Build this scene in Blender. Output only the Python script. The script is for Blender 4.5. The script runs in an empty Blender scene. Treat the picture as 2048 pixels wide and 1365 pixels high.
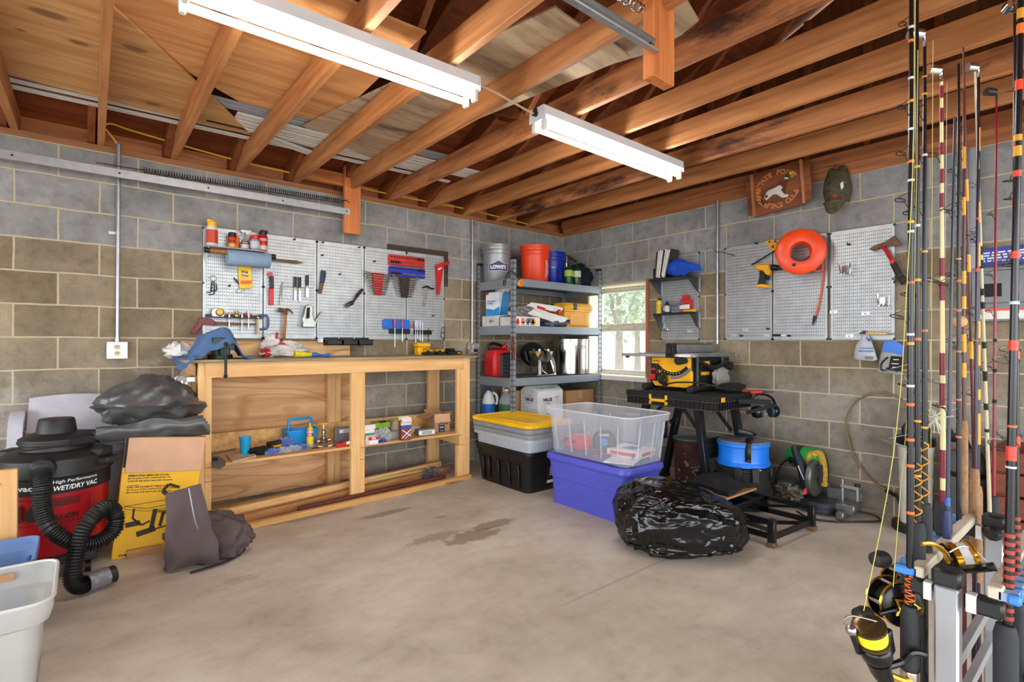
import bpy, bmesh, math, random
from mathutils import Vector as V, Matrix
random.seed(7)
SC = bpy.context.scene
COL = SC.collection
PI = math.pi

# ------------------------------------------------------------------ materials
def srgb(r, g, b):
    return tuple(((c / 255) / 12.92 if c / 255 <= .04045 else ((c / 255 + .055) / 1.055) ** 2.4) for c in (r, g, b)) + (1,)

MATS = {}
def new_mat(name):
    m = bpy.data.materials.new(name); m.use_nodes = True
    nt = m.node_tree
    return m, nt, nt.nodes['Principled BSDF']

def link(nt, a, b): nt.links.new(a, b)

def nd(nt, t, **kw):
    n = nt.nodes.new(t)
    for k, v in kw.items():
        if k.startswith('i_'): n.inputs[int(k[2:])].default_value = v
        else: setattr(n, k, v)
    return n

def math_n(nt, op, a, b=None, c=None):
    n = nt.nodes.new('ShaderNodeMath'); n.operation = op
    for i, x in enumerate((a, b, c)):
        if x is None: continue
        if isinstance(x, (int, float)): n.inputs[i].default_value = x
        else: link(nt, x, n.inputs[i])
    return n.outputs[0]

def ramp(nt, fac, stops):
    r = nt.nodes.new('ShaderNodeValToRGB'); e = r.color_ramp.elements
    while len(e) < len(stops): e.new(.5)
    for i, (p, c) in enumerate(stops):
        e[i].position = p; e[i].color = c
    link(nt, fac, r.inputs[0]); return r.outputs[0]

def mixc(nt, fac, a, b, mode='MIX'):
    n = nt.nodes.new('ShaderNodeMix'); n.data_type = 'RGBA'; n.blend_type = mode
    for s, x in ((n.inputs[0], fac), (n.inputs[6], a), (n.inputs[7], b)):
        if isinstance(x, (int, float, tuple)): s.default_value = x
        else: link(nt, x, s)
    return n.outputs[2]

def ocoord(nt, rnd=True, scale=None):
    tc = nt.nodes.new('ShaderNodeTexCoord'); out = tc.outputs['Object']
    if rnd:
        oi = nt.nodes.new('ShaderNodeObjectInfo')
        a = nd(nt, 'ShaderNodeVectorMath', operation='ADD')
        s = math_n(nt, 'MULTIPLY', oi.outputs['Random'], 23.0)
        link(nt, out, a.inputs[0]); link(nt, s, a.inputs[1]); out = a.outputs[0]
    if scale:
        mp = nd(nt, 'ShaderNodeMapping'); mp.inputs['Scale'].default_value = scale
        link(nt, out, mp.inputs[0]); out = mp.outputs[0]
    return out

def noise(nt, vec, scale, detail=3, rough=.55, dist=0):
    n = nd(nt, 'ShaderNodeTexNoise'); n.inputs['Scale'].default_value = scale
    n.inputs['Detail'].default_value = detail; n.inputs['Roughness'].default_value = rough
    n.inputs['Distortion'].default_value = dist
    if vec is not None: link(nt, vec, n.inputs['Vector'])
    return n.outputs['Fac']

def bump(nt, bsdf, h, strength=.3, dist=.01):
    b = nd(nt, 'ShaderNodeBump'); b.inputs['Strength'].default_value = strength
    b.inputs['Distance'].default_value = dist
    link(nt, h, b.inputs['Height']); link(nt, b.outputs[0], bsdf.inputs['Normal'])

def mat(name, rgb, rough=.5, metal=0, var=.12, nscale=9, bmp=0, bscale=60, coat=0, spec=None):
    """plain surface with a little mottling"""
    if name in MATS: return MATS[name]
    m, nt, b = new_mat(name)
    c = srgb(*rgb)
    if var:
        n = noise(nt, ocoord(nt), nscale, 4)
        lo = tuple(x * (1 - var) for x in c[:3]) + (1,); hi = tuple(min(1, x * (1 + var)) for x in c[:3]) + (1,)
        link(nt, ramp(nt, n, [(.3, lo), (.7, hi)]), b.inputs['Base Color'])
    else: b.inputs['Base Color'].default_value = c
    b.inputs['Roughness'].default_value = rough; b.inputs['Metallic'].default_value = metal
    if spec is not None: b.inputs['Specular IOR Level'].default_value = spec
    if coat: b.inputs['Coat Weight'].default_value = coat
    if bmp: bump(nt, b, noise(nt, ocoord(nt), bscale, 3), bmp, .004)
    MATS[name] = m; return m

def wood(name, light, dark, axis='x', fine=30, lines=7, lscale=1.6, ldark=.5, rough=.65, stain=None, knots=0, kpos=()):
    """long grain along one object axis: fine streaks plus contour (cathedral) lines"""
    if name in MATS: return MATS[name]
    m, nt, b = new_mat(name)
    st = {'x': (.06, 1, 1), 'y': (1, .06, 1), 'z': (1, 1, .06)}[axis]
    s2 = {'x': (.22, 1, 1), 'y': (1, .22, 1), 'z': (1, 1, .22)}[axis]
    f = noise(nt, ocoord(nt, True, st), fine, 6, .6)
    g = noise(nt, ocoord(nt, True, s2), lscale, 2, .45, .3)
    L, D = srgb(*light), srgb(*dark)
    base = ramp(nt, f, [(.3, D), (.62, L)])
    if lines:
        fr = math_n(nt, 'FRACT', math_n(nt, 'MULTIPLY', g, lines * 2.0))
        k = ramp(nt, fr, [(0, (0, 0, 0, 1)), (.66, (0, 0, 0, 1)), (.84, (1, 1, 1, 1)), (.94, (.6, .6, .6, 1)), (1, (0, 0, 0, 1))])
        base = mixc(nt, math_n(nt, 'MULTIPLY', k, ldark), base, D)
    for kx, ky, ka, kb in kpos:
        gp = nt.nodes.new('ShaderNodeNewGeometry'); sp = nt.nodes.new('ShaderNodeSeparateXYZ'); link(nt, gp.outputs['Position'], sp.inputs[0])
        dx = math_n(nt, 'DIVIDE', math_n(nt, 'SUBTRACT', sp.outputs[0], kx), ka); dy = math_n(nt, 'DIVIDE', math_n(nt, 'SUBTRACT', sp.outputs[1], ky), kb)
        dd = math_n(nt, 'ADD', math_n(nt, 'SQRT', math_n(nt, 'ADD', math_n(nt, 'MULTIPLY', dx, dx), math_n(nt, 'MULTIPLY', dy, dy))), math_n(nt, 'MULTIPLY', math_n(nt, 'SUBTRACT', f, .5), .8))
        k = ramp(nt, dd, [(.0, (.9, .9, .9, 1)), (.45, (.75, .75, .75, 1)), (.6, (.25, .25, .25, 1)), (1.0, (0, 0, 0, 1))])
        base = mixc(nt, k, base, tuple(x * .4 for x in D[:3]) + (1,))
    if knots:
        sk = {'x': (.45, 1, 1), 'y': (1, .45, 1), 'z': (1, 1, .45)}[axis]
        vo = nd(nt, 'ShaderNodeTexVoronoi', voronoi_dimensions='2D'); vo.inputs['Scale'].default_value = knots
        link(nt, ocoord(nt, True, sk), vo.inputs['Vector'])
        k = ramp(nt, vo.outputs['Distance'], [(.05, (1, 1, 1, 1)), (.10, (.35, .35, .35, 1)), (.15, (0, 0, 0, 1))])
        base = mixc(nt, math_n(nt, 'MULTIPLY', k, .8), base, tuple(x * .35 for x in D[:3]) + (1,))
    if stain:
        n = noise(nt, ocoord(nt, True, {'x': (.5, 2, 2), 'y': (2, .5, 2), 'z': (2, 2, .5)}[axis]), 2.4, 6, .7)
        base = mixc(nt, ramp(nt, n, [(.52, (0, 0, 0, 1)), (.66, (1, 1, 1, 1))]), base, srgb(*stain))
    link(nt, base, b.inputs['Base Color']); b.inputs['Roughness'].default_value = rough
    bump(nt, b, f, .15, .002)
    MATS[name] = m; return m

def clear(name, rgb, alpha=.3, rough=.25):
    """thin milky or clear plastic: part see-through, part diffuse"""
    if name in MATS: return MATS[name]
    m, nt, b = new_mat(name)
    b.inputs['Base Color'].default_value = srgb(*rgb); b.inputs['Roughness'].default_value = rough
    b.inputs['Alpha'].default_value = alpha
    MATS[name] = m; return m

def emit(name, rgb, s):
    m, nt, b = new_mat(name)
    b.inputs['Base Color'].default_value = (.8, .8, .8, 1)
    b.inputs['Emission Color'].default_value = srgb(*rgb); b.inputs['Emission Strength'].default_value = s
    return m

# ------------------------------------------------------------------ mesh builder
def frame(d):
    d = V(d).normalized(); a = V((0, 0, 1)) if abs(d.z) < .9 else V((1, 0, 0))
    u = d.cross(a).normalized(); return u, u.cross(d).normalized() * -1

class MB:
    def __init__(s): s.v = []; s.f = []
    def add(s, vs, fs):
        b = len(s.v); s.v += [V(p) for p in vs]; s.f += [tuple(b + i for i in f) for f in fs]; return s
    def bb(s, lo, hi):
        x, y, z = lo; X, Y, Z = hi
        return s.add([(x, y, z), (X, y, z), (X, Y, z), (x, Y, z), (x, y, Z), (X, y, Z), (X, Y, Z), (x, Y, Z)],
                     [(3, 2, 1, 0), (4, 5, 6, 7), (0, 1, 5, 4), (1, 2, 6, 5), (2, 3, 7, 6), (3, 0, 4, 7)])
    def box(s, c, size, rot=(0, 0, 0)):
        from mathutils import Euler
        m = Euler(rot).to_matrix(); c = V(c); h = V(size) / 2
        n = len(s.v); s.bb((-h.x, -h.y, -h.z), (h.x, h.y, h.z))
        for i in range(n, len(s.v)): s.v[i] = m @ s.v[i] + c
        return s
    def bar(s, p0, p1, w, h, up=(0, 0, 1)):
        """beam from p0 to p1; w across, h along up"""
        p0, p1 = V(p0), V(p1); d = (p1 - p0).normalized(); u = d.cross(V(up)).normalized(); w2 = u * w / 2; h2 = u.cross(d) * h / 2
        q = [p + a * w2 + b * h2 for p in (p0, p1) for a, b in ((-1, -1), (1, -1), (1, 1), (-1, 1))]
        return s.add(q, [(3, 2, 1, 0), (4, 5, 6, 7), (0, 1, 5, 4), (1, 2, 6, 5), (2, 3, 7, 6), (3, 0, 4, 7)])
    def loft(s, rings, cap0=True, cap1=True, closed=False):
        n = len(rings[0]); b = len(s.v)
        for r in rings: s.v += [V(p) for p in r]
        m = len(rings)
        for i in range(m if closed else m - 1):
            A = b + i * n; B = b + ((i + 1) % m) * n
            for j in range(n): s.f.append((A + j, A + (j + 1) % n, B + (j + 1) % n, B + j))
        if not closed:
            if cap0: s.f.append(tuple(b + j for j in reversed(range(n))))
            if cap1: s.f.append(tuple(b + (m - 1) * n + j for j in range(n)))
        return s
    def cyl(s, p0, p1, r0, r1=None, n=14, cap=True):
        p0, p1 = V(p0), V(p1); r1 = r0 if r1 is None else r1; u, w = frame(p1 - p0)
        return s.loft([[p + u * r * math.cos(2 * PI * i / n) + w * r * math.sin(2 * PI * i / n) for i in range(n)] for p, r in ((p0, r0), (p1, r1))], cap, cap)
    def tube(s, pts, r, n=8, closed=False, sub=0, flat=1):
        pts = [V(p) for p in pts]
        if sub: pts = spline(pts, sub, closed)
        m = len(pts); rings = []; u = None
        for i, p in enumerate(pts):
            a = pts[(i - 1) % m] if closed or i else p; c = pts[(i + 1) % m] if closed or i < m - 1 else p
            d = (c - a).normalized()
            if u is None: u = frame(d)[0]
            u = (u - d * u.dot(d)).normalized(); w = d.cross(u)
            rr = r(i / (m - 1)) if callable(r) else r
            rings.append([p + u * rr * math.cos(2 * PI * k / n) + w * rr * flat * math.sin(2 * PI * k / n) for k in range(n)])
        return s.loft(rings, closed=closed)
    def lathe(s, prof, c=(0, 0, 0), n=28, axis=(0, 0, 1), cap0=True, cap1=True):
        c = V(c); d = V(axis).normalized(); u, w = frame(d)
        return s.loft([[c + d * z + u * max(r, 1e-4) * math.cos(2 * PI * i / n) + w * max(r, 1e-4) * math.sin(2 * PI * i / n) for i in range(n)] for r, z in prof], cap0, cap1)
    def prism(s, poly, o, u, v, th):
        """polygon (a,b) in the plane o+a*u+b*v, thickened by th along u x v"""
        o, u, v = V(o), V(u), V(v); w = u.cross(v).normalized() * th
        r0 = [o + u * a + v * b for a, b in poly]
        return s.loft([r0, [p + w for p in r0]])
    def sph(s, c, r, n=14, m=9):
        c = V(c); r = V((r, r, r)) if isinstance(r, (int, float)) else V(r)
        rings = [[c + V((r.x * math.sin(t) * math.cos(2 * PI * i / n), r.y * math.sin(t) * math.sin(2 * PI * i / n), -r.z * math.cos(t))) for i in range(n)]
                 for t in [max(.02, min(PI - .02, PI * k / m)) for k in range(m + 1)]]
        return s.loft(rings)
    def grid(s, fn, nu, nv):
        b = len(s.v)
        s.v += [V(fn(i / nu, j / nv)) for i in range(nu + 1) for j in range(nv + 1)]
        s.f += [(b + i * (nv + 1) + j, b + (i + 1) * (nv + 1) + j, b + (i + 1) * (nv + 1) + j + 1, b + i * (nv + 1) + j + 1) for i in range(nu) for j in range(nv)]
        return s
    def sheet(s, fn, nu, nv, th):
        """a closed skin: fn(u,v) and the same surface pushed th along its normal"""
        P = [[V(fn(i / nu, j / nv)) for j in range(nv + 1)] for i in range(nu + 1)]
        def nrm(i, j):
            a = P[min(i + 1, nu)][j] - P[max(i - 1, 0)][j]; c = P[i][min(j + 1, nv)] - P[i][max(j - 1, 0)]
            n = a.cross(c); return n.normalized() if n.length > 1e-9 else V((0, 0, 1))
        Q = [[P[i][j] + nrm(i, j) * th for j in range(nv + 1)] for i in range(nu + 1)]
        b = len(s.v); W = nv + 1; o = (nu + 1) * W
        s.v += [p for r in P for p in r] + [p for r in Q for p in r]
        I = lambda i, j: b + i * W + j
        for i in range(nu):
            for j in range(nv):
                s.f.append((I(i, j), I(i, j + 1), I(i + 1, j + 1), I(i + 1, j))); s.f.append((o + I(i, j), o + I(i + 1, j), o + I(i + 1, j + 1), o + I(i, j + 1)))
        for i in range(nu):
            s.f.append((I(i, 0), I(i + 1, 0), o + I(i + 1, 0), o + I(i, 0))); s.f.append((I(i + 1, nv), I(i, nv), o + I(i, nv), o + I(i + 1, nv)))
        for j in range(nv):
            s.f.append((I(0, j + 1), I(0, j), o + I(0, j), o + I(0, j + 1))); s.f.append((I(nu, j), I(nu, j + 1), o + I(nu, j + 1), o + I(nu, j)))
        return s
    def xf(s, m):
        s.v = [m @ p for p in s.v]; return s

def spline(p, sub, closed=False):
    out = []; n = len(p)
    for i in range(n if closed else n - 1):
        a, b, c, d = (p[(i - 1) % n], p[i], p[(i + 1) % n], p[(i + 2) % n]) if closed else (p[max(i - 1, 0)], p[i], p[i + 1], p[min(i + 2, n - 1)])
        for k in range(sub):
            t = k / sub
            out.append(.5 * ((2 * b) + (c - a) * t + (2 * a - 5 * b + 4 * c - d) * t * t + (3 * b - a - 3 * c + d) * t ** 3))
    if not closed: out.append(p[-1])
    return out

def rrect(w, d, r, z=0, n=4, c=(0, 0)):
    """rounded rectangle ring, counter-clockwise"""
    out = []
    for (sx, sy, a0) in ((1, 1, 0), (-1, 1, 90), (-1, -1, 180), (1, -1, 270)):
        for k in range(n + 1):
            a = math.radians(a0 + 90 * k / n)
            out.append((c[0] + sx * (w / 2 - r) + r * math.cos(a), c[1] + sy * (d / 2 - r) + r * math.sin(a), z))
    return out

def mesh(name, mb, m, bev=0, smooth=38, seg=1):
    me = bpy.data.meshes.new(name)
    me.from_pydata([tuple(p) for p in mb.v], [], mb.f)
    bm = bmesh.new(); bm.from_mesh(me)
    bmesh.ops.recalc_face_normals(bm, faces=bm.faces)
    if bev:
        es = [e for e in bm.edges if len(e.link_faces) == 2 and e.calc_face_angle(0) > .6]
        bmesh.ops.bevel(bm, geom=es, offset=bev, segments=seg, affect='EDGES', profile=.5, clamp_overlap=True)
    bm.to_mesh(me); bm.free()
    if smooth:
        me.polygons.foreach_set('use_smooth', [True] * len(me.polygons))
        me.set_sharp_from_angle(angle=math.radians(smooth))
    me.materials.append(m)
    return me

WM = {}
def T(name, label, cat, loc=(0, 0, 0), rz=0, group=None):
    """a thing made of parts: an Empty at its base"""
    o = bpy.data.objects.new(name, None); COL.objects.link(o); o.empty_display_size = .05
    o.location = loc; o.rotation_euler = (0, 0, rz)
    o['label'] = label; o['category'] = cat
    if group: o['group'] = group
    WM[o.name] = Matrix.Translation(V(loc)) @ Matrix.Rotation(rz, 4, 'Z')
    return o

def P(parent, name, mb, m, label=None, bev=0, smooth=38, local=False, kind=None):
    """a part (or sub-part) of a thing; world coordinates unless local"""
    W = WM[parent.name]
    if not local:
        Wi = W.inverted(); mb.v = [Wi @ V(p) for p in mb.v]
    o = bpy.data.objects.new(name, mesh(name, mb, m, bev, smooth)); COL.objects.link(o); o.parent = parent
    if label: o['label'] = label
    if kind: o['kind'] = kind
    WM[o.name] = W
    return o

def M(name, label, cat, mb, m, group=None, bev=0, smooth=38, kind=None):
    """a thing that is one mesh, origin at its base; built in world coordinates"""
    xs, ys, zs = zip(*[tuple(p) for p in mb.v])
    c = V(((min(xs) + max(xs)) / 2, (min(ys) + max(ys)) / 2, min(zs)))
    mb.v = [V(p) - c for p in mb.v]
    o = bpy.data.objects.new(name, mesh(name, mb, m, bev, smooth)); COL.objects.link(o); o.location = c
    if label: o['label'] = label
    if cat: o['category'] = cat
    if group: o['group'] = group
    if kind: o['kind'] = kind
    WM[o.name] = Matrix.Translation(c)
    return o

def S(name, mb, m, bev=0, smooth=0, origin=True):
    if origin: return M(name, None, None, mb, m, bev=bev, smooth=smooth, kind='structure')
    o = bpy.data.objects.new(name, mesh(name, mb, m, bev, smooth)); COL.objects.link(o); o['kind'] = 'structure'
    WM[o.name] = Matrix.Identity(4); return o

def copy_thing(o, loc, rz=None, label=None):
    """copy a thing, its parts and their sub-parts"""
    r = o.copy(); COL.objects.link(r); r.location = loc
    if rz is not None: r.rotation_euler = (0, 0, rz)
    if label: r['label'] = label
    for c in list(o.children):
        d = c.copy(); COL.objects.link(d); d.parent = r
        for g in list(c.children):
            h = g.copy(); COL.objects.link(h); h.parent = d
    WM[r.name] = Matrix.Translation(V(loc)) @ Matrix.Rotation(r.rotation_euler.z, 4, 'Z')
    return r

_tc = {}
def text_geo(body, bold=0, spacing=1):
    k = (body, bold, spacing)
    if body[0] == '~' and k not in _tc:
        n = int(body[1:]); r = random.Random(n); vs, fs = [], []
        for i in range(n):
            x = 0
            while x < 1:
                e = min(1, x + r.uniform(.05, .16)); b = len(vs); vs += [(x, i + .2, 0), (e, i + .2, 0), (e, i + .8, 0), (x, i + .8, 0)]; fs.append((b, b + 1, b + 2, b + 3)); x = e + .03
        _tc[k] = (vs, fs)
    if k not in _tc:
        cu = bpy.data.curves.new('t', 'FONT'); cu.body = body; cu.resolution_u = 2; cu.offset = bold; cu.space_character = spacing; cu.fill_mode = 'FRONT'
        ob = bpy.data.objects.new('t', cu); me = bpy.data.meshes.new_from_object(ob)
        vs = [tuple(v.co) for v in me.vertices]; fs = [tuple(p.vertices) for p in me.polygons]
        bpy.data.objects.remove(ob); bpy.data.curves.remove(cu); bpy.data.meshes.remove(me)
        _tc[k] = (vs, fs)
    return _tc[k]

def letters(mb, body, o, u, v, w=None, h=None, bold=0, shear=0, fn=None):
    """flat print of body centred at o, in the plane of u (reading direction) and v (up), fitted to width w and/or height h"""
    vs, fs = text_geo(body, bold)
    x0, x1 = min(p[0] for p in vs), max(p[0] for p in vs); y0, y1 = min(p[1] for p in vs), max(p[1] for p in vs)
    sx = w / (x1 - x0) if w else None; sy = h / (y1 - y0) if h else None
    sx = sx or sy; sy = sy or sx
    o, u, v = V(o), V(u).normalized(), V(v).normalized(); pts = []
    for p in vs:
        b = (p[1] - (y0 + y1) / 2) * sy; a = (p[0] - (x0 + x1) / 2) * sx + shear * b
        pts.append(fn(a, b) if fn else o + u * a + v * b)
    return mb.add(pts, fs)

# ------------------------------------------------------------------ camera, world, look
cam = bpy.data.cameras.new('camera'); co = bpy.data.objects.new('camera', cam); COL.objects.link(co)
cam.sensor_width = 36; cam.lens = 1039.05 * 36 / 2048; cam.clip_start = .05; cam.clip_end = 200
yaw, pit, rol = math.radians(39.45687), math.radians(.22176), math.radians(-.17349)
Fw = V((math.sin(yaw) * math.cos(pit), math.cos(yaw) * math.cos(pit), math.sin(pit)))
Rg = V((math.cos(yaw), -math.sin(yaw), 0)); Up = Rg.cross(Fw)
R2 = Rg * math.cos(rol) - Up * math.sin(rol); U2 = Up * math.cos(rol) + Rg * math.sin(rol)
mw = Matrix((R2, U2, -Fw)).transposed().to_4x4(); mw.translation = (-4.34932, -4.33794, 1.19159)
co.matrix_world = mw; SC.camera = co
SC.view_settings.view_transform = 'Standard'; SC.view_settings.look = 'None'
SC.view_settings.exposure = -0.04; SC.view_settings.gamma = 1; SC.view_settings.use_curve_mapping = False
w = bpy.data.worlds.new('sky'); SC.world = w; w.use_nodes = True
bg = w.node_tree.nodes['Background']; bg.inputs[0].default_value = (.88, .94, 1, 1); bg.inputs[1].default_value = 7

# ------------------------------------------------------------------ shared materials
GALV = mat('galvanised', (176, 180, 184), .38, .85, .1, 25)
STEEL = mat('steel', (190, 190, 188), .25, 1, .05)
CHROME = mat('chrome', (225, 225, 222), .1, 1, 0)
DARKM = mat('dark_metal', (52, 50, 48), .45, .7, .15)
RUST = mat('rusty_steel', (112, 84, 62), .6, .5, .25, 40)
BLACK = mat('black_plastic', (22, 22, 23), .42, 0, .1)
BLACKM = mat('black_matt', (20, 20, 21), .75, 0, .15)
RUBBER = mat('black_rubber', (28, 27, 26), .6, 0, .15)
RED = mat('red_plastic', (206, 26, 28), .35, 0, .05)
YEL = mat('yellow_plastic', (245, 184, 20), .4, 0, .05)
ORA = mat('orange_plastic', (240, 74, 22), .38, 0, .05)
BLU = mat('blue_plastic', (18, 88, 190), .4, 0, .05)
WHITE = mat('white_plastic', (232, 232, 230), .4, 0, .04)
CREAM = mat('cream_paint', (226, 220, 196), .6, 0, .08, 12)
PAPER = mat('paper', (236, 234, 228), .8, 0, .05)
INKK = mat('black_print', (18, 18, 18), .7, 0, 0)
INKW = mat('white_print', (240, 240, 240), .6, 0, 0)
INKR = mat('red_print', (200, 24, 30), .6, 0, 0)
INKB = mat('blue_print', (24, 50, 150), .6, 0, 0)
CARD = mat('cardboard', (176, 134, 92), .85, 0, .1, 12)
TAN_ = mat('bare_cardboard', (205, 160, 128), .85, 0, .05, 12)
def _k(p, a, b): return (p[0], p[1], a, b)
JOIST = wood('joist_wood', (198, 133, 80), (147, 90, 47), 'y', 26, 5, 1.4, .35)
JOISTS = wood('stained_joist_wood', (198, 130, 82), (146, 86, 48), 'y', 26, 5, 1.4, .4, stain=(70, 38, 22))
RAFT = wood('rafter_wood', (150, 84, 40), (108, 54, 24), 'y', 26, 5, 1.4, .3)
PLATE = wood('plate_wood', (168, 112, 66), (124, 76, 40), 'x', 26, 4, 1.2, .3)
PLATEY = wood('gable_plate_wood', (176, 110, 64), (126, 72, 38), 'y', 26, 4, 1.2, .3)
PINEX = wood('pine_rails', (236, 190, 130), (214, 158, 96), 'x', 26, 4, 1.3, .35)
PINEY = wood('pine_cross', (236, 190, 130), (214, 158, 96), 'y', 26, 4, 1.3, .35)
PINEZ = wood('pine_posts', (238, 194, 134), (216, 162, 100), 'z', 26, 4, 1.3, .35)
PLYX = wood('fir_plywood', (244, 200, 146), (206, 142, 84), 'x', 14, 7, 2.3, .85)
PLYC = wood('ceiling_plywood', (234, 178, 116), (200, 132, 74), 'x', 16, 10, 1.5, .55)
PLYK = wood('knotty_plywood', (226, 178, 118), (188, 134, 80), 'x', 16, 8, 1.2, .5, kpos=[_k((-4.48, -1.306, 2.62), .13, .06), _k((-4.378, -1.106, 2.62), .07, .035), _k((-4.166, -1.217, 2.62), .10, .05), _k((-4.038, -0.565, 2.62), .06, .04), _k((-4.584, -1.069, 2.62), .04, .02)])
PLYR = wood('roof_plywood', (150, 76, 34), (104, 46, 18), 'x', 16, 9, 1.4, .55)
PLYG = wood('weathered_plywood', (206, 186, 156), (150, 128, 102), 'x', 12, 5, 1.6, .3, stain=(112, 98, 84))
OAKZ = wood('handle_wood', (186, 116, 58), (140, 80, 36), 'z', 40, 3, 3, .3)

def block_mat(name, axis, shift):
    m, nt, b = new_mat(name)
    g = nt.nodes.new('ShaderNodeNewGeometry'); sp = nt.nodes.new('ShaderNodeSeparateXYZ'); link(nt, g.outputs['Position'], sp.inputs[0])
    cb = nt.nodes.new('ShaderNodeCombineXYZ')
    wob = noise(nt, g.outputs['Position'], 3.5, 2)
    link(nt, math_n(nt, 'ADD', math_n(nt, 'ADD', sp.outputs[axis], shift), math_n(nt, 'MULTIPLY', math_n(nt, 'SUBTRACT', wob, .5), .012)), cb.inputs[0])
    link(nt, math_n(nt, 'ADD', sp.outputs[2], math_n(nt, 'MULTIPLY', math_n(nt, 'SUBTRACT', wob, .5), .016)), cb.inputs[1])
    br = nd(nt, 'ShaderNodeTexBrick', offset=.5, offset_frequency=2, squash=1)
    br.inputs['Scale'].default_value = 1; br.inputs['Mortar Size'].default_value = .0065; br.inputs['Mortar Smooth'].default_value = .35
    br.inputs['Bias'].default_value = 0; br.inputs['Brick Width'].default_value = .4064; br.inputs['Row Height'].default_value = .2032
    br.inputs['Color1'].default_value = (0, 0, 0, 1); br.inputs['Color2'].default_value = (1, 1, 1, 1); br.inputs['Mortar'].default_value = (.5, .5, .5, 1)
    link(nt, cb.outputs[0], br.inputs['Vector'])
    zz = math_n(nt, 'DIVIDE', sp.outputs[2], 2.4384)
    def band(g1, tan, low):
        return ramp(nt, zz, [(.0, low), (.33, low), (.43, tan), (.744, tan), (.7505, g1)])
    c1 = band(srgb(142, 141, 140), srgb(124, 109, 84), srgb(130, 122, 110))
    c2 = band(srgb(152, 151, 151), srgb(151, 137, 114), srgb(151, 142, 130))
    col = mixc(nt, br.outputs['Color'], c1, c2)
    fine = noise(nt, g.outputs['Position'], 150, 3, .75)
    big = noise(nt, g.outputs['Position'], 2.6, 5, .6)
    col = mixc(nt, .9, col, ramp(nt, big, [(.3, (.34, .34, .34, 1)), (.7, (.62, .62, .62, 1))]), 'OVERLAY')
    mid = noise(nt, g.outputs['Position'], 13, 6, .7)
    col = mixc(nt, .8, col, ramp(nt, mid, [(.32, (.33, .33, .34, 1)), (.5, (.5, .5, .5, 1)), (.7, (.62, .61, .6, 1))]), 'OVERLAY')
    # bare block is pitted and speckled, the coated upper courses are not
    pit = ramp(nt, fine, [(.33, (.25, .23, .20, 1)), (.45, (.5, .5, .5, 1)), (.62, (.56, .56, .56, 1)), (.75, (.75, .74, .72, 1))])
    bare = ramp(nt, zz, [(.744, (1, 1, 1, 1)), (.7505, (.18, .18, .18, 1))])
    col = mixc(nt, math_n(nt, 'MULTIPLY', bare, .8), col, pit, 'OVERLAY')
    vo = noise(nt, g.outputs['Position'], 22, 3, .6)
    spots = ramp(nt, vo, [(.27, (1, 1, 1, 1)), (.31, (0, 0, 0, 1))])
    col = mixc(nt, math_n(nt, 'MULTIPLY', math_n(nt, 'MULTIPLY', spots, bare), .75), col, srgb(52, 46, 40))
    mort = mixc(nt, noise(nt, g.outputs['Position'], 30, 4), srgb(178, 160, 130), srgb(206, 192, 164))
    col = mixc(nt, br.outputs['Fac'], col, mort)
    # white bloom of old lime wash low on the wall
    eff = ramp(nt, noise(nt, g.outputs['Position'], 2.2, 8, .68), [(.55, (0, 0, 0, 1)), (.70, (1, 1, 1, 1))])
    lowm = ramp(nt, zz, [(.12, (.0, .0, .0, 1)), (.25, (.75, .75, .75, 1)), (.44, (.75, .75, .75, 1)), (.5, (0, 0, 0, 1))])
    col = mixc(nt, math_n(nt, 'MULTIPLY', eff, math_n(nt, 'MULTIPLY', lowm, .8 if axis == 0 else .25)), col, srgb(196, 192, 184))
    link(nt, col, b.inputs['Base Color']); b.inputs['Roughness'].default_value = .9
    h = math_n(nt, 'ADD', math_n(nt, 'MULTIPLY', br.outputs['Fac'], -1.0), math_n(nt, 'MULTIPLY', math_n(nt, 'MULTIPLY', fine, bare), .35))
    bump(nt, b, h, .55, .006)
    return m
BLK_B = block_mat('block_back', 0, .0096)
BLK_R = block_mat('block_right', 1, .5935)

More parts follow.
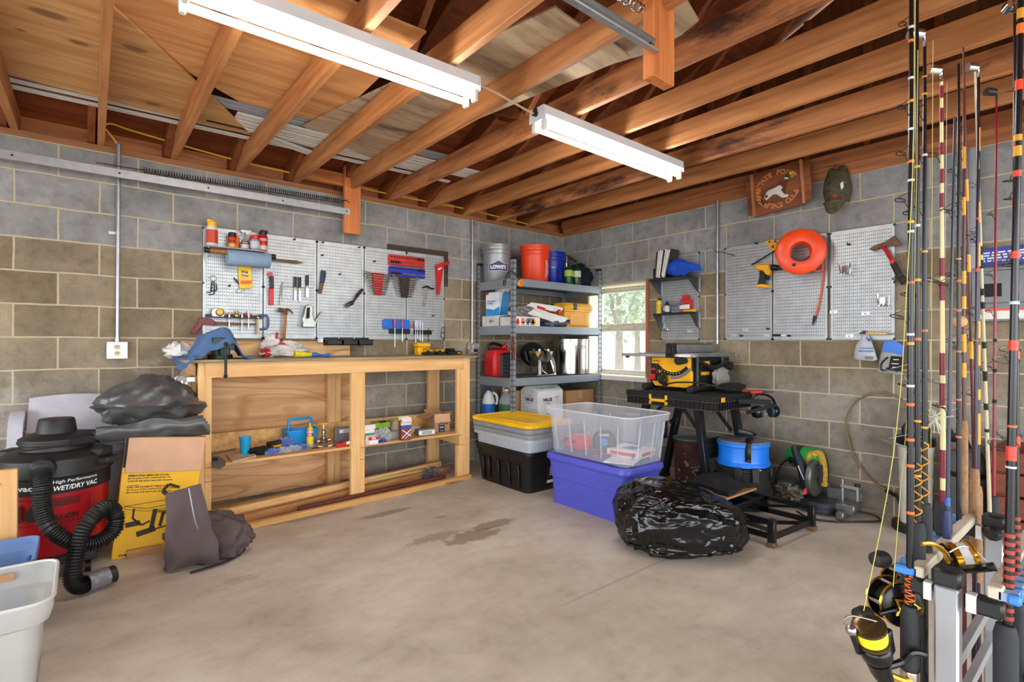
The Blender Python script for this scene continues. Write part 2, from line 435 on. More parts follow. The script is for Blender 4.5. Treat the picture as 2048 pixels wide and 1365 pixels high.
def floor_mat():
    m, nt, b = new_mat('concrete_floor')
    g = nt.nodes.new('ShaderNodeNewGeometry'); p = g.outputs['Position']
    col = ramp(nt, noise(nt, p, 1.3, 8, .6), [(.3, srgb(170, 157, 139)), (.5, srgb(194, 181, 164)), (.72, srgb(212, 201, 185))])
    # trowel streaks
    mp = nd(nt, 'ShaderNodeMapping'); mp.inputs['Rotation'].default_value = (0, 0, .5); mp.inputs['Scale'].default_value = (1, 3, 1); link(nt, p, mp.inputs[0])
    st = noise(nt, mp.outputs[0], 2.6, 8, .7, .4)
    col = mixc(nt, .45, col, ramp(nt, st, [(.32, (.38, .37, .36, 1)), (.55, (.52, .52, .52, 1)), (.75, (.57, .57, .57, 1))]), 'OVERLAY')
    mo = noise(nt, p, 5.5, 9, .72, .3)
    col = mixc(nt, .55, col, ramp(nt, mo, [(.3, (.33, .32, .31, 1)), (.48, (.5, .5, .5, 1)), (.7, (.6, .6, .6, 1))]), 'OVERLAY')
    # damp and oil stains where they lie
    def blob(cx, cy, rx, ry, c, a, rag=.35):
        nonlocal col
        sp = nt.nodes.new('ShaderNodeSeparateXYZ'); link(nt, p, sp.inputs[0])
        dx = math_n(nt, 'DIVIDE', math_n(nt, 'SUBTRACT', sp.outputs[0], cx), rx); dy = math_n(nt, 'DIVIDE', math_n(nt, 'SUBTRACT', sp.outputs[1], cy), ry)
        d = math_n(nt, 'SQRT', math_n(nt, 'ADD', math_n(nt, 'MULTIPLY', dx, dx), math_n(nt, 'MULTIPLY', dy, dy)))
        d = math_n(nt, 'ADD', d, math_n(nt, 'MULTIPLY', math_n(nt, 'SUBTRACT', noise(nt, p, 14, 6, .7), .5), rag * 4))
        k = ramp(nt, d, [(.7, (1, 1, 1, 1)), (1.0, (0, 0, 0, 1))])
        col = mixc(nt, math_n(nt, 'MULTIPLY', k, a), col, srgb(*c))
    for s in STAINS: blob(*s)
    sp_ = ramp(nt, noise(nt, p, 38, 2, .6), [(.24, (1, 1, 1, 1)), (.27, (0, 0, 0, 1))])
    col = mixc(nt, math_n(nt, 'MULTIPLY', sp_, .5), col, srgb(120, 100, 78))
    link(nt, col, b.inputs['Base Color'])
    b.inputs['Roughness'].default_value = .62
    bump(nt, b, noise(nt, p, 60, 4), .12, .003)
    return m
def _st(p, rx, ry, c, a, rag=.35): return (p[0], p[1], rx, ry, c, a, rag)
STAINS = [_st((-3.183, -0.707, 0), .42, .06, (140, 128, 112), .85, .3), _st((-2.727, -0.981, 0), .22, .05, (140, 128, 112), .8, .3), _st((-3.247, -1.049, 0), .12, .05, (206, 198, 184), .8, .15),
          _st((-2.492, -1.703, 0), .22, .10, (128, 108, 84), .75, .55), _st((-2.278, -1.626, 0), .20, .07, (120, 102, 80), .7, .5), _st((-2.685, -1.579, 0), .2, .06, (140, 122, 100), .6, .5),
          _st((-3.741, -1.458, 0), .12, .05, (150, 134, 114), .5, .6), _st((-2.259, -2.661, 0), .5, .012, (150, 138, 122), .5, .3), _st((-2.468, -1.284, 0), .06, .03, (150, 130, 106), .6, .2)]
FLOOR = floor_mat()
S('floor', MB().bb((-7.3, -6.7, -.1), (.2, .2, 0)), FLOOR)

# ------------------------------------------------------------------ walls
S('wall_back', MB().bb((-7.3, 0, 0), (.2, .2, 2.4384)), BLK_B)
WY0, WY1, WZ0, WZ1 = -1.175, -.391, .83, 1.82
S('wall_right', MB().bb((0, -6.6, 0), (.2, 0, WZ0)).bb((0, -6.6, WZ1), (.2, 0, 2.4384)).bb((0, -6.6, WZ0), (.2, WY0, WZ1)).bb((0, WY1, WZ0), (.2, 0, WZ1)), BLK_R)
S('wall_front', MB().bb((-7.3, -6.8, 0), (-6.6, -6.6, 2.4384)).bb((-.5, -6.8, 0), (.2, -6.6, 2.4384)).bb((-6.6, -6.8, 2.2), (-.5, -6.6, 2.4384)), BLK_B)  # unseen wall; its wide opening is added to let in skylight from behind
S('wall_left', MB().bb((-7.3, -.25, 0), (-7.1, 0, 2.4384)).bb((-7.3, -6.6, 0), (-7.1, -6.2, 2.4384)).bb((-7.3, -6.2, 2.15), (-7.1, -.25, 2.4384)).bb((-7.3, -3.4, 0), (-7.1, -3.1, 2.15)), BLK_R)  # second opening, beyond the door tracks, is added for more skylight
S('trim_1', MB().bb((-7.3, -.004, 2.4384), (.14, .14, 2.4764)), PLATE)
S('trim_4', MB().bb((-7.3, .125, 2.4764), (.14, .139, 2.74)), wood('eave_plywood', (206, 132, 80), (156, 88, 48), 'x', 16, 9, 1.6, .6))
S('trim_2', MB().bb((-.012, -6.6, 2.4384), (.1, -.005, 2.53)), PLATEY)
S('trim_3', MB().bb((-.035, -6.6, 2.53), (.06, .0, 2.617)), PLATEY)

# ------------------------------------------------------------------ roof above the joists
SL = .417
def rz_(y): return 2.50 - SL * y if y > -3.3 else 2.50 + SL * 3.3 + SL * (y + 3.3)
roof = MB()
for a, b_ in ((.45, -3.3), (-3.3, -7.05)):
    roof.add([(-7.4, a, rz_(a) + .155), (.25, a, rz_(a) + .155), (.25, b_, rz_(b_) + .155), (-7.4, b_, rz_(b_) + .155),
              (-7.4, a, rz_(a) + .17), (.25, a, rz_(a) + .17), (.25, b_, rz_(b_) + .17), (-7.4, b_, rz_(b_) + .17)],
             [(0, 1, 2, 3), (7, 6, 5, 4), (0, 4, 5, 1), (1, 5, 6, 2), (2, 6, 7, 3), (3, 7, 4, 0)])
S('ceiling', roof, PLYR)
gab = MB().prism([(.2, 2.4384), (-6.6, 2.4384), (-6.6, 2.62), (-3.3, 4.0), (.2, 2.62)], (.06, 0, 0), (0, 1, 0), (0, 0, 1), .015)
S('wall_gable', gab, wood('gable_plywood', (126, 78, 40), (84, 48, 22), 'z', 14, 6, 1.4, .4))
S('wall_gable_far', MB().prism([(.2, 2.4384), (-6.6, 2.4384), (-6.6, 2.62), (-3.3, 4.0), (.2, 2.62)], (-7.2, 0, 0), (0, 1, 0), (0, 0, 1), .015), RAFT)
for y in [-.25 - .406 * k for k in range(12)]:
    S('gable_stud_beam', MB().bb((.0, y, 2.62), (.055, y + .04, rz_(y) + .1)), RAFT)
for k in range(12):
    xr = -.54 - .4135 * k
    m_ = JOISTS if k in (1, 4) else JOIST
    b = MB().bar((xr - .019 + (.012 if k > 8 else 0), .25, 2.5465), (xr - .019 - (.05 if k > 8 else 0), -6.6, 2.5465), .038, .139)
    S('ceiling_joist_beam', b, m_, bev=.003)
    r = MB().bar((xr - .06, .4, rz_(.4) + .075), (xr - .06, -3.3, rz_(-3.3) + .075), .038, .139)
    r.bar((xr - .06, -3.3, rz_(-3.3) + .075), (xr - .06, -6.6, rz_(-6.6) + .075), .038, .139)
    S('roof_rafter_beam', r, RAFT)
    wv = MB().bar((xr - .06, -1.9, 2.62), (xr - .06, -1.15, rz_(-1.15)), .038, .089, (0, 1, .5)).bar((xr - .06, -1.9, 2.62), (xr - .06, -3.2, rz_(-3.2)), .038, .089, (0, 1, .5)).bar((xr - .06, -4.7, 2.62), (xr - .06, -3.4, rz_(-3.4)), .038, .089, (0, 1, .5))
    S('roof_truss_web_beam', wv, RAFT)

# ------------------------------------------------------------------ window and what lies outside
win = M('window_1', None, None, MB().bb((.15, WY0, WZ0), (.21, WY0 + .05, WZ1)).bb((.15, WY1 - .035, WZ0), (.21, WY1, WZ1)).bb((.15, WY0, WZ1 - .05), (.21, WY1, WZ1)).bb((.15, WY0, WZ0), (.21, WY1, WZ0 + .05))
    .bb((.165, WY0 + .04, 1.345), (.205, WY1 - .03, 1.385)), mat('worn_window_paint', (200, 192, 168), .7, 0, .25, 30), bev=.003, kind='structure')
for z0, z1 in ((.88, 1.345), (1.385, 1.77)):
    y0, y1 = WY0 + .05, WY1 - .035
    P(win, 'window_sash', MB().bb((.17, y0, z0), (.2, y0 + .025, z1)).bb((.17, y1 - .025, z0), (.2, y1, z1)).bb((.17, y0, z0), (.2, y1, z0 + .022)).bb((.17, y0, z1 - .022), (.2, y1, z1)), mat('alu_sash', (206, 206, 200), .4, .4), bev=.002)
    P(win, 'window_pane', MB().bb((.184, y0 + .02, z0 + .02), (.187, y1 - .02, z1 - .02)), clear('window_glass', (235, 240, 240), .1, .05))
P(win, 'latch', MB().box((.165, -.86, 1.07), (.02, .14, .03)).box((.155, -.82, 1.062), (.02, .05, .05)), DARKM, bev=.003)
S('window_lining_trim', MB().bb((.0, WY1 - .02, WZ0), (.15, WY1, WZ1)).bb((0, WY0, WZ1 - .02), (.15, WY1 - .02, WZ1)).bb((0, WY0, WZ0), (.15, WY0 + .02, WZ1 - .02)), CREAM, bev=.002)
S('window_sill', MB().bb((-.03, WY0 - .02, WZ0 - .03), (.15, WY1 - .02, WZ0 + .02)), mat('peeling_white_paint', (232, 228, 216), .7, 0, .14, 40), bev=.004)
S('window_edge_trim', MB().bb((-.012, WY0 - .035, WZ0 - .03), (0, WY0 - .0, WZ1 + .02)), wood('edge_strip', (190, 120, 90), (150, 84, 60), 'z'))
S('ground_skylight_bounce', MB().bb((-30, -30, -.12), (-7.3, 10, -.02)).bb((-7.3, -30, -.12), (.2, -6.8, -.02)), mat('bounce_ground', (190, 186, 178), .9, 0, .1, 3))  # unseen pale ground, added to bounce skylight up onto the joists
S('ground_outside', MB().bb((.3, -30, -.5), (60, 40, -.4)), mat('pale_lawn', (206, 210, 190), .9, 0, .1, 3))
def tree(x, y, h, label):
    t = T('garden_tree', label, 'tree', (x, y, -.4))
    P(t, 'trunk', MB().tube([(0, 0, 0), (.1, .1, h * .4), (0, .1, h * .8)], lambda q: .14 * (1.1 - q), 8).tube([(.05, .1, h * .35), (.6, .9, h * .6), (1, 1.6, h * .72)], .06, 6).tube([(.05, .1, h * .3), (-.4, -.9, h * .55), (-.5, -1.5, h * .8)], .05, 6), mat('bark', (104, 96, 86), .9), local=True)
    lf = MB(); rn = random.Random(int(h * 100))
    for i in range(1500):
        a, b2, r = rn.random() * 2 * PI, math.acos(rn.uniform(-.9, 1)), rn.random() ** .4
        c = V((r * 1.7 * math.sin(b2) * math.cos(a), r * 1.9 * math.sin(b2) * math.sin(a), h * .62 + r * h * .36 * math.cos(b2)))
        u = V((rn.gauss(0, 1), rn.gauss(0, 1), rn.gauss(0, 1))).normalized() * .11; w_ = V((rn.gauss(0, 1), rn.gauss(0, 1), rn.gauss(0, 1))).normalized() * .07
        lf.add([c - u, c + w_, c + u, c - w_], [(0, 1, 2, 3)])
    P(t, 'foliage', lf, mat('leaf_green', (112, 128, 98), .7, 0, .25, 4), smooth=0, local=True)
tree(6.5, 4.4, 5.4, 'leafy green tree seen through the left of the window')
tree(11, 7.2, 5.8, 'farther green tree seen through the right of the window')

# ------------------------------------------------------------------ lights under the joists
TUBE = emit('fluorescent_tube', (255, 252, 244), 42)
FIXW = mat('fixture_white', (226, 227, 232), .45, 0, .03)
def fixture(p0, p1, label):
    """4 ft twin strip light: body from p0 to p1 (top centre line)"""
    p0, p1 = V(p0), V(p1); d = (p1 - p0).normalized(); s = d.cross(V((0, 0, 1))).normalized(); up = s.cross(d)
    t = T('strip_light', label, 'light', (p0 + p1) / 2 - V((0, 0, .07)))
    def q(a, b, c): return p0 + d * a + s * b + up * c
    L = (p1 - p0).length
    sec = [(-.055, 0), (.055, 0), (.055, -.045), (.062, -.05), (.045, -.07), (-.045, -.07), (-.062, -.05), (-.055, -.045)]
    P(t, 'housing', MB().loft([[q(.003, a, c) for a, c in sec], [q(L - .003, a, c) for a, c in sec]]), FIXW, smooth=20)
    for a in (.0, L):
        P(t, 'end_plate', MB().loft([[q(a + e, b, c) for b, c in [(-.058, .001), (.058, .001), (.064, -.05), (.064, -.075), (-.064, -.075), (-.064, -.05)]] for e in (-.002, .002)]), FIXW, smooth=0)
    for b in (-.038, .038):
        P(t, 'fluorescent_tube', MB().cyl(q(.035, b, -.098), q(L - .035, b, -.098), .0145, n=12), TUBE)
        for a, e in ((.006, .03), (L - .006, L - .03)):
            P(t, 'lamp_holder', MB().bar(q(a, b, -.098), q(e, b, -.098), .034, .056, up), WHITE, bev=.006)
    return t
fixture((-4.107, -2.225, 2.477), (-2.885, -2.255, 2.477), 'white twin tube strip light nearest the door end, lit, under the joists')
fixture((-2.452, -2.243, 2.474), (-1.16, -2.262, 2.452), 'white twin tube strip light nearer the window wall, lit, under the joists')
cable = MB().tube([(-2.89, -2.29, 2.44), (-2.80, -2.285, 2.445), (-2.66, -2.27, 2.438), (-2.52, -2.245, 2.436), (-2.45, -2.235, 2.44)], .006, 8, sub=5)
M('power_cable', 'beige cable linking the two strip lights', 'cable', cable, mat('beige_cable', (206, 176, 148), .6))
M('conduit_clamp', 'small grey cable clamp on the end of the farther strip light', 'clamp', MB().cyl((-2.475, -2.238, 2.44), (-2.454, -2.238, 2.44), .015).box((-2.462, -2.238, 2.458), (.012, .02, .02)), DARKM)

# ------------------------------------------------------------------ sheets and strips lying on the joists
def sheet(name, label, pts, z, th, m, group=None, warp=0):
    """flat sheet whose corners are given in plan"""
    if warp:
        a, b, c, d = [V((p[0], p[1], z)) for p in pts]
        fn = lambda u, v: a.lerp(b, u).lerp(d.lerp(c, u), v) + V((0, 0, warp * math.sin(u * 7 + v * 3) + warp))
        return M(name, label, 'plywood', MB().sheet(fn, 14, 6, th), m, group)
    mb = MB().prism([(p[0], p[1]) for p in pts], (0, 0, z), (1, 0, 0), (0, 1, 0), th)
    return M(name, label, 'plywood', mb, m, group, bev=.002)
sheet('plywood_sheet', 'large knotty plywood sheet on the joists by the door end', [(-4.92, -0.474, 2.62), (-4.655, -0.47, 2.62), (-4.143, -0.444, 2.62), (-3.458, -0.424, 2.62), (-3.919, -1.09, 2.62), (-4.307, -1.611, 2.62), (-4.384, -1.715, 2.62), (-5.193, -1.471, 2.62)], 2.62, .012, PLYK)
sheet('plywood_sheet', 'orange fir plywood sheet on the joists above the nearer strip light', [(-4.281, -1.564, 2.634), (-4.039, -1.173, 2.634), (-3.634, -0.889, 2.634), (-3.1, -0.916, 2.634), (-3.127, -2.22, 2.634), (-3.401, -2.21, 2.634), (-3.771, -2.216, 2.634), (-4.313, -1.961, 2.634)], 2.634, .012, PLYC)
sheet('plywood_sheet', 'weathered grey plywood sheet above the cable between the two lights', [(-3.246, -0.817, 2.62), (-2.572, -0.522, 2.62), (-2.264, -2.72, 2.62), (-2.813, -2.752, 2.62)], 2.621, .01, PLYG, warp=.006)
sheet('plywood_sheet', 'weathered grey plywood offcut above the hanging post', [(-2.326, -2.291, 2.62), (-2.138, -2.836, 2.62), (-2.213, -3.065, 2.62), (-2.581, -3.159, 2.62), (-2.577, -2.738, 2.62)], 2.650, .01, PLYG)
VIN = mat('white_vinyl', (226, 224, 218), .45, 0, .05)
ALU = mat('grey_trim_metal', (168, 176, 186), .4, .3, .08)
def strip(x0, y0, x1, y1, wd, label, m=VIN, z=2.62):
    a, b = V((x0, y0, z)), V((x1, y1, z)); s = (b - a).normalized().cross(V((0, 0, 1)))
    sec = [(0, 0), (.18, .008), (.3, .0), (.48, .0), (.5, .01), (.52, 0), (.8, .0), (.9, .008), (1, 0)]
    ring = lambda p: [p + s * wd * (u - .5) + V((0, 0, h)) for u, h in sec] + [p + s * wd * (u - .5) + V((0, 0, h + .004)) for u, h in reversed(sec)]
    M('siding_strip', label, 'siding', MB().loft([ring(a), ring(b)]), m, 'siding strips on the joists', smooth=20)
strip(-4.72, -.30, -1.85, -.42, .05, 'thin white siding strip nearest the block wall, crossing all the joists')
strip(-4.68, -.37, -2.0, -.49, .05, 'thin white siding strip second from the block wall', z=2.632)
strip(-3.75, -.50, -2.1, -.56, .06, 'short white siding strip third from the block wall')
strip(-3.72, -.60, -1.63, -.66, .10, 'wide white siding strip ending past the third joist', z=2.622)
strip(-3.62, -.72, -1.62, -.78, .09, 'wide white siding strip beside the grey trim')
strip(-4.1, -.80, -1.98, -.88, .13, 'ridged grey metal trim lying on the joists', ALU, 2.635)
strip(-3.45, -.52, -3.05, -.40, .09, 'short white siding offcut lying askew over the joists', z=2.60)
strip(-3.70, -1.62, -3.5, -1.0, .06, 'narrow white strip showing between the two plywood sheets', z=2.656)

# ------------------------------------------------------------------ garage door track, spring, hanging posts
def track(x0, x1, y, z, sgn, label):
    sec = [(-.012, .026), (0, .026), (0, -.026), (-.024, -.026), (-.026, -.02), (-.02, -.018), (-.004, -.021), (-.004, .021), (-.012, .021)]
    m = MB().loft([[(x, y + a * sgn, z + c) for a, c in sec] for x in (x0, x1)])
    t = M('door_track', label, 'track', m, GALV, 'garage door tracks', smooth=0)
    for x in [x1 - .03 - .5 * k for k in range(5)]:
        P(t, 'bolt', MB().cyl((x, y - .002, z), (x, y - .008, z), .006, n=8), DARKM)
    return t
track(-7.0, -2.65, -.15, 2.278, -1, 'galvanised door track running along the block wall with spring above')
track(-7.0, -2.71, -3.175, 2.30, 1, 'galvanised door track ending at the hanging post near the strip lights')
spr = MB(); n = 1300; pts = []
for i in range(n):
    a = i / n; th = a * 2 * PI * 86; pts.append((-4.05 + 1.33 * a, -.13 + .018 * math.sin(th), 2.33 + .045 * (a < 0) + .018 * math.cos(th) + .03 * a))
spr.tube(pts, .0028, 4).tube([(-2.72, -.13, 2.36), (-2.69, -.17, 2.365), (-2.665, -.172, 2.35)], .004, 6).tube([(-4.05, -.13, 2.33), (-4.3, -.13, 2.326)], .003, 6)
M('extension_spring', 'long dark coil spring hooked to the hanging post by the block wall', 'spring', spr, mat('spring_steel', (66, 58, 52), .5, .8))
POSTZ = wood('orange_post', (226, 138, 76), (186, 96, 46), 'z', 26, 5, 1.6, .35)
def hpost(x0, x1, y0, y1, z0, z1, label):
    t = M('hanging_post', label, 'post', MB().bb((x0, y0, z0), (x1, y1, z1)), POSTZ, 'hanging posts', bev=.003)
    return t
hpost(-2.694, -2.555, -.146, -.108, 2.10, 2.66, 'orange wooden post hanging from the joists at the block wall')
hpost(-2.706, -2.568, -3.172, -3.122, 2.20, 2.95, 'orange wooden post hanging from the joists near the lights, cut square')
spr = MB(); pts = []
for i in range(160):
    a = i / 160; th = a * 2 * PI * 14; pts.append((-2.98 + .27 * a, -3.12 + .016 * math.sin(th), 2.47 + .016 * math.cos(th)))
M('extension_spring', 'short piece of grey coil spring beside the post near the lights', 'spring', MB().tube(pts, .0028, 5).tube([(-2.71, -3.12, 2.47), (-2.70, -3.12, 2.47)], .006), STEEL)
M('ceiling_blocking', 'short horizontal board nailed behind the post at the block wall', 'board', MB().bb((-3.0, -.104, 2.50), (-2.66, -.066, 2.60)), wood('blocking_wood', (206, 126, 66), (150, 80, 36), 'x'))

# ------------------------------------------------------------------ pegboards
def peg_mat(name, axis, k=1.0):
    m, nt, b = new_mat(name)
    tc = nt.nodes.new('ShaderNodeTexCoord'); sp = nt.nodes.new('ShaderNodeSeparateXYZ'); link(nt, tc.outputs['Object'], sp.inputs[0])
    u = math_n(nt, 'ADD', math_n(nt, 'DIVIDE', sp.outputs[axis], .0254), 100); v = math_n(nt, 'DIVIDE', sp.outputs[2], .0254)
    A = lambda x, o: math_n(nt, 'ABSOLUTE', math_n(nt, 'SUBTRACT', math_n(nt, 'FRACT', math_n(nt, 'ADD', x, o)), .5))
    du, dv, ds = A(u, 0), A(v, 0), A(u, .5)
    dot = math_n(nt, 'LESS_THAN', math_n(nt, 'SQRT', math_n(nt, 'ADD', math_n(nt, 'MULTIPLY', du, du), math_n(nt, 'MULTIPLY', dv, dv))), .14)
    slot = math_n(nt, 'MULTIPLY', math_n(nt, 'LESS_THAN', ds, .055), math_n(nt, 'LESS_THAN', dv, .34))
    inx = math_n(nt, 'LESS_THAN', math_n(nt, 'ABSOLUTE', sp.outputs[axis]), .186)
    inz = math_n(nt, 'LESS_THAN', math_n(nt, 'ABSOLUTE', math_n(nt, 'SUBTRACT', sp.outputs[2], .4065)), .385)
    hole = math_n(nt, 'MULTIPLY', math_n(nt, 'MAXIMUM', dot, slot), math_n(nt, 'MULTIPLY', inx, inz))
    n = noise(nt, ocoord(nt), 14, 5, .6)
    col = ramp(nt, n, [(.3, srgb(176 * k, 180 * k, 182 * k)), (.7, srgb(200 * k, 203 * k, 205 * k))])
    col = mixc(nt, hole, col, srgb(34, 34, 34)); link(nt, col, b.inputs['Base Color'])
    link(nt, math_n(nt, 'MULTIPLY', math_n(nt, 'SUBTRACT', 1.0, hole), .55), b.inputs['Metallic']); b.inputs['Roughness'].default_value = .42
    return m
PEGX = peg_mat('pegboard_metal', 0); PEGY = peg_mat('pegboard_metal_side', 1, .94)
def pegx(xc, z, label):
    m = MB().bb((xc - .2025, -.021, z), (xc + .2025, -.019, z + .813)).bb((xc - .2025, -.021, z), (xc - .2005, -.001, z + .813)).bb((xc + .2005, -.021, z), (xc + .2025, -.001, z + .813)).bb((xc - .2025, -.021, z), (xc + .2025, -.001, z + .002)).bb((xc - .2025, -.021, z + .811), (xc + .2025, -.001, z + .813))
    t = M('metal_pegboard', label, 'pegboard', m, PEGX, 'metal pegboard panels on the block wall', smooth=0)
    for a in (-.2, .2):
        for h in (.005, .40, .80): P(t, 'screw', MB().cyl((xc + a, -.0215, z + h), (xc + a, -.027, z + h), .008, n=10), DARKM)
    return t
for i, lb in enumerate(('metal pegboard panel under the spray cans and paper towel roll', 'metal pegboard panel holding chisels, hammer and red knife', 'metal pegboard panel with pliers and an angled black tool', 'metal pegboard panel with red wrench rack and blue holder', 'metal pegboard panel at the dark board, with red square and screwdrivers')):
    pegx(-3.49 + .4085 * i, 1.2195, lb)
M('backing_board', 'dark brown board showing behind the upper corner of the pegboard', 'board', MB().bb((-2.245, -.018, 1.74), (-1.605, -.002, 2.083)), wood('dark_board', (74, 58, 44), (52, 40, 30), 'x'), bev=.001)
M('plywood_backsplash', 'long plywood board standing behind the workbench', 'plywood', MB().bb((-3.823, -.018, .02), (-2.592, -.002, 1.2)), PLYX, bev=.001)

# conduit, outlets and cable on the block wall
def conduit(x, y, z0, z1, label, xw=None, off=.03):
    wy = xw is None
    t = T('electrical_conduit', label, 'conduit', (x, y, z0), group='conduits')
    P(t, 'pipe', MB().cyl((x, y, z0), (x, y, z1), .0115, n=14), GALV)
    P(t, 'coupling', MB().cyl((x, y, z1 - .05), (x, y, z1), .0155).cyl((x, y, z0), (x, y, z0 + .03), .0155), GALV)
    zc = z0 + (z1 - z0) * .55
    P(t, 'strap', MB().box((x - (.03 if wy else 0), y + (.012 if wy else -.03), zc), (.04, .004, .018) if wy else (.004, .04, .018)).cyl((x, y, zc - .009), (x, y, zc + .009), .014), GALV)
    return t
conduit(-4.18, -.03, 1.19, 2.50, 'vertical metal conduit above the outlet beside the tall red vacuum')
conduit(-1.325, -.03, 1.19, 2.436, 'vertical metal conduit between the pegboards and the grey shelving')
M('yellow_cable', 'yellow electrical cable curling out of the conduit top and along the joists', 'cable', MB().tube([(-4.18, -.03, 2.49), (-4.22, -.05, 2.54), (-4.255, -.06, 2.585), (-4.22, -.06, 2.615), (-4.1, -.04, 2.605), (-3.7, -.03, 2.57), (-3.3, -.03, 2.545), (-2.8, -.03, 2.54), (-2.3, -.03, 2.53), (-1.8, -.03, 2.53), (-1.4, -.04, 2.53), (-.6, -.04, 2.50)], .006, 8, sub=5), mat('yellow_sheath', (226, 178, 40), .5))
def outlet(c, label, ax='y'):
    x, y, z = c; t = T('outlet_box', label, 'outlet', (x, y, z - .055))
    P(t, 'box', MB().bb((x - .054, -.045, z - .054), (x + .054, -.001, z + .054)), GALV, bev=.004)
    cp = P(t, 'cover_plate', MB().bb((x - .056, -.049, z - .056), (x + .056, -.045, z + .056)), mat('steel_plate', (206, 208, 208), .35, .8), bev=.002)
    P(cp, 'receptacle', MB().cyl((x, -.049, z + .021), (x, -.053, z + .021), .018, n=16).cyl((x, -.049, z - .021), (x, -.053, z - .021), .018, n=16), mat('brown_receptacle', (214, 190, 150), .5))
    s = MB()
    for h in (.021, -.021):
        for a in (-.006, .006): s.bb((x + a - .0012, -.0538, z + h - .002), (x + a + .0012, -.053, z + h + .008))
    P(cp, 'slots', s, INKK)
    return t
outlet((-4.182, 0, 1.136), 'square metal outlet box below the conduit above the vacuum')
o2 = outlet((-1.325, 0, 1.137), 'square metal outlet box behind the end of the workbench')
P(o2, 'plug', MB().box((-1.31, -.07, 1.115), (.03, .04, .028)), BLACK, bev=.004)

# ------------------------------------------------------------------ helpers for small goods
def vessel(name, label, cat, c, parts, group=None, n=22):
    """a turned container: parts = (name, profile, material)"""
    t = T(name, label, cat, c, group=group)
    for pn, prof, m in parts: P(t, pn, MB().lathe(prof, c, n), m)
    return t
def wrap(c, r, z0):
    """maps flat print onto an upright cylinder facing angle a0 (radians, measured from +x)"""
    cx, cy = c[0], c[1]
    return lambda a0: (lambda a, b: V((cx + r * math.cos(a0 + a / r), cy + r * math.sin(a0 + a / r), z0 + b)))
CAMDIR = math.radians(229)   # from the back corner towards the room

# shelf with paper towel holder
zs = 1.879
sh = T('pegboard_shelf', 'small grey shelf of spray cans on the pegboard with towel roll hung beneath', 'shelf', (-3.48, -.08, zs - .13))
P(sh, 'shelf_board', MB().bb((-3.69, -.15, zs - .01), (-3.285, -.022, zs)), mat('grey_shelf', (150, 152, 152), .5, .3), bev=.002)
for x in (-3.675, -3.30):
    P(sh, 'bracket', MB().prism([(-.15, zs - .01), (-.022, zs - .01), (-.022, zs - .14), (-.05, zs - .10)], (x, 0, 0), (0, 1, 0), (0, 0, 1), .003), WHITE)
P(sh, 'dowel', MB().cyl((-3.665, -.125, zs - .035), (-3.255, -.125, zs - .035), .016), OAKZ)
P(sh, 'dowel_knob', MB().cyl((-3.70, -.125, zs - .035), (-3.665, -.125, zs - .035), .02).cyl((-3.255, -.125, zs - .035), (-3.225, -.125, zs - .035), .02), BLACK)
tw = M('paper_towel_roll', 'blue shop towel roll on a wooden dowel under the cans', 'paper towel', MB().lathe([(.018, -.0), (.054, 0), (.056, .004), (.056, .284), (.054, .288), (.018, .288)], (-3.555, -.125, zs - .07), 28, (1, 0, 0)), mat('blue_towel', (140, 162, 190), .9, 0, .06, 30, .15))
def cap(r, z0, z1): return [(r, z0), (r, z1 - .004), (r * .9, z1)]
y0 = -.095
def can(x, y, r, h, label, body, capm, caph, band=None, capr=.8, name='spray_can', cat='can', txt=None, group='cans on the pegboard shelf'):
    t = T(name, label, cat, (x, y, zs), group=group)
    c = (x, y, zs)
    P(t, 'body', MB().lathe([(r * .94, 0), (r, .004), (r, h - .012), (r * .8, h)], c), body)
    P(t, 'cap', MB().lathe([(r * capr, h), (r * capr, h + caph - .006), (r * capr * .8, h + caph)], c), capm)
    if band: P(t, 'label_band', MB().lathe([(r + .0006, h * band[0]), (r + .0006, h * band[1])], c, 28, (0, 0, 1), False, False), band[2])
    if txt:
        w = wrap(c, r + .0012, zs + h * txt[1])
        P(t, 'lettering', letters(MB(), txt[0], (0, 0, 0), (1, 0, 0), (0, 0, 1), r * 1.5, h * .13, .02, fn=w(math.radians(258))), txt[2])
    return t
c_ = can(-3.645, -.09, .036, .145, 'tall white and red spray can with yellow nozzle, leftmost on the pegboard shelf', mat('can_white', (226, 222, 214), .4), YEL, .032, (.15, .8, mat('can_red', (204, 66, 40), .45)), .85)
P(c_, 'nozzle', MB().box((-3.655, -.10, zs + .178), (.05, .02, .02), (0, .3, 0)), YEL, bev=.003)
can(-3.515, -.085, .027, .085, 'short orange-red can with tall black cap, second on the pegboard shelf', mat('can_orange', (206, 70, 30), .4), BLACK, .033, (.1, .4, mat('can_amber', (236, 170, 40), .45)), .96, txt=('~2', .6, INKK))
can(-3.478, -.06, .018, .10, 'slim orange squeeze bottle with pink tip on the pegboard shelf', mat('bottle_orange', (224, 110, 60), .4), mat('pink_tip', (240, 170, 170), .5), .04, None, .3, 'squeeze_bottle', 'bottle')
can(-3.433, -.10, .027, .062, 'low black and red can between the bottles on the pegboard shelf', mat('can_dark', (60, 22, 20), .4), mat('can_top', (190, 190, 186), .3, .8), .01, (.1, .62, mat('can_cream', (222, 200, 190), .5)), .8, txt=('~2', .8, INKW))
t = T('spray_bottle', 'clear trigger spray bottle with white head behind the red cans', 'spray bottle', (-3.405, -.05, zs))
P(t, 'bottle', MB().loft([rrect(.05, .04, .012, z, 4, (0, 0)) for z in (0, .09)] + [rrect(.022, .022, .01, .125, 4)]).xf(Matrix.Translation((-3.405, -.05, zs))), clear('clear_bottle', (200, 205, 205), .5))
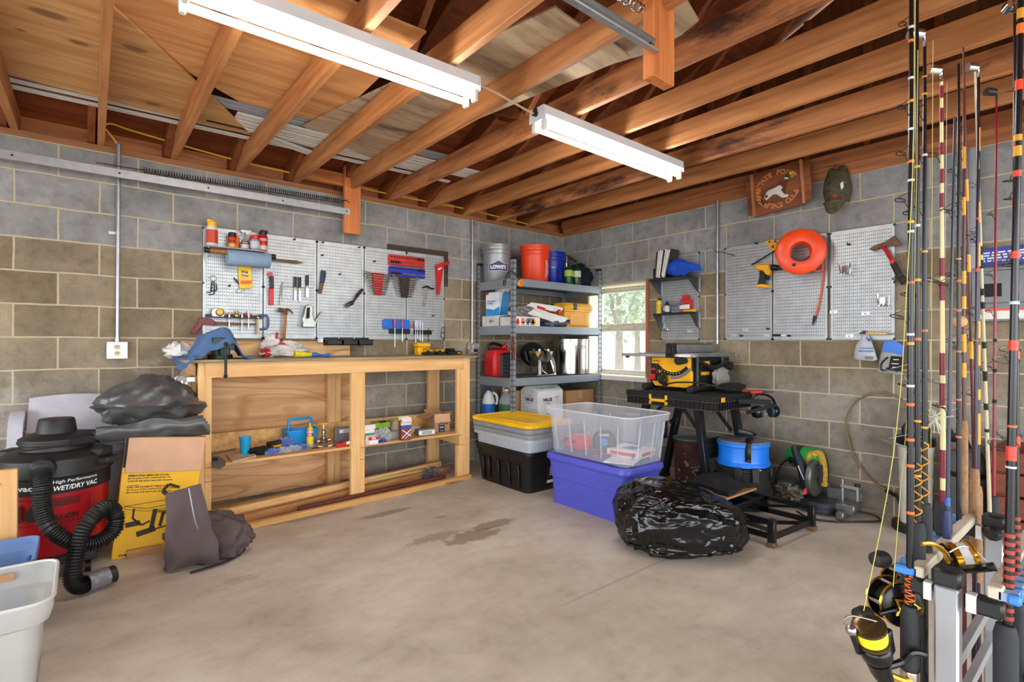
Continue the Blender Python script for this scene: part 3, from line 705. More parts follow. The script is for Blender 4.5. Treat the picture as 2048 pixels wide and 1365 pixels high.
P(t, 'trigger_head', MB().box((-3.415, -.05, zs + .145), (.075, .026, .02)).box((-3.405, -.05, zs + .13), (.024, .024, .02)).box((-3.435, -.05, zs + .125), (.01, .016, .04), (0, .4, 0)), WHITE, bev=.004)
can(-3.365, -.10, .034, .085, 'grey jar with slanted red lid on the pegboard shelf', mat('jar_grey', (150, 160, 176), .4), RED, .03, (.2, .8, mat('jar_label', (196, 204, 214), .5)), .98, 'lidded_jar', 'jar')
c_ = can(-3.305, -.085, .033, .128, 'tall red spray can with black cap, rightmost on the pegboard shelf', mat('can_red2', (196, 24, 30), .35), BLACK, .03, (.1, .35, mat('can_foot', (216, 196, 196), .4)), .8, txt=('~2', .7, INKW))
P(c_, 'nozzle', MB().box((-3.295, -.085, zs + .155), (.05, .025, .018)), BLACK, bev=.003)

# ------------------------------------------------------------------ hand tools hanging on the pegboards
def flat(mb, poly_px, y, th): return mb.prism([(p[0], p[2]) for p in poly_px], (0, y, 0), (1, 0, 0), (0, 0, 1), th)
HK = mat('hook_white', (210, 212, 214), .3, .6)
M('wood_file', 'long rusty flat file hanging beneath the towel roll', 'file', flat(MB(), [(-3.289, -0.04, 1.845), (-3.04, -0.04, 1.848), (-2.986, -0.04, 1.833), (-3.04, -0.04, 1.82), (-3.289, -0.04, 1.826)], -.03, .006), RUST)
# hex keys
t = T('hex_key_set', 'bunch of steel hex keys on a ring, hung on the pegboard', 'hex keys', (-3.621, -0.03, 1.537))
P(t, 'ring', MB().tube([(-3.648, -0.035, 1.659), (-3.626, -0.035, 1.675), (-3.603, -0.035, 1.659), (-3.625, -0.035, 1.635)], .002, 6, True, 6), STEEL)
for i, (a, b, c) in enumerate([((-3.635, -0.035, 1.634), (-3.641, -0.035, 1.557), (-3.669, -0.035, 1.552)), ((-3.623, -0.04, 1.635), (-3.619, -0.04, 1.547), (-3.654, -0.04, 1.534)), ((-3.611, -0.045, 1.624), (-3.604, -0.045, 1.574), (-3.636, -0.045, 1.564))]):
    P(t, 'hex_key', MB().tube([a, b, V(b).lerp(V(c), .15) - V((0, 0, .004)), c], .004, 6), DARKM)
t = T('wipes_packet', 'yellow pouch of hand wipes clipped over a dust mask on the pegboard', 'packet', (-3.417, -0.04, 1.59))
P(t, 'pouch', MB().loft([[V(a) + V((0, -.012 * k, 0)) for a in ((-3.467, -0.03, 1.775), (-3.375, -0.03, 1.784), (-3.363, -0.03, 1.602), (-3.456, -0.03, 1.592))] for k in (0, 1)]), mat('yellow_foil', (246, 196, 24), .35), bev=.004)
P(t, 'lettering', letters(letters(MB(), 'Wet', (-3.422, -0.043, 1.721), (1, 0, 0), (0, 0, 1), .05, .02, .04), 'Ones', (-3.419, -0.043, 1.695), (1, 0, 0), (0, 0, 1), .05, .018, .04), INKB)
P(t, 'stripe', flat(MB(), [(-3.449, -0.044, 1.652), (-3.374, -0.044, 1.661), (-3.374, -0.044, 1.635), (-3.449, -0.044, 1.625)], -.043, .001), mat('orange_band', (230, 96, 30), .5))
M('dust_mask', 'folded dust mask with elastic loop behind the yellow pouch', 'mask', flat(MB(), [(-3.489, -0.025, 1.676), (-3.452, -0.025, 1.638), (-3.455, -0.025, 1.619), (-3.493, -0.025, 1.665)], -.03, .008).tube([(-3.463, -0.03, 1.592), (-3.473, -0.03, 1.569), (-3.456, -0.03, 1.562), (-3.415, -0.03, 1.587)], .0015, 6, False, 5), mat('mask_grey', (70, 66, 62), .8))
# magnetic tool rack with its tools
rk = T('tool_rack', 'black magnetic bar rack holding tools on the first pegboard', 'rack', (-3.486, -0.05, 1.392))
P(rk, 'bar', MB().bb((-3.675, -.045, 1.372), (-3.30, -.022, 1.396)), BLACK, bev=.003)
P(rk, 'ledge', MB().bb((-3.675, -.075, 1.368), (-3.30, -.045, 1.373)), BLACK)
t = T('tape_measure', 'yellow and black tape measure sitting on the magnetic rack', 'tape measure', (-3.60, -.05, 1.374))
P(t, 'case', MB().prism([(-3.642, 1.374), (-3.562, 1.374), (-3.556, 1.39), (-3.558, 1.42), (-3.575, 1.438), (-3.62, 1.44), (-3.642, 1.43)], (0, -.03, 0), (1, 0, 0), (0, 0, 1), .04), mat('tape_chrome', (190, 186, 170), .3, .6), bev=.005)
P(t, 'face', MB().cyl((-3.59, -.0705, 1.408), (-3.59, -.0755, 1.408), .028, n=20), BLACK)
P(t, 'face_label', MB().cyl((-3.59, -.0755, 1.412), (-3.59, -.0765, 1.412), .022, n=20), YEL)
for xx, h0, h1, m_, nm, lb in ((-3.525, 1.30, 1.40, STEEL, 'socket_adapter', 'short chrome bit adapter on the magnetic rack'), (-3.44, 1.275, 1.40, STEEL, 'nut_driver', 'steel nut driver with dark shank on the magnetic rack'), (-3.395, 1.29, 1.42, mat('clear_handle', (210, 206, 196), .3), 'slim_screwdriver', 'slim driver with clear handle on the magnetic rack')):
    t = T(nm, lb, 'tool', (xx, -.06, h0)); P(t, 'shaft', MB().cyl((xx, -.06, h0), (xx, -.06, h1 - .03), .005).cyl((xx, -.06, h0), (xx, -.06, h0 + .03), .007), STEEL)
    P(t, 'handle', MB().lathe([(.006, 0), (.009, .01), (.009, .04), (.006, .05)], (xx, -.06, h1 - .04), 12), m_)
M('brass_plumb_bob', 'round brass fitting standing on the magnetic rack', 'fitting', MB().lathe([(.008, 0), (.016, .008), (.017, .02), (.01, .03), (.009, .036), (.012, .042), (.012, .05), (.004, .054)], (-3.475, -.058, 1.374), 18), mat('brass', (190, 160, 90), .3, .8))
M('yellow_pencil', 'yellow carpenter pencil stuck upright in the magnetic rack', 'pencil', MB().cyl((-3.377 + .04, -.066, 1.255), (-3.377 + .042, -.066, 1.39), .005, n=6), mat('pencil_yellow', (228, 178, 40), .5))
M('screwdriver', 'screwdriver with red handle lying on the magnetic rack', 'screwdriver', MB().cyl((-3.56, -.055, 1.392), (-3.50, -.055, 1.398), .006).cyl((-3.43, -.055, 1.40), (-3.37, -.055, 1.396), .009), mat('tool_red', (190, 40, 40), .4))
t = T('c_clamp', 'blue screw clamp hanging from the end of the magnetic rack', 'clamp', (-3.316, -0.06, 1.287))
P(t, 'frame', MB().tube([(-3.33, -.06, 1.395), (-3.285, -.06, 1.398), (-3.262, -.06, 1.385), (-3.258, -.06, 1.33), (-3.268, -.06, 1.298), (-3.30, -.06, 1.29), (-3.32, -.06, 1.292)], .009, 8, sub=3), mat('clamp_blue', (72, 96, 140), .45))
P(t, 'screw', MB().cyl((-3.325, -.06, 1.255), (-3.325, -.06, 1.38), .006), STEEL)
P(t, 'sliding_bar', MB().cyl((-3.345, -.06, 1.262), (-3.28, -.06, 1.256), .003), STEEL)
# hand saw
t = T('hand_saw', 'compass saw with dark red wooden handle, hung under the magnetic rack', 'saw', (-3.581, -0.03, 1.253))
P(t, 'blade', flat(MB(), [(-3.63, -0.03, 1.343), (-3.338, -0.03, 1.333), (-3.337, -0.03, 1.321), (-3.623, -0.03, 1.311)], -.032, .003), RUST)
P(t, 'handle', flat(MB(), [(-3.617, -0.03, 1.344), (-3.646, -0.03, 1.361), (-3.712, -0.03, 1.37), (-3.733, -0.03, 1.348), (-3.718, -0.03, 1.334), (-3.745, -0.03, 1.297), (-3.773, -0.03, 1.265), (-3.76, -0.03, 1.244), (-3.736, -0.03, 1.247), (-3.714, -0.03, 1.28), (-3.696, -0.03, 1.313), (-3.664, -0.03, 1.317), (-3.626, -0.03, 1.311)], -.036, .02), mat('saw_handle_red', (120, 34, 34), .4, 0, .2), bev=.004)
M('wire_shelf_clip', 'thin reddish wire hook near the bottom of the first pegboard', 'hook', MB().tube([(-3.587, -0.03, 1.253), (-3.525, -0.03, 1.246)], .002, 6), mat('copper_wire', (150, 90, 80), .5))
# second panel
t = T('folding_saw', 'red and black folding utility saw hanging on the second pegboard', 'saw', (-3.234, -0.03, 1.479))
P(t, 'handle', flat(MB(), [(-3.25, -0.03, 1.61), (-3.213, -0.03, 1.613), (-3.216, -0.03, 1.48), (-3.249, -0.03, 1.479)], -.03, .018), RED, bev=.004)
P(t, 'grip', flat(MB(), [(-3.246, -0.03, 1.704), (-3.217, -0.03, 1.706), (-3.213, -0.03, 1.613), (-3.242, -0.03, 1.607)], -.032, .022), BLACK, bev=.004)
P(t, 'pommel', MB().cyl((-3.235, -0.03, 1.72), (-3.241, -0.052, 1.717), .018, n=14), RED)
M('pry_tool', 'slim steel scriber hanging next to the red folding saw', 'tool', MB().tube([(-3.144, -0.035, 1.668), (-3.155, -0.035, 1.624), (-3.162, -0.035, 1.526), (-3.166, -0.035, 1.482)], lambda q: .003 + .005 * math.sin(PI * q), 8), STEEL)
for i, (px, w_, lb) in enumerate((((-3.052, -0.03, 1.716), .011, 'black handled wood chisel, first of the three'), ((-3.017, -0.03, 1.715), .011, 'black handled wood chisel, second of the three'), ((-2.958, -0.03, 1.736), .016, 'black handled wood chisel with wide blade, third of the three'))):
    x, z = px[0], px[2]
    t = T('wood_chisel', lb, 'chisel', (x, -.035, z - .19), group='wood chisels')
    P(t, 'handle', MB().lathe([(.009, -.085), (.012, -.07), (.011, -.03), (.013, -.005), (.009, 0)], (x, -.036, z), 14), BLACK)
    P(t, 'ferrule', MB().cyl((x, -.036, z - .097), (x, -.036, z - .083), .009), mat('brass', (190, 160, 90)))
    P(t, 'blade', MB().bb((x - w_ * .8, -.039, z - (.19 if i < 2 else .18)), (x + w_ * .8, -.034, z - .10)).cyl((x, -.036, z - .11), (x, -.036, z - .095), .006), STEEL, bev=.001)
M('chisel_rail', 'thin wire rail holding the chisels', 'rail', MB().tube([(-3.157, -0.026, 1.629), (-2.909, -0.026, 1.634)], .002, 6), STEEL)
t = T('claw_hammer', 'rusty claw hammer with wooden handle hung by its head', 'hammer', (-3.142, -0.06, 1.157))
P(t, 'handle', MB().tube([(-3.134, -0.07, 1.423), (-3.138, -0.07, 1.329), (-3.145, -0.07, 1.231), (-3.148, -0.07, 1.157)], lambda q: .012 + .004 * q, 10, flat=.8), OAKZ)
P(t, 'head', MB().tube([(-3.186, -0.07, 1.444), (-3.161, -0.07, 1.442)], .017, 12).tube([(-3.164, -0.07, 1.441), (-3.131, -0.07, 1.447), (-3.101, -0.07, 1.444), (-3.078, -0.07, 1.417)], lambda q: .014 - .009 * q, 10, sub=4).tube([(-3.138, -0.07, 1.458), (-3.134, -0.07, 1.408)], .015, 10), RUST)
t = T('staple_gun', 'chrome staple gun hanging on the second pegboard', 'staple gun', (-2.968, -0.04, 1.31))
P(t, 'body', flat(MB(), [(-2.98, -0.04, 1.487), (-2.949, -0.04, 1.501), (-2.917, -0.04, 1.482), (-2.916, -0.04, 1.417), (-2.908, -0.04, 1.376), (-2.884, -0.04, 1.357), (-2.9, -0.04, 1.311), (-3.003, -0.04, 1.313), (-2.999, -0.04, 1.39)], -.03, .03), mat('satin_chrome', (170, 168, 162), .3, .8), bev=.006)
P(t, 'hand_hole', flat(MB(), [(-2.968, -0.05, 1.471), (-2.944, -0.05, 1.476), (-2.947, -0.05, 1.387), (-2.975, -0.05, 1.382)], -.061, .0015), BLACKM, bev=.0)
P(t, 'lever', MB().bar((-2.898, -0.045, 1.356), (-2.841, -0.045, 1.444), .014, .02, (0, 1, 0)), mat('satin_chrome', (170, 168, 162), .3, .8), bev=.003)
M('packet_of_staples', 'flat clear packet of staples behind the staple gun', 'packet', flat(MB(), [(-3.005, -0.03, 1.498), (-2.973, -0.03, 1.492), (-3.004, -0.03, 1.313), (-3.031, -0.03, 1.317)], -.026, .004), clear('clear_pack', (190, 200, 206), .55))
# third panel
t = T('slip_joint_pliers', 'pliers with dark blue grips hanging on the third pegboard', 'pliers', (-2.852, -0.04, 1.592))
P(t, 'grip', MB().tube([(-2.837, -0.04, 1.787), (-2.845, -0.04, 1.724), (-2.849, -0.04, 1.674)], .008, 8, sub=3).tube([(-2.816, -0.04, 1.784), (-2.82, -0.04, 1.718), (-2.836, -0.04, 1.675)], .008, 8, sub=3), mat('grip_blue', (38, 48, 92), .5))
P(t, 'jaws', flat(MB(), [(-2.857, -0.04, 1.682), (-2.824, -0.04, 1.684), (-2.832, -0.04, 1.651), (-2.844, -0.04, 1.592), (-2.869, -0.04, 1.595), (-2.861, -0.04, 1.645)], -.034, .014), RUST, bev=.002)
t = T('hex_bit_wrench', 'angled black T wrench hung on the third pegboard', 'wrench', (-2.584, -0.05, 1.514))
P(t, 'grip', MB().cyl((-2.549, -0.05, 1.584), (-2.495, -0.05, 1.652), .013, n=12).cyl((-2.575, -0.05, 1.54), (-2.545, -0.05, 1.585), .008), BLACK)
P(t, 'head', MB().cyl((-2.626, -0.045, 1.508), (-2.582, -0.055, 1.535), .018, n=14).cyl((-2.632, -0.06, 1.507), (-2.622, -0.035, 1.509), .019, n=14), BLACK)
t = T('parts_bin_row', 'row of three open black bins hung at the foot of the pegboards', 'bins', (-2.682, -0.06, 1.202))
for i in range(3):
    xa = -2.84 + .135 * i + .02
    b = MB().bb((xa, -.11, 1.17), (xa + .125, -.024, 1.176)).bb((xa, -.11, 1.17), (xa + .125, -.106, 1.21)).bb((xa, -.026, 1.17), (xa + .125, -.022, 1.235)).bb((xa, -.11, 1.17), (xa + .004, -.022, 1.215)).bb((xa + .121, -.11, 1.17), (xa + .125, -.022, 1.215))
    P(t, 'bin', b, BLACK)
    if i: P(t, 'small_parts', MB().box((xa + .0625, -.066, 1.19), (.10, .07, .025)), mat('bagged_hardware', (150, 142, 138), .4, .3, .5, 120, .6, 90), bev=.01)
M('hook_bracket', 'white plastic bracket beside the black bins', 'bracket', MB().bb((-2.875, -.05, 1.19), (-2.83, -.022, 1.225)).bb((-2.865, -.07, 1.20), (-2.855, -.05, 1.215)), HK, bev=.004)
# small empty hooks left on the boards
def hook(p, lb, m_=HK, k=1.0):
    x, y, z = p
    M('pegboard_hook', lb, 'hook', MB().box((x, -.024, z), (.018 * k, .006, .012)).tube([(x, -.026, z), (x, -.05, z - .004), (x, -.056, z + .012)], .0025, 6, sub=3), m_, 'empty pegboard hooks')
for p, lb in (((-3.188, -0.03, 1.724), 'empty white hook above the scriber'), ((-3.087, -0.03, 1.717), 'empty white hook left of the chisels'), ((-2.706, -0.03, 1.517), 'empty white hook left of the angled black tool')): hook(p, lb)
for p, lb in (((-3.057, -0.03, 2.015), 'small dark hook high on the second pegboard'), ((-2.83, -0.03, 2.02), 'dark hook at the top of the third pegboard'), ((-2.834, -0.03, 1.912), 'small dark hook high on the third pegboard, below another'), ((-2.516, -0.03, 2.016), 'long dark hook at the top right of the third pegboard'), ((-2.686, -0.03, 1.768), 'dark stubby hook mid height on the third pegboard'), ((-2.377, -0.03, 1.909), 'small dark hook left of the red socket tray'), ((-3.52, -0.03, 1.61), 'small dark hook left of the yellow pouch'), ((-1.781, -0.03, 1.45), 'small dark hook right of the screwdrivers')): hook(p, lb, DARKM)

# ------------------------------------------------------------------ socket trays, wrench racks, drivers on the fourth and fifth panels
def tray(x0, x1, z0, z1, m_, label, seed):
    t = T('socket_tray', label, 'socket tray', ((x0 + x1) / 2, -.03, z0), group='socket trays')
    P(t, 'tray', MB().bb((x0, -.055, z0), (x1, -.022, z1)), m_, bev=.004)
    rn = random.Random(seed); s = MB(); hl = MB()
    for r, (zf, n) in enumerate(((.78, 13), (.27, 15))):
        for i in range(n):
            x = x0 + .02 + (x1 - x0 - .04) * i / (n - 1); z = z0 + (z1 - z0) * zf; rr = .0085 + (.006 if (i > 9) == (r == 0) and (i > 8 or i < 4) else 0)
            if (r == 1 and i > 4): s.cyl((x, -.055, z), (x, -.064, z), rr * .9, n=10)
            else: hl.cyl((x, -.0545, z), (x, -.0556, z), rr, n=12)
    P(t, 'sockets', s, CHROME); P(t, 'holes', hl, mat('hole_dark', (40, 12, 14) if seed == 1 else (10, 14, 50), .7))
    return t
tray(-2.245, -1.885, 1.895, 1.985, RED, 'red socket tray on the pegboard above a blue one', 1)
tray(-2.24, -1.88, 1.795, 1.882, mat('tray_blue', (24, 44, 170), .4), 'blue socket tray on the pegboard under a red one', 2)
def wrenches(xc, z0, m_, label, g):
    rack = T('wrench_holder', label[0], 'wrench rack', (xc, -.03, z0 - .19))
    P(rack, 'holder', MB().prism([(xc - .055, z0), (xc + .055, z0), (xc + .032, z0 - .195), (xc - .032, z0 - .195)], (0, -.03, 0), (1, 0, 0), (0, 0, 1), .014), m_, bev=.003)
    for i in range(9):
        z = z0 - .010 - .0215 * i; L = .118 - .0075 * i; r = .0155 - .0008 * i
        t = T('combination_wrench', label[1] % ('first', 'second', 'third', 'fourth', 'fifth', 'sixth', 'seventh', 'eighth', 'last')[i], 'wrench', (xc, -.05, z - .01), group=g)
        P(t, 'shank', MB().tube([(xc - L, -.05, z + .004), (xc + L, -.05, z - .004)], .0055, 6, flat=.8), STEEL)
        P(t, 'ring_end', MB().lathe([(r * .55, -.004), (r, -.004), (r, .004), (r * .55, .004)], (xc + L, -.05, z - .004), 12, (0, 1, 0), False, False), CHROME)
        P(t, 'open_end', MB().prism([(xc - L + a * r, z + .004 + c * r) for a, c in ((.6, .5), (-.4, 1), (-1.3, .9), (-.5, .35), (-.5, -.35), (-1.3, -.9), (-.4, -1), (.6, -.5))], (0, -.053, 0), (1, 0, 0), (0, 0, 1), .007), CHROME)
wrenches(-2.345 + .0, 1.807, mat('holder_red', (216, 30, 30), .35), ('red wrench holder on the pegboard under the socket trays', '%s wrench from the top in the red holder'), 'wrenches in the red holder')
wrenches(-2.085, 1.80, mat('holder_black', (36, 34, 32), .5), ('black wrench holder on the pegboard under the socket trays', '%s wrench from the top in the black holder'), 'wrenches in the black holder')
t = T('saw_square', 'red triangular square with handle hanging at the dark board', 'square', (-1.738, -0.04, 1.652))
P(t, 'blade', flat(MB(), [(-1.756, -0.04, 1.924), (-1.661, -0.04, 1.962), (-1.678, -0.04, 1.897), (-1.716, -0.04, 1.653), (-1.744, -0.04, 1.652)], -.035, .008), RED, bev=.001)
P(t, 'handle', flat(MB(), [(-1.762, -0.04, 1.937), (-1.627, -0.04, 1.985), (-1.627, -0.04, 1.951), (-1.756, -0.04, 1.9)], -.05, .03), RED, bev=.003)
P(t, 'cut_out', flat(MB(), [(-1.738, -0.046, 1.906), (-1.693, -0.046, 1.924), (-1.698, -0.046, 1.904), (-1.737, -0.046, 1.886)], -.0445, .001), INKW)
t = T('air_gun', 'chrome blow gun tool hanging left of the red square', 'air tool', (-1.88, -0.04, 1.54))
P(t, 'body', MB().tube([(-1.896, -0.04, 1.708), (-1.854, -0.04, 1.725), (-1.81, -0.04, 1.709), (-1.777, -0.04, 1.707)], .008, 8, sub=3), DARKM)
P(t, 'lever', MB().tube([(-1.867, -0.045, 1.7), (-1.877, -0.045, 1.62), (-1.888, -0.045, 1.539)], .003, 6, sub=3).tube([(-1.851, -0.045, 1.701), (-1.861, -0.045, 1.621), (-1.882, -0.045, 1.539)], .003, 6, sub=3), mat('dull_steel', (130, 130, 128), .5, .7))
t = T('bit_case_holder', 'blue three-lobed case holding screwdrivers on the pegboard', 'holder', (-2.212, -0.05, 1.334))
P(t, 'case', MB().prism([q[:2] for q in rrect(.265, .088, .02, 0, 4, (-2.165, 1.359))], (0, -.022, 0), (1, 0, 0), (0, 0, 1), .028), mat('case_blue', (30, 108, 206), .4), bev=.004)
P(t, 'rail', MB().bb((-2.235, -.045, 1.272), (-2.03, -.024, 1.316)), BLACK, bev=.003)
P(t, 'groove', MB().bb((-2.215, -.0525, 1.316), (-2.21, -.049, 1.402)).bb((-2.125, -.0525, 1.316), (-2.12, -.049, 1.402)), mat('case_groove', (14, 60, 130), .5))
def driver(x, ztop, L, hm, label, g, y=-.06, hl=.075, hr=.011):
    t = T('screwdriver', label, 'screwdriver', (x, y, ztop - L), group=g)
    P(t, 'handle', MB().lathe([(.006, -hl), (hr * .8, -hl + .008), (hr, -hl * .55), (hr, -.012), (hr * .75, 0)], (x, y, ztop), 12), hm)
    P(t, 'shaft', MB().cyl((x, y, ztop - L), (x, y, ztop - hl), .0032, n=8), STEEL)
PINKH = mat('pink_handle', (214, 70, 96), .3); CLRH = mat('clear_blue_handle', (206, 208, 226), .2); 
driver(-2.193, 1.40, .25, PINKH, 'pink handled screwdriver, first in the blue case', 'drivers in the blue case')
driver(-2.118, 1.40, .20, PINKH, 'pink handled screwdriver, second in the blue case', 'drivers in the blue case')
driver(-2.022, 1.362, .06, PINKH, 'stubby pink handled driver at the end of the blue case', 'drivers in the blue case', hl=.04, hr=.008)
rk = T('screwdriver_rack', 'black rack of clear handled screwdrivers at the end of the pegboard', 'rack', (-1.90, -.03, 1.265))
P(rk, 'bar', MB().bb((-1.985, -.045, 1.268), (-1.80, -.022, 1.31)), BLACK, bev=.003); P(rk, 'ledge', MB().bb((-1.985, -.07, 1.30), (-1.80, -.045, 1.305)), BLACK)
for i, (x, L, lb) in enumerate(((-1.982, .22, 'clear handled screwdriver with longest shaft, first in the black rack'), (-1.962, .17, 'clear handled screwdriver, second in the black rack'), (-1.937, .19, 'clear handled screwdriver, third in the black rack'), (-1.912, .18, 'short clear handled screwdriver, fourth in the black rack'))):
    driver(x, 1.40 - (.018 if i == 3 else 0), L, CLRH, lb, 'drivers in the black rack', -.06, .075 if i < 3 else .05)
M('thin_punch', 'thin dark punch in the black screwdriver rack', 'punch', MB().cyl((-1.845, -.055, 1.20), (-1.845, -.055, 1.325), .004), DARKM)
M('safety_glasses', 'dark safety glasses hanging at the lower end of the pegboard', 'glasses', MB().tube([(-1.69, -.03, 1.285), (-1.655, -.03, 1.29), (-1.65, -.03, 1.25), (-1.672, -.03, 1.235), (-1.69, -.03, 1.25)], .003, 6, True, 4).tube([(-1.685, -.035, 1.33), (-1.655, -.035, 1.34), (-1.648, -.03, 1.30), (-1.68, -.03, 1.288)], .003, 6, True, 4), mat('dark_frames', (40, 30, 60), .35))

from mathutils import noise as NZ
def nz(p, s=1.0, seed=0): return NZ.noise(V(p) * s + V((seed * 3.7, seed * 1.3, seed * 5.1)))

# ------------------------------------------------------------------ workbench
wb = T('workbench', 'long pine workbench with open shelf below the pegboards', 'workbench', (-2.76, -.30, 0))
P(wb, 'worktop', MB().bb((-3.875, -.585, 1.06), (-1.655, -.022, 1.08)), wood('worn_worktop', (176, 156, 120), (130, 112, 84), 'x', 30, 4, 1.2, .3, stain=(120, 110, 92)), bev=.002)
P(wb, 'front_rail', MB().bb((-3.757, -.56, .962), (-1.787, -.522, 1.06)), PINEX, bev=.003)
P(wb, 'back_rail', MB().bb((-3.757, -.06, .97), (-1.787, -.022, 1.06)), PINEX, bev=.003)
for x0 in (-3.797, -1.758): P(wb, 'end_rail', MB().bb((x0, -.522, .97), (x0 + .038, -.06, 1.06)), PINEY, bev=.003)
for (a, b_, c) in ((-3.797, -3.757, -3.719), (-1.719, -1.787, -1.85), (-2.80, -2.729, -2.691)):
    lo, hi = min(a, b_), max(a, b_)
    P(wb, 'leg', MB().bb((lo, -.56, 0), (hi, -.472 if a != -2.80 else -.522, 1.06 if a != -2.80 else .962)), PINEZ, bev=.003)
    lo, hi = min(b_, c), max(b_, c)
    P(wb, 'leg_block', MB().bb((lo, -.56, .0), (hi, -.522, .30)).bb((lo, -.56, .392), (hi, -.522, .962)), PINEZ, bev=.003)
for lo, hi in ((-3.83, -3.72), (-2.808, -2.697), (-1.866, -1.741)):
    P(wb, 'back_leg', MB().bb((lo, -.098, 0), (hi - .05, -.06, .97)).bb((hi - .05, -.09, 0), (hi, -.05, .97)), PINEZ, bev=.003)
for lo in (-3.757, -2.729, -1.825): P(wb, 'shelf_bearer', MB().bb((lo, -.56, .302), (lo + .038, -.06, .39)), PINEY, bev=.003)
P(wb, 'shelf', MB().bb((-3.757, -.555, .39), (-1.74, -.06, .41)), wood('shelf_board', (226, 178, 118), (196, 144, 88), 'x', 20, 4, 1.2, .3), bev=.002)
OSB = mat('strand_board', (214, 168, 104), .75, 0, .3, 26)
P(wb, 'shelf_back', MB().bb((-3.72, -.112, .41), (-1.62, -.10, .535)), OSB)

# ------------------------------------------------------------------ lumber lying under the bench
def lumber(label, p0, p1, w_, h, m, z=0, name='lumber_board'):
    a, b = V(p0), V(p1); a.z = b.z = z + h / 2
    return M(name, label, 'board', MB().bar(a, b, w_, h), m, 'boards lying under the bench', bev=.003)
BR = wood('brown_lumber', (186, 132, 78), (150, 98, 54), 'x', 26, 4, 1.3, .3)
GRN = wood('treated_lumber', (196, 170, 104), (160, 138, 80), 'x', 26, 4, 1.3, .3)
lumber('long pine board on the floor along the front of the bench', (-3.80, -.735, 0), (-1.73, -.585, 0), .04, .04, wood('floor_board', (216, 168, 100), (190, 138, 76), 'x', 26, 4, 1.3, .3))
lumber('pale pine board on edge, lying under the bench from front to back', (-3.70, -.53, 0), (-1.80, -.20, 0), .04, .10, PINEX)
lumber('brown board lying just in front of the pale one under the bench', (-3.66, -.60, 0), (-1.76, -.27, 0), .05, .062, BR)
lumber('short treated board with a pale green tint under the bench', (-3.60, -.44, 0), (-3.17, -.36, 0), .05, .09, GRN)
lumber('short pine offcut at the left end under the bench', (-3.70, -.42, 0), (-3.40, -.37, 0), .05, .075, PINEX)
lumber('dark red strip of moulding under the bench', (-3.2, -.615, 0), (-1.93, -.495, 0), .03, .05, wood('mahogany_strip', (112, 54, 40), (84, 38, 30), 'x'))
lumber('thin white strip lying between the boards under the bench', (-3.38, -.665, 0), (-2.30, -.575, 0), .022, .022, mat('white_strip', (228, 222, 208), .5))
lumber('treated board behind the brown one on the right under the bench', (-2.65, -.34, 0), (-2.02, -.30, 0), .04, .08, GRN)
hb = MB(); rn = random.Random(3)
for i in range(260):
    c = V((-2.0 + rn.gauss(0, .05), -.36 + rn.gauss(0, .03), .02 + abs(rn.gauss(0, .03)))); d = V((rn.gauss(0, 1), rn.gauss(0, 1), rn.gauss(0, .5))).normalized() * .012
    hb.cyl(c - d, c + d, .003, n=5)
M('loose_nails', 'heap of loose grey nails on the floor under the bench', 'nails', hb, mat('nail_steel', (120, 130, 142), .35, .8), kind='stuff')
M('dry_straw', 'small tuft of dry straw on the floor at the bench corner', 'straw', (lambda m: [m.tube([(-1.93 + rn.gauss(0, .05), -.64 + rn.gauss(0, .02), .003), (-1.93 + rn.gauss(0, .05), -.64 + rn.gauss(0, .025), .02), (-1.93 + rn.gauss(0, .06), -.645 + rn.gauss(0, .02), .004)], .0012, 4, sub=3) for _ in range(16)] and m)(MB()), mat('straw', (150, 124, 92), .8), kind='stuff')

# ------------------------------------------------------------------ goods on the bench shelf (top at z .41)
zs = .41
M('small_board', 'small grey edged board with loose screws under the blue cup', 'board', MB().prism([q[:2] for q in ((-3.597, -0.333, 0.415), (-3.609, -0.61, 0.415), (-3.444, -0.516, 0.415), (-3.435, -0.38, 0.415))], (0, 0, .41), (1, 0, 0), (0, 1, 0), .014), mat('edged_board', (196, 170, 134), .7), bev=.002)
c = (-3.492, -0.409, 0.424)
t = vessel('plastic_cup', 'bright blue plastic cup standing on the bench shelf', 'cup', c, [('cup', [(.027, 0), (.029, .004), (.037, .112), (.0385, .118), (.0385, .12), (.036, .12), (.027, .006)], mat('cup_blue', (26, 164, 214), .35)), ('inside', [(.0262, .007), (.0355, .118)], mat('cup_inner', (206, 226, 232), .4))])
for i in range(9):
    x, y = c[0] - .06 + .012 * (i % 5), c[1] - .012 * (i // 5) + rn.gauss(0, .006)
    M('screw', 'loose screw lying on the small board in front of the blue cup', 'screw', MB().cyl((x, y, .4265), (x + rn.gauss(0, .008), y + .012, .4268), .002, n=6).cyl((x, y - .001, .4268), (x, y, .4268), .004, n=8), STEEL, 'loose screws by the blue cup')
M('octagon_offcut', 'dark grey octagonal offcut at the left end of the bench shelf', 'offcut', MB().prism([q[:2] for q in ((-3.737, -0.679, 0.415), (-3.69, -0.397, 0.415), (-3.653, -0.407, 0.415), (-3.641, -0.566, 0.415), (-3.658, -0.658, 0.415), (-3.703, -0.739, 0.415))], (0, 0, .411), (1, 0, 0), (0, 1, 0), .018), mat('slate_grey', (92, 98, 104), .6), bev=.002)
M('plastic_pull', 'black plastic knob on the octagonal offcut', 'knob', MB().lathe([(.014, 0), (.016, .01), (.008, .022)], (-3.696, -0.534, 0.43), 14), BLACK)
M('steel_bar', 'grey metal angle bar lying along the back of the bench shelf', 'bar', MB().bar((-3.664, -0.244, 0.416), (-3.503, -0.157, 0.416), .02, .012), mat('bar_grey', (120, 124, 126), .5, .5))
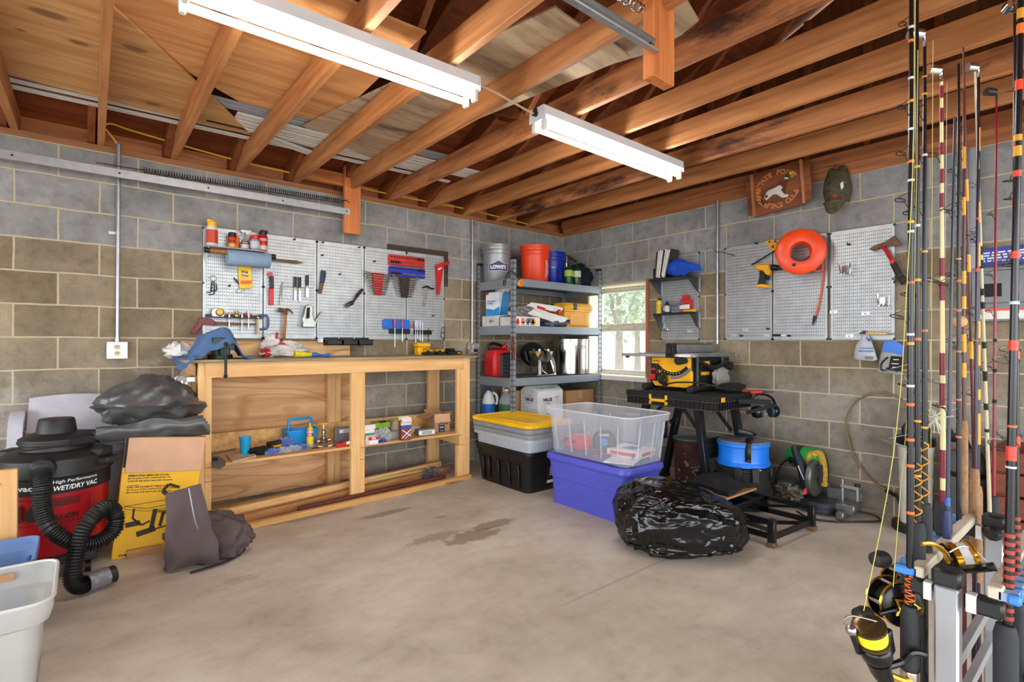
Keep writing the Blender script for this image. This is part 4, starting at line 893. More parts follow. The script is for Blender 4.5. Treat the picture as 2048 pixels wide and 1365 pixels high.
def crumple(c, rx, ry, rz, seed, amp=.25, s=9, n=22, m=14, flat_z=None):
    mb = MB(); c = V(c)
    rings = []
    for k in range(m + 1):
        th = max(.03, min(PI - .03, PI * k / m)); r = []
        for i in range(n):
            a = 2 * PI * i / n; d = V((math.sin(th) * math.cos(a), math.sin(th) * math.sin(a), -math.cos(th)))
            f = 1 + amp * nz(d, s * .3, seed) + amp * .5 * nz(d, s * .8, seed + 1)
            p = V((d.x * rx * f, d.y * ry * f, d.z * rz * f)) + c
            if flat_z is not None: p.z = max(p.z, flat_z)
            r.append(p)
        rings.append(r)
    return mb.loft(rings)
M('work_glove', 'black cloth glove with yellow trim lying on the bench shelf', 'glove', crumple((-3.4, -0.423, 0.435), .085, .05, .028, 4, .5, 9, 26, 14, .411), mat('black_cloth', (26, 24, 22), .9))
g = T('utility_cutter', 'black and yellow cutter leaning on the glove on the bench shelf', 'tool', (-3.241, -0.169, 0.411))
P(g, 'body', MB().bar((-3.328, -0.305, 0.45), (-3.241, -0.363, 0.47), .03, .035), BLACK, bev=.008); P(g, 'yellow_panel', MB().bar((-3.317, -0.366, 0.44), (-3.252, -0.39, 0.45), .034, .014), YEL, bev=.004)
for i, (px, py, s_) in enumerate(((545, 905, .045), (565, 902, .05), (570, 886, .05), (590, 898, .045), (603, 896, .04))):
    M('clear_packet', ('clear crumpled packet with blue tips, farthest left of those on the bench shelf', 'clear crumpled packet with blue tips in front of the blue caddy corner', 'clear crumpled packet standing up against the blue caddy', 'clear flat packet in front of the blue caddy', 'clear flat packet beside the yellow capped bottle')[i], 'packet',
      crumple((lambda q: (q[0], q[1], .425 if i != 2 else .45))([(-3.333, -0.48, 0.425), (-3.264, -0.47, 0.425), (-3.213, -0.349, 0.45), (-3.174, -0.453, 0.425), (-3.126, -0.446, 0.425)][i]), s_, .03, .022 if i != 2 else .04, 20 + i, .8, 14, 20, 12, .411), clear('packet_%d' % (i % 2), ((120, 140, 220), (200, 206, 214))[i % 2], .55), 'clear packets on the bench shelf', smooth=0)
cx, cy, _ = (-3.062, -0.206, 0.41)
t = T('tool_caddy', 'bright blue plastic caddy with carry handle on the bench shelf', 'caddy', (cx, cy, zs))
CB = mat('caddy_blue', (30, 150, 222), .35)
b = MB().loft([rrect(w_, d, .02, z, 4, (cx, cy)) for w_, d, z in ((.20, .13, .411), (.235, .16, .52), (.245, .168, .522), (.245, .168, .528), (.225, .15, .528), (.19, .12, .418))], True, True)
P(t, 'tray', b, CB)
P(t, 'handle', MB().tube([(cx - .085, cy, .50), (cx - .085, cy, .59), (cx - .075, cy, .605), (cx + .075, cy, .605), (cx + .085, cy, .59), (cx + .085, cy, .50)], .011, 8), CB)
c = (-3.036, -0.357, 0.411)
t = vessel('chalk_bottle', 'squeeze bottle of chalk with yellow cap and red and yellow label', 'bottle', c, [('bottle', [(.024, 0), (.025, .004), (.025, .11), (.014, .128)], mat('chalk_grey', (190, 184, 182), .4)), ('cap', [(.020, .122), (.021, .14), (.008, .15), (.006, .172), (.003, .176)], YEL), ('red_label', [(.0256, .075), (.0256, .10)], RED), ('yellow_label', [(.0256, .02), (.0256, .075)], mat('label_yellow', (236, 200, 30), .5))])
P(t, 'lettering', letters(MB(), '~2', (0, 0, 0), (1, 0, 0), (0, 0, 1), .034, .014, .03, fn=wrap(c, .0262, .411 + .0875)(math.radians(248))), INKW)
c = (-2.923, -0.323, 0.411)
t = vessel('brass_valve', 'chrome and brass valve assembly with yellow handwheel on the bench shelf', 'valve', c, [('base', [(.03, 0), (.034, .01), (.034, .03), (.016, .05), (.012, .075), (.016, .08), (.016, .10), (.008, .115)], mat('old_chrome', (150, 140, 128), .25, .9)), ('stem', [(.005, .115), (.005, .15)], WHITE), ('handwheel', [(.012, .15), (.034, .152), (.036, .157), (.034, .162), (.004, .165)], YEL)])
P(t, 'side_ports', MB().cyl((c[0] - .05, c[1], .435), (c[0] + .05, c[1] - .01, .44), .013), CHROME)
cc = (-2.763, -0.347, 0.411)
t = T('clear_parts_case', 'grey clear parts case with white label behind the red packet', 'case', cc)
P(t, 'case', MB().box((cc[0], cc[1], .411 + .06), (.17, .05, .12)), clear('smoke_case', (120, 122, 122), .75), bev=.006)
P(t, 'label', MB().box((cc[0] + .01, cc[1] - .026, .50), (.13, .002, .026)), PAPER)
P(t, 'lettering', letters(MB(), '~2', (cc[0] + .01, cc[1] - .0278, .50), (1, 0, 0), (0, 0, 1), .07, .014), INKK)
t = T('red_packet', 'red and white packet of fittings lying in front of the grey case', 'packet', (-2.794, -0.426, 0.411)); q = V((-2.83, -0.515, 0.425))
P(t, 'packet', MB().box((q.x, q.y, .428), (.14, .03, .03), (0, -.15, .1)), INKR, bev=.006); P(t, 'print', MB().box((q.x + .03, q.y - .014, .437), (.05, .006, .022), (0, -.15, .1)), PAPER)
for i, (px, py) in enumerate(((630, 897), (640, 896), (650, 894), (662, 893), (672, 892), (680, 890))):
    q = V(([(-3.039, -0.475, 0.415), (-3.004, -0.48, 0.415), (-2.962, -0.466, 0.415), (-2.921, -0.475, 0.415), (-2.885, -0.48, 0.415), (-2.847, -0.461, 0.415)])[i])
    M('metal_bit', 'small metal bit scattered along the bench shelf edge', 'metal bit', MB().tube([q + V((-.025, rn.gauss(0, .006), 0)), q + V((0, rn.gauss(0, .008), .006)), q + V((.028, rn.gauss(0, .006), 0))], .004, 6, sub=3), STEEL if i % 2 else DARKM, 'metal bits on the shelf edge')
def carton(name, label, c, size, m, rz=0, band=None, txt=None, tm=None, bev=.002, cat='box', lid=None, th=None):
    """small box standing on its base centre c, front face towards -y before rotation"""
    t = T(name, label, cat, c, rz); w_, d, h = size
    bx_ = P(t, 'box', MB().bb((-w_ / 2, -d / 2, 0), (w_ / 2, d / 2, h)), m, bev=bev, local=True)
    for i, (z0, z1, bm_) in enumerate(band or ()): P(bx_, 'colour_band', MB().bb((-w_ / 2 - .0008, -d / 2 - .0008, h * z0), (w_ / 2 + .0008, -d / 2 + .01, h * z1)), bm_, local=True)
    for s_, zz, ww, hh, im in (txt or ()): P(bx_, 'lettering', letters(MB(), s_, (0, -d / 2 - .0016, h * zz), (1, 0, 0), (0, 0, 1), w_ * ww, h * hh, .02), im, local=True)
    return t
q = (-2.682, -0.566, 0.411)
carton('food_tin', 'red and white tin standing by the middle post on the bench shelf', (q[0] + .03, q[1] - .03, .411), (.075, .07, .07), mat('box_white', (226, 222, 216), .5), 0, [(.6, .95, INKR), (0, .12, mat('tin_gold', (170, 130, 70), .4))], [('~2', .78, .4, .2, INKW)])
carton('teal_box', 'white and teal box stacked behind the red and white tin', (q[0] + .02, q[1] + .06, .411), (.11, .08, .11), mat('box_white', (226, 222, 216), .5), 0, [(.55, .75, mat('teal', (40, 130, 124), .5)), (.3, .55, INKK)])
carton('white_box', 'white box on top of the teal banded one behind the middle post', (q[0] + .02, q[1] + .06, .5215), (.12, .09, .035), mat('box_white', (226, 222, 216), .5), .08)
q = (-2.416, -0.285, 0.411)
t = T('parts_organizer', 'dark grey organizer case with lime green label on the bench shelf', 'case', q); q = V(q)
P(t, 'case', MB().box((q.x + .01, q.y + .05, .47), (.17, .05, .115)), clear('smoke_case', (120, 122, 122), .75), bev=.006)
P(t, 'label', MB().box((q.x + .01, q.y + .022, .495), (.13, .003, .042)), mat('lime_label', (150, 206, 30), .5)); P(t, 'clip', MB().box((q.x + .01, q.y + .02, .525), (.05, .012, .016)), DARKM, bev=.002)
q = V((-2.542, -0.523, 0.411))
t = T('hardware_bag', 'clear bag of hardware with blue base in front of the organizer', 'bag', (q.x, q.y, .411))
P(t, 'bag', crumple((q.x + .01, q.y, .455), .075, .045, .06, 31, .5, 10, 22, 14, .4115), clear('bag_clear', (196, 200, 200), .5), smooth=0); P(t, 'contents', crumple((q.x - .01, q.y - .01, .425), .05, .04, .02, 33, .4, 10, 18, 10, .412), mat('blue_contents', (40, 70, 170), .5))
c = (-2.264, -0.22, 0.411)
vessel('glass_jar', 'small glass jar with gold lid on the bench shelf', 'jar', (c[0], c[1] + .02, .411), [('glass', [(.028, 0), (.03, .004), (.03, .09), (.027, .10)], clear('jar_glass', (200, 206, 200), .45)), ('lid', [(.031, .10), (.032, .102), (.032, .116), (.03, .118)], mat('gold_lid', (206, 190, 110), .3, .6))])
q = (-2.423, -0.482, 0.411)
carton('clear_box', 'clear plastic box with white end label, next to the nail box', (q[0] + .02, q[1] + .03, .411), (.13, .07, .062), clear('clear_box_p', (190, 184, 176), .7), .05, None)
q = V((-2.356, -0.591, 0.411))
t = carton('nail_box', 'brown box of nails with crossed nails pictured on the front', (q.x, q.y + .025, .411), (.085, .055, .155), mat('box_brown', (120, 56, 36), .6), -.12, [(.62, .78, mat('box_blue', (36, 70, 170), .5)), (.78, .9, mat('box_white', (226, 222, 216), .5)), (.9, 1.0, mat('nail_box_top', (214, 170, 130), .6))])
P(t, 'nail_picture', MB().bar((-.035, -.0285, .02), (.04, -.0285, .085), .002, .006, (0, 0, 1)).bar((-.035, -.0285, .085), (.04, -.0285, .03), .002, .006, (0, 0, 1)).bar((-.01, -.0285, .012), (.04, -.0285, .055), .002, .004, (0, 0, 1)), INKW, local=True)
P(t, 'open_flap', MB().box((0, -.035, .165), (.08, .04, .002), (.9, 0, 0)).bb((-.0425, .025, .155), (.0425, .027, .185)), mat('flap_white', (230, 214, 200), .7), local=True)
q = V((-2.122, -0.333, 0.411))
carton('small_white_box', 'small white and black box leaning by the grey drawer box', (q.x + .0, q.y + .02, .411), (.06, .045, .05), mat('box_white', (226, 222, 216), .5), .3, [(0, .3, INKK)], [('~2', .65, .5, .25, INKK)])
q = V((-2.128, -0.514, 0.411))
carton('grey_drill_case', 'grey metal drill index case with white label on the bench shelf', (q.x, q.y + .03, .411), (.145, .08, .058), mat('case_grey', (128, 128, 126), .4, .4), -.05, [(.2, .8, PAPER)], [('~2', .5, .6, .35, INKK)])
# cardboard box with open flaps
q = V((-1.916, -0.432, 0.411)); t = T('cardboard_box', 'open cardboard box with a curved arrow print and dark label on the bench shelf', 'box', (q.x, q.y + .09, .411), -.06)
w_, d, h = .155, .17, .155
P(t, 'box', MB().bb((-w_ / 2, -d / 2, 0), (w_ / 2, -d / 2 + .003, h)).bb((-w_ / 2, d / 2 - .003, 0), (w_ / 2, d / 2, h)).bb((-w_ / 2, -d / 2, 0), (-w_ / 2 + .003, d / 2, h)).bb((w_ / 2 - .003, -d / 2, 0), (w_ / 2, d / 2, h)).bb((-w_ / 2, -d / 2, 0), (w_ / 2, d / 2, .003)), CARD, local=True)
P(t, 'flap', MB().box((-w_ / 2 - .045, 0, h - .012), (.10, d, .003), (0, -.35, 0)), CARD, local=True); P(t, 'flap', MB().box((w_ / 2 + .02, 0, h - .03), (.003, d, .07), (0, -.5, 0)), CARD, local=True)
P(t, 'flap', MB().box((0, d / 2 + .02, h + .012), (w_, .05, .003), (.5, 0, 0)), CARD, local=True); P(t, 'flap', MB().box((0, -d / 2 - .004, h - .035), (w_, .003, .075), (-.06, 0, 0)), TAN_, local=True)
P(t, 'arrow_print', MB().tube([(-.045, -d / 2 - .009, .062), (-.02, -d / 2 - .009, .075), (.015, -d / 2 - .009, .075), (.045, -d / 2 - .009, .064)], .0028, 6, sub=4).tube([(.036, -d / 2 - .009, .075), (.047, -d / 2 - .009, .064), (.046, -d / 2 - .009, .08)], .0022, 6), INKK, local=True)
P(t, 'label', MB().bb((-.035, -d / 2 - .0015, .0), (.025, -d / 2, .06)), mat('label_navy', (20, 34, 52), .5), local=True); P(t, 'label_print', MB().box((-.005, -d / 2 - .003, .04), (.04, .001, .012)).box((-.005, -d / 2 - .003, .012), (.03, .001, .006)), mat('pale_blue', (120, 180, 210), .5), local=True)

# ------------------------------------------------------------------ goods on the worktop (z 1.08)
zt = 1.08
vc = V((-3.875, -1.414, 1.08)); vc.y = -.40; 
t = T('bench_vise', 'dark green bench vise under the blue cloth', 'vise', (-3.655, -.45, zt))
VG = mat('vise_green', (46, 66, 58), .45, .3)
P(t, 'base', MB().cyl((-3.655, -.45, zt), (-3.655, -.45, zt + .03), .075, n=20).box((-3.655, -.46, zt + .06), (.09, .14, .07)), VG, bev=.004)
P(t, 'jaws', MB().box((-3.655, -.50, zt + .12), (.13, .04, .06)).box((-3.655, -.56, zt + .10), (.13, .04, .08)).box((-3.655, -.54, zt + .05), (.05, .16, .05)), VG, bev=.005)
P(t, 'screw', MB().cyl((-3.655, -.56, zt + .05), (-3.655, -.64, zt + .05), .018), DARKM)
P(t, 'handle', MB().cyl((-3.655, -.63, zt + .10), (-3.655, -.63, zt - .10), .008).sph((-3.655, -.63, zt - .105), .013).sph((-3.655, -.63, zt + .10), .013), DARKM)
# blue cloth draped over the vise
def cloth(u, v):
    x = -3.90 + .42 * u; y = -.62 + .36 * v
    top = zt + .175 - .9 * max(0, abs(u - .55) - .16) ** 1.2 - .25 * max(0, .35 - v) - .1 * max(0, v - .6)
    fold = .022 * math.sin(11 * u + 4 * v) + .03 * nz((u * 3, v * 3, 0), 1, 2)
    z = max(zt + .012 + .01 * math.sin(9 * v), top + fold)
    if u < .16: z = zt + .015 - (.16 - u) * .55 * (1 - v) + .01 * math.sin(20 * v)
    return (x + .02 * nz((u * 4, v * 4, 3)), y + .03 * nz((u * 3, v * 3, 7)), z)
M('blue_cloth', 'blue cloth draped over the vise at the left end of the workbench', 'cloth', MB().sheet(cloth, 30, 20, -.004), mat('denim_blue', (82, 114, 160), .95, 0, .1, 30, .2, 200), smooth=50)
M('white_rag', 'white rag bunched behind the blue cloth at the corner of the bench', 'rag', crumple((-3.86, -.20, zt + .05), .075, .10, .055, 9, .5, 9, 24, 14, zt + .001), mat('white_cotton', (226, 222, 216), .95))
vessel('putty_tin', 'silver tin behind the blue cloth on the workbench', 'tin', (-3.62, -.12, zt), [('tin', [(.045, 0), (.045, .13)], mat('tin_silver', (170, 166, 158), .35, .8)), ('lid', [(.047, .13), (.047, .14), (.03, .15), (.02, .152)], mat('lid_brown', (150, 140, 130), .35, .8))])
bag = crumple((-3.16, -.14, zt + .045), .17, .10, .06, 12, .55, 9, 30, 18, zt + .001)
t = T('plastic_bag', 'white plastic shopping bag with red print lying on the workbench', 'bag', (-3.16, -.14, zt))
P(t, 'bag', bag, mat('bag_white', (236, 232, 226), .45), smooth=60)
P(t, 'bag_neck', crumple((-3.25, -.10, zt + .10), .06, .04, .06, 14, .6, 9, 20, 12), mat('bag_white', (236, 232, 226), .45), smooth=60); P(t, 'bag_print', crumple((-3.30, -.18, zt + .03), .035, .03, .035, 15, .5, 9, 16, 10, zt + .001), INKR)
P(t, 'red_handle', MB().box((-3.205, -.09, zt + .15), (.018, .012, .08), (0, .1, 0)).box((-3.18, -.16, zt + .095), (.05, .02, .03), (0, .5, 0)), INKR, bev=.004)
t = T('bench_brush', 'brush with yellow bristles and blue handle at the front of the worktop', 'brush', (-2.9, -.45, zt))
a, b_ = V((-3.179, -0.45, 1.081)), V((-2.922, -0.45, 1.08)); a.z, b_.z = zt + .027, zt + .015
d = (b_ - a); P(t, 'bristles', MB().tube([a, a + d * .25, a + d * .46], lambda q: .026 - .012 * q, 12), mat('bristle_yellow', (226, 206, 40), .7, 0, .2, 80, .4, 200))
P(t, 'handle', MB().tube([a + d * .44, a + d * .6, a + d * .75, a + d * .9, a + d], lambda q: .012 + .004 * math.sin(q * 9), 12, sub=3), mat('handle_blue', (20, 104, 190), .4))
q = V((-2.024, -0.25, 1.08))
t = T('yellow_case', 'small yellow plastic tool case at the back of the worktop', 'case', (q.x, -.12, zt)); x = ((-1.95, -0.12, 1.127))[0]
P(t, 'body', MB().bb((x - .062, -.16, zt), (x + .062, -.08, zt + .07)), YEL, bev=.008); P(t, 'lid', MB().bb((x - .066, -.165, zt + .072), (x + .066, -.075, zt + .11)), YEL, bev=.008)
P(t, 'lettering', letters(MB(), 'DEWALT', (x + .015, -.1662, zt + .055), (1, 0, 0), (0, 0, 1), .06, .012, .03), INKK)
for px, lb in (((-1.934, -0.2, 1.105), 'yellow topped tool battery beside the yellow case'), ((-1.812, -0.2, 1.104), 'yellow topped tool battery between the other battery and the charger')):
    x = px[0]; t = T('tool_battery', lb, 'battery', (x, -.2, zt), group='tool batteries')
    P(t, 'pack', MB().bb((x - .045, -.25, zt), (x + .045, -.15, zt + .025)), BLACK, bev=.005); P(t, 'top', MB().bb((x - .036, -.24, zt + .025), (x + .036, -.16, zt + .05)), YEL, bev=.01); P(t, 'contact_block', MB().bb((x - .04, -.254, zt + .018), (x - .01, -.24, zt + .044)), BLACK, bev=.003)
x = ((-1.67, -0.2, 1.103))[0]
t = T('battery_charger', 'black battery charger at the end of the worktop', 'charger', (x, -.2, zt))
P(t, 'base', MB().bb((x - .075, -.26, zt), (x + .075, -.15, zt + .035)), BLACK, bev=.01); P(t, 'cradle', MB().bb((x - .06, -.25, zt + .035), (x + .0, -.16, zt + .06)), BLACK, bev=.006); P(t, 'mark', MB().bb((x + .02, -.262, zt + .012), (x + .05, -.2595, zt + .022)), YEL)
# crank winder on the bench end
c = V((-3.883, -0.5, 0.942)); t = T('hand_crank', 'silver hand crank reel fixed to the left end of the workbench', 'crank', c - V((0, 0, .05)))
P(t, 'disc', MB().cyl(c + V((0, .015, 0)), c + V((0, .0, 0)), .042, n=26), mat('satin_steel', (186, 184, 182), .4, .7), bev=.002); P(t, 'hub', MB().cyl(c + V((.004, .001, .012)), c + V((.004, -.016, .012)), .028, n=20), mat('hub_grey', (130, 124, 120), .4, .6), bev=.002)
P(t, 'arm', MB().bar(c + V((0, .004, .012)), V((-3.80, c.y + .004, c.z + .012)), .012, .034), mat('satin_steel', (186, 184, 182), .4, .7), bev=.003)
P(t, 'crank_handle', MB().bar(c + V((.006, -.02, .01)), c + V((-.002, -.02, -.034)), .008, .014, (1, 0, 0)).cyl(c + V((-.002, -.016, -.034)), c + V((-.002, -.04, -.034)), .009), CHROME, bev=.002)

# ------------------------------------------------------------------ steel shelving unit
SHG = mat('shelf_grey', (150, 158, 168), .45, .35, .06)
HOLE = mat('post_slot', (46, 48, 50), .7, .2)
su = T('shelving_unit', 'grey steel shelving unit with slotted posts in the corner by the window', 'shelves', (-.65, -.325, 0))
LV = (.43, .86, 1.355, 1.80)
for sx, x in ((1, -1.27), (-1, -.03)):
    for sy, y in ((1, -.61), (-1, -.04)):
        p = P(su, 'post', MB().bb((min(x, x + sx * .038), y, 0), (max(x, x + sx * .038), y + sy * .0025, 1.985)).bb((x, min(y, y + sy * .038), 0), (x + sx * .0025, max(y, y + sy * .038), 1.985)), SHG)
        s_ = MB()
        for k in range(38):
            z = .08 + .05 * k
            if sy == 1:
                for a in (.011, .027): s_.bb((x + sx * (a - .0035), y - .0012, z), (x + sx * (a + .0035), y + .0002, z + .016))
            if sx == 1:
                for a in (.011, .027): s_.bb((x - .0012, y + sy * (a - .0035), z), (x + .0002, y + sy * (a + .0035), z + .016))
        if s_.v: P(p, 'slots', s_, HOLE, smooth=0)
        P(p, 'post_cap', MB().bb((min(x, x + sx * .042) - .002, min(y, y + sy * .042) - .002, 1.975), (max(x, x + sx * .042) + .002, max(y, y + sy * .042) + .002, 1.995)), BLACK)
for z in LV:
    for y0, y1 in ((-.612, -.600), (-.052, -.040)): P(su, 'shelf_beam', MB().bb((-1.235, y0, z - .078), (-.065, y1, z)).bb((-1.235, y0 if y0 < -.3 else y1 - .03, z - .078), (-.065, y0 + .03 if y0 < -.3 else y1, z - .07)), SHG, bev=.002)
    for x0, x1 in ((-1.272, -1.26), (-.04, -.028)): P(su, 'side_beam', MB().bb((x0, -.575, z - .085), (x1, -.075, z)), SHG, bev=.002)
    dk = MB().bb((-1.26, -.60, z - .012), (-.04, -.05, z - .004))
    P(su, 'deck', dk, mat('deck_board', (92, 84, 70), .8, .1, .3, 60))
    if z in (1.80,):
        g = MB()
        for k in range(24): g.bb((-1.25 + .05 * k, -.59, z - .02), (-1.246 + .05 * k, -.06, z - .012))
        for k in range(10): g.bb((-1.255, -.585 + .055 * k, z - .025), (-.045, -.58 + .055 * k, z - .02))
        P(su, 'wire_deck', g, mat('wire_dark', (60, 56, 50), .5, .5))

def tote(rings, n=5, wall=.004):
    """open tub from (w, d, z, r) rings: outside up, rim, inside down"""
    out = [rrect(w_, d, r, z, n) for w_, d, z, r in rings]
    ins = [rrect(w_ - 2 * wall, d - 2 * wall, max(r - wall, .005), z + (wall if i == 0 else 0), n) for i, (w_, d, z, r) in enumerate(rings)]
    return MB().loft(out + ins[::-1])

def bucket(name, label, c, m, h=.37, r0=.13, r1=.15, handle=True, ang=0):
    t = T(name, label, 'bucket', c, group='buckets on the top shelf')
    P(t, 'body', MB().lathe([(r0, 0), (r0 + .003, .004), (r1 - .006, h * .74), (r1 + .004, h * .745), (r1 + .004, h * .76), (r1 - .004, h * .77), (r1 - .003, h * .84), (r1 + .006, h * .85), (r1 + .006, h * .865), (r1 - .001, h * .875), (r1 + .003, h * .93), (r1 + .008, h * .94), (r1 + .008, h), (r1 - .003, h), (r1 - .006, h - .04)], c, 40), m)
    P(t, 'inside', MB().lathe([(r1 - .004, h - .001), (r1 - .02, h * .3), (.01, h * .3)], c, 32, (0, 0, 1), False, False), m)
    if handle:
        cx, cy, cz = c; a = ang; dx, dy = math.cos(a), math.sin(a)
        pts = [V((cx + dx * (r1 + .012) * math.cos(t_) - dy * .0 + .0, cy + dy * (r1 + .012) * math.cos(t_), cz + h * .80)) + V((-dy, dx, 0)) * -(r1 + .016) * math.sin(t_) * .93 + V((0, 0, -.10 * math.sin(t_))) for t_ in [PI * k / 14 for k in range(15)]]
        P(t, 'handle', MB().tube(pts, .0025, 6), STEEL)
    return t
zt = 1.80
c = (-1.142, -0.175, 1.831); c = (c[0] + .012, -.185, zt)
gb = bucket('grey_bucket', 'dark silver bucket with a blue house shaped logo on the top shelf', c, mat('bucket_silver', (150, 152, 156), .35, .4), ang=math.radians(140))
fn = wrap(c, .1435, zt + .155); A0 = math.radians(238)
lg = MB(); g_ = fn(A0)
def onpoly(poly, fn_, n=10, off=None):
    """curved patch: x-sorted columns between lower and upper edges"""
    mb = MB(); lo, hi = poly
    def at(e, x):
        for (x0, y0), (x1, y1) in zip(e, e[1:]):
            if x0 <= x <= x1: return y0 + (y1 - y0) * (x - x0) / (x1 - x0)
        return e[-1][1]
    xa, xb = lo[0][0], lo[-1][0]
    return mb.grid(lambda u, v: fn_(xa + (xb - xa) * u, at(lo, xa + (xb - xa) * u) * (1 - v) + at(hi, xa + (xb - xa) * u) * v), n, 2)
P(gb, 'logo_edge', onpoly(([(-.100, -.052), (.100, -.052)], [(-.100, .022), (-.062, .022), (0, .056), (.062, .022), (.100, .022)]), wrap(c, .1420, zt + .155)(A0), 24), INKW)
P(gb, 'logo', onpoly(([(-.096, -.048), (.096, -.048)], [(-.096, .018), (-.060, .018), (0, .050), (.060, .018), (.096, .018)]), wrap(c, .1432, zt + .155)(A0), 24), mat('logo_navy', (20, 36, 110), .4))
P(gb, 'lettering', letters(MB(), "LOWE'S", (0, 0, 0), (1, 0, 0), (0, 0, 1), .165, .042, .06, fn=lambda a, b: wrap(c, .1445, zt + .142)(A0)(a, b)), INKW)
c = (-0.807, -0.4, 1.837); c = (c[0], -.40, zt)
ob = bucket('orange_bucket', 'tall orange bucket with white vertical lettering on the top shelf', c, mat('bucket_orange', (236, 66, 24), .35), handle=False)
A1 = math.radians(268)
f2 = wrap(c, .1445, zt + .14)(A1)
for k, (s_, o_) in enumerate((('THE HOME', .0), ('DEPOT', -.028))):
    P(ob, 'lettering', letters(MB(), s_, (0, 0, 0), (1, 0, 0), (0, 0, 1), .17 if k == 0 else .12, .02, .02, fn=(lambda off: (lambda a, b: f2(.03 + off * -1 - b, a)))(o_)), INKW)
c = (-0.421, -0.24, 1.882); c = (c[0] + .0, -.24, zt)
bucket('blue_bucket', 'deep blue bucket behind the orange bucket on the top shelf', c, mat('bucket_blue', (16, 44, 170), .35), ang=math.radians(-30))
for q, lb, m2 in (((-0.455, -0.53, 1.853), 'small green gas bottle with lime label, left of a pair on the top shelf', mat('lime', (150, 180, 60), .5)), ((-0.345, -0.54, 1.85), 'small green gas bottle with pale label, right of a pair on the top shelf', mat('sage_label', (196, 204, 170), .5))):
    vessel('propane_bottle', lb, 'gas bottle', (q[0], q[1], zt), [('bottle', [(.04, 0), (.0455, .012), (.0455, .15), (.035, .178), (.015, .19), (.013, .215), (.009, .225)], mat('bottle_green', (20, 62, 30), .25)), ('label', [(.0462, .085), (.0462, .15)], m2)], 'gas bottles')
q = (-0.067, -0.33, 1.914)
M('navy_bag', 'dark navy cloth bag slumped at the right end of the top shelf', 'bag', crumple((q[0] - .04, -.33, zt + .11), .17, .17, .155, 41, .3, 8, 28, 16, zt + .001), mat('navy_cloth', (18, 20, 38), .9))
a, b_ = (-0.231, -0.28, 2.16), (-0.112, -0.28, 2.128)
t = T('hand_tool', 'brown and chrome tool handle sticking up behind the navy bag', 'tool', (a[0], a[1], zt + .16)); P(t, 'handle', MB().cyl(a, b_, .014), mat('handle_brown', (70, 50, 36), .5)); P(t, 'shaft', MB().cyl(b_, V(b_) + (V(b_) - V(a)) * .25, .018).cyl(V(a), V(a) - V((.0, 0, .16)), .012), CHROME)
# orange tap hanging on the front post
t = T('extension_tap', 'orange three way plug tap hung by its black cord over the front post', 'power tap', (-1.27, -.64, 1.72))
q = V((-1.205, -0.64, 1.75))
P(t, 'tap', MB().box(q, (.055, .03, .062), (0, .5, 0)), mat('tap_orange', (250, 150, 40), .4), bev=.008)
P(t, 'sockets', MB().box(q + V((-.008, -.016, .008)), (.004, .003, .01), (0, .5, 0)).box(q + V((.008, -.016, .002)), (.004, .003, .01), (0, .5, 0)).box(q + V((-.006, -.016, -.012)), (.004, .003, .01), (0, .5, 0)).box(q + V((.004, -.016, -.018)), (.006, .003, .006), (0, .5, 0)), INKK)
P(t, 'cord', MB().tube([q + V((-.01, 0, .03)), (-1.272, -0.64, 1.833), (-1.312, -0.63, 1.854), (-1.359, -0.63, 1.818), (-1.382, -0.63, 1.756)], .006, 8, sub=5), RUBBER)
P(t, 'plug', MB().cyl((-1.382, -0.63, 1.761), (-1.394, -0.63, 1.714), .019, .012), BLACK)
# second shelf
zt = 1.355
a = (-1.262, -0.06, 1.35); xf, yf = -1.255, -.28
t = carton('white_carton', 'long plain white carton under the blue cleaning box', (-1.125, -.245, zt), (.34, .22, .105), mat('carton_white', (226, 222, 216), .6), -PI / 2, None, [('~2', .5, .16, .14, INKK)])
P(t, 'seal', MB().cyl((-.03, -.1115, .052), (-.03, -.1105, .052), .022, n=18), mat('seal_grey', (170, 168, 166), .6), local=True)
t = T('wipes_carton', 'white and blue carton of cleaning wipes on top of the white carton', 'box', (-1.14, -.205, zt + .106), -1.3)
P(t, 'box', MB().bb((-.085, -.08, 0), (.085, .08, .235)), mat('carton_pale', (224, 230, 238), .5), bev=.002, local=True)
P(t, 'blue_side', MB().prism([(-.08, 0), (.08, 0), (.08, .235), (-.02, .235), (-.04, .16)], (.0855, 0, 0), (0, 1, 0), (0, 0, 1), .001), mat('sky_blue', (40, 140, 210), .5), local=True)
P(t, 'blue_foot', MB().prism([(-.085, 0), (.085, 0), (.085, .09), (.02, .06), (-.085, .075)], (0, -.0815, 0), (1, 0, 0), (0, 0, 1), .001), mat('sky_blue', (40, 140, 210), .5), local=True)
P(t, 'red_corner', MB().bb((-.0855, -.0825, .21), (-.05, -.079, .2355)), INKR, local=True)
tx = MB(); letters(tx, 'CLEANING', (-.015, -.083, .145), (1, 0, 0), (0, 0, 1), .10, .016, .02); letters(tx, 'TOWELS', (-.03, -.083, .122), (1, 0, 0), (0, 0, 1), .08, .016, .02)
P(t, 'lettering', tx, INKB, local=True)
M('white_tissue', 'crumpled white cloth hanging off the top of the cleaning carton', 'cloth', crumple((-1.09, -.24, zt + .38), .085, .07, .045, 51, .6, 9, 22, 14, zt + .343), mat('white_cotton', (226, 222, 216), .95), smooth=60)
vessel('spray_lube', 'small amber spray bottle with orange cap beside the cleaning carton', 'bottle', (-1.185, -.47, zt + .091), [('bottle', [(.026, 0), (.027, .004), (.027, .06), (.012, .085), (.011, .10)], mat('amber', (60, 44, 40), .3)), ('cap', [(.013, .098), (.013, .125), (.008, .128)], mat('cap_orange', (236, 120, 40), .4)), ('label', [(.0276, .012), (.0276, .05)], mat('label_tan', (206, 190, 170), .5))])
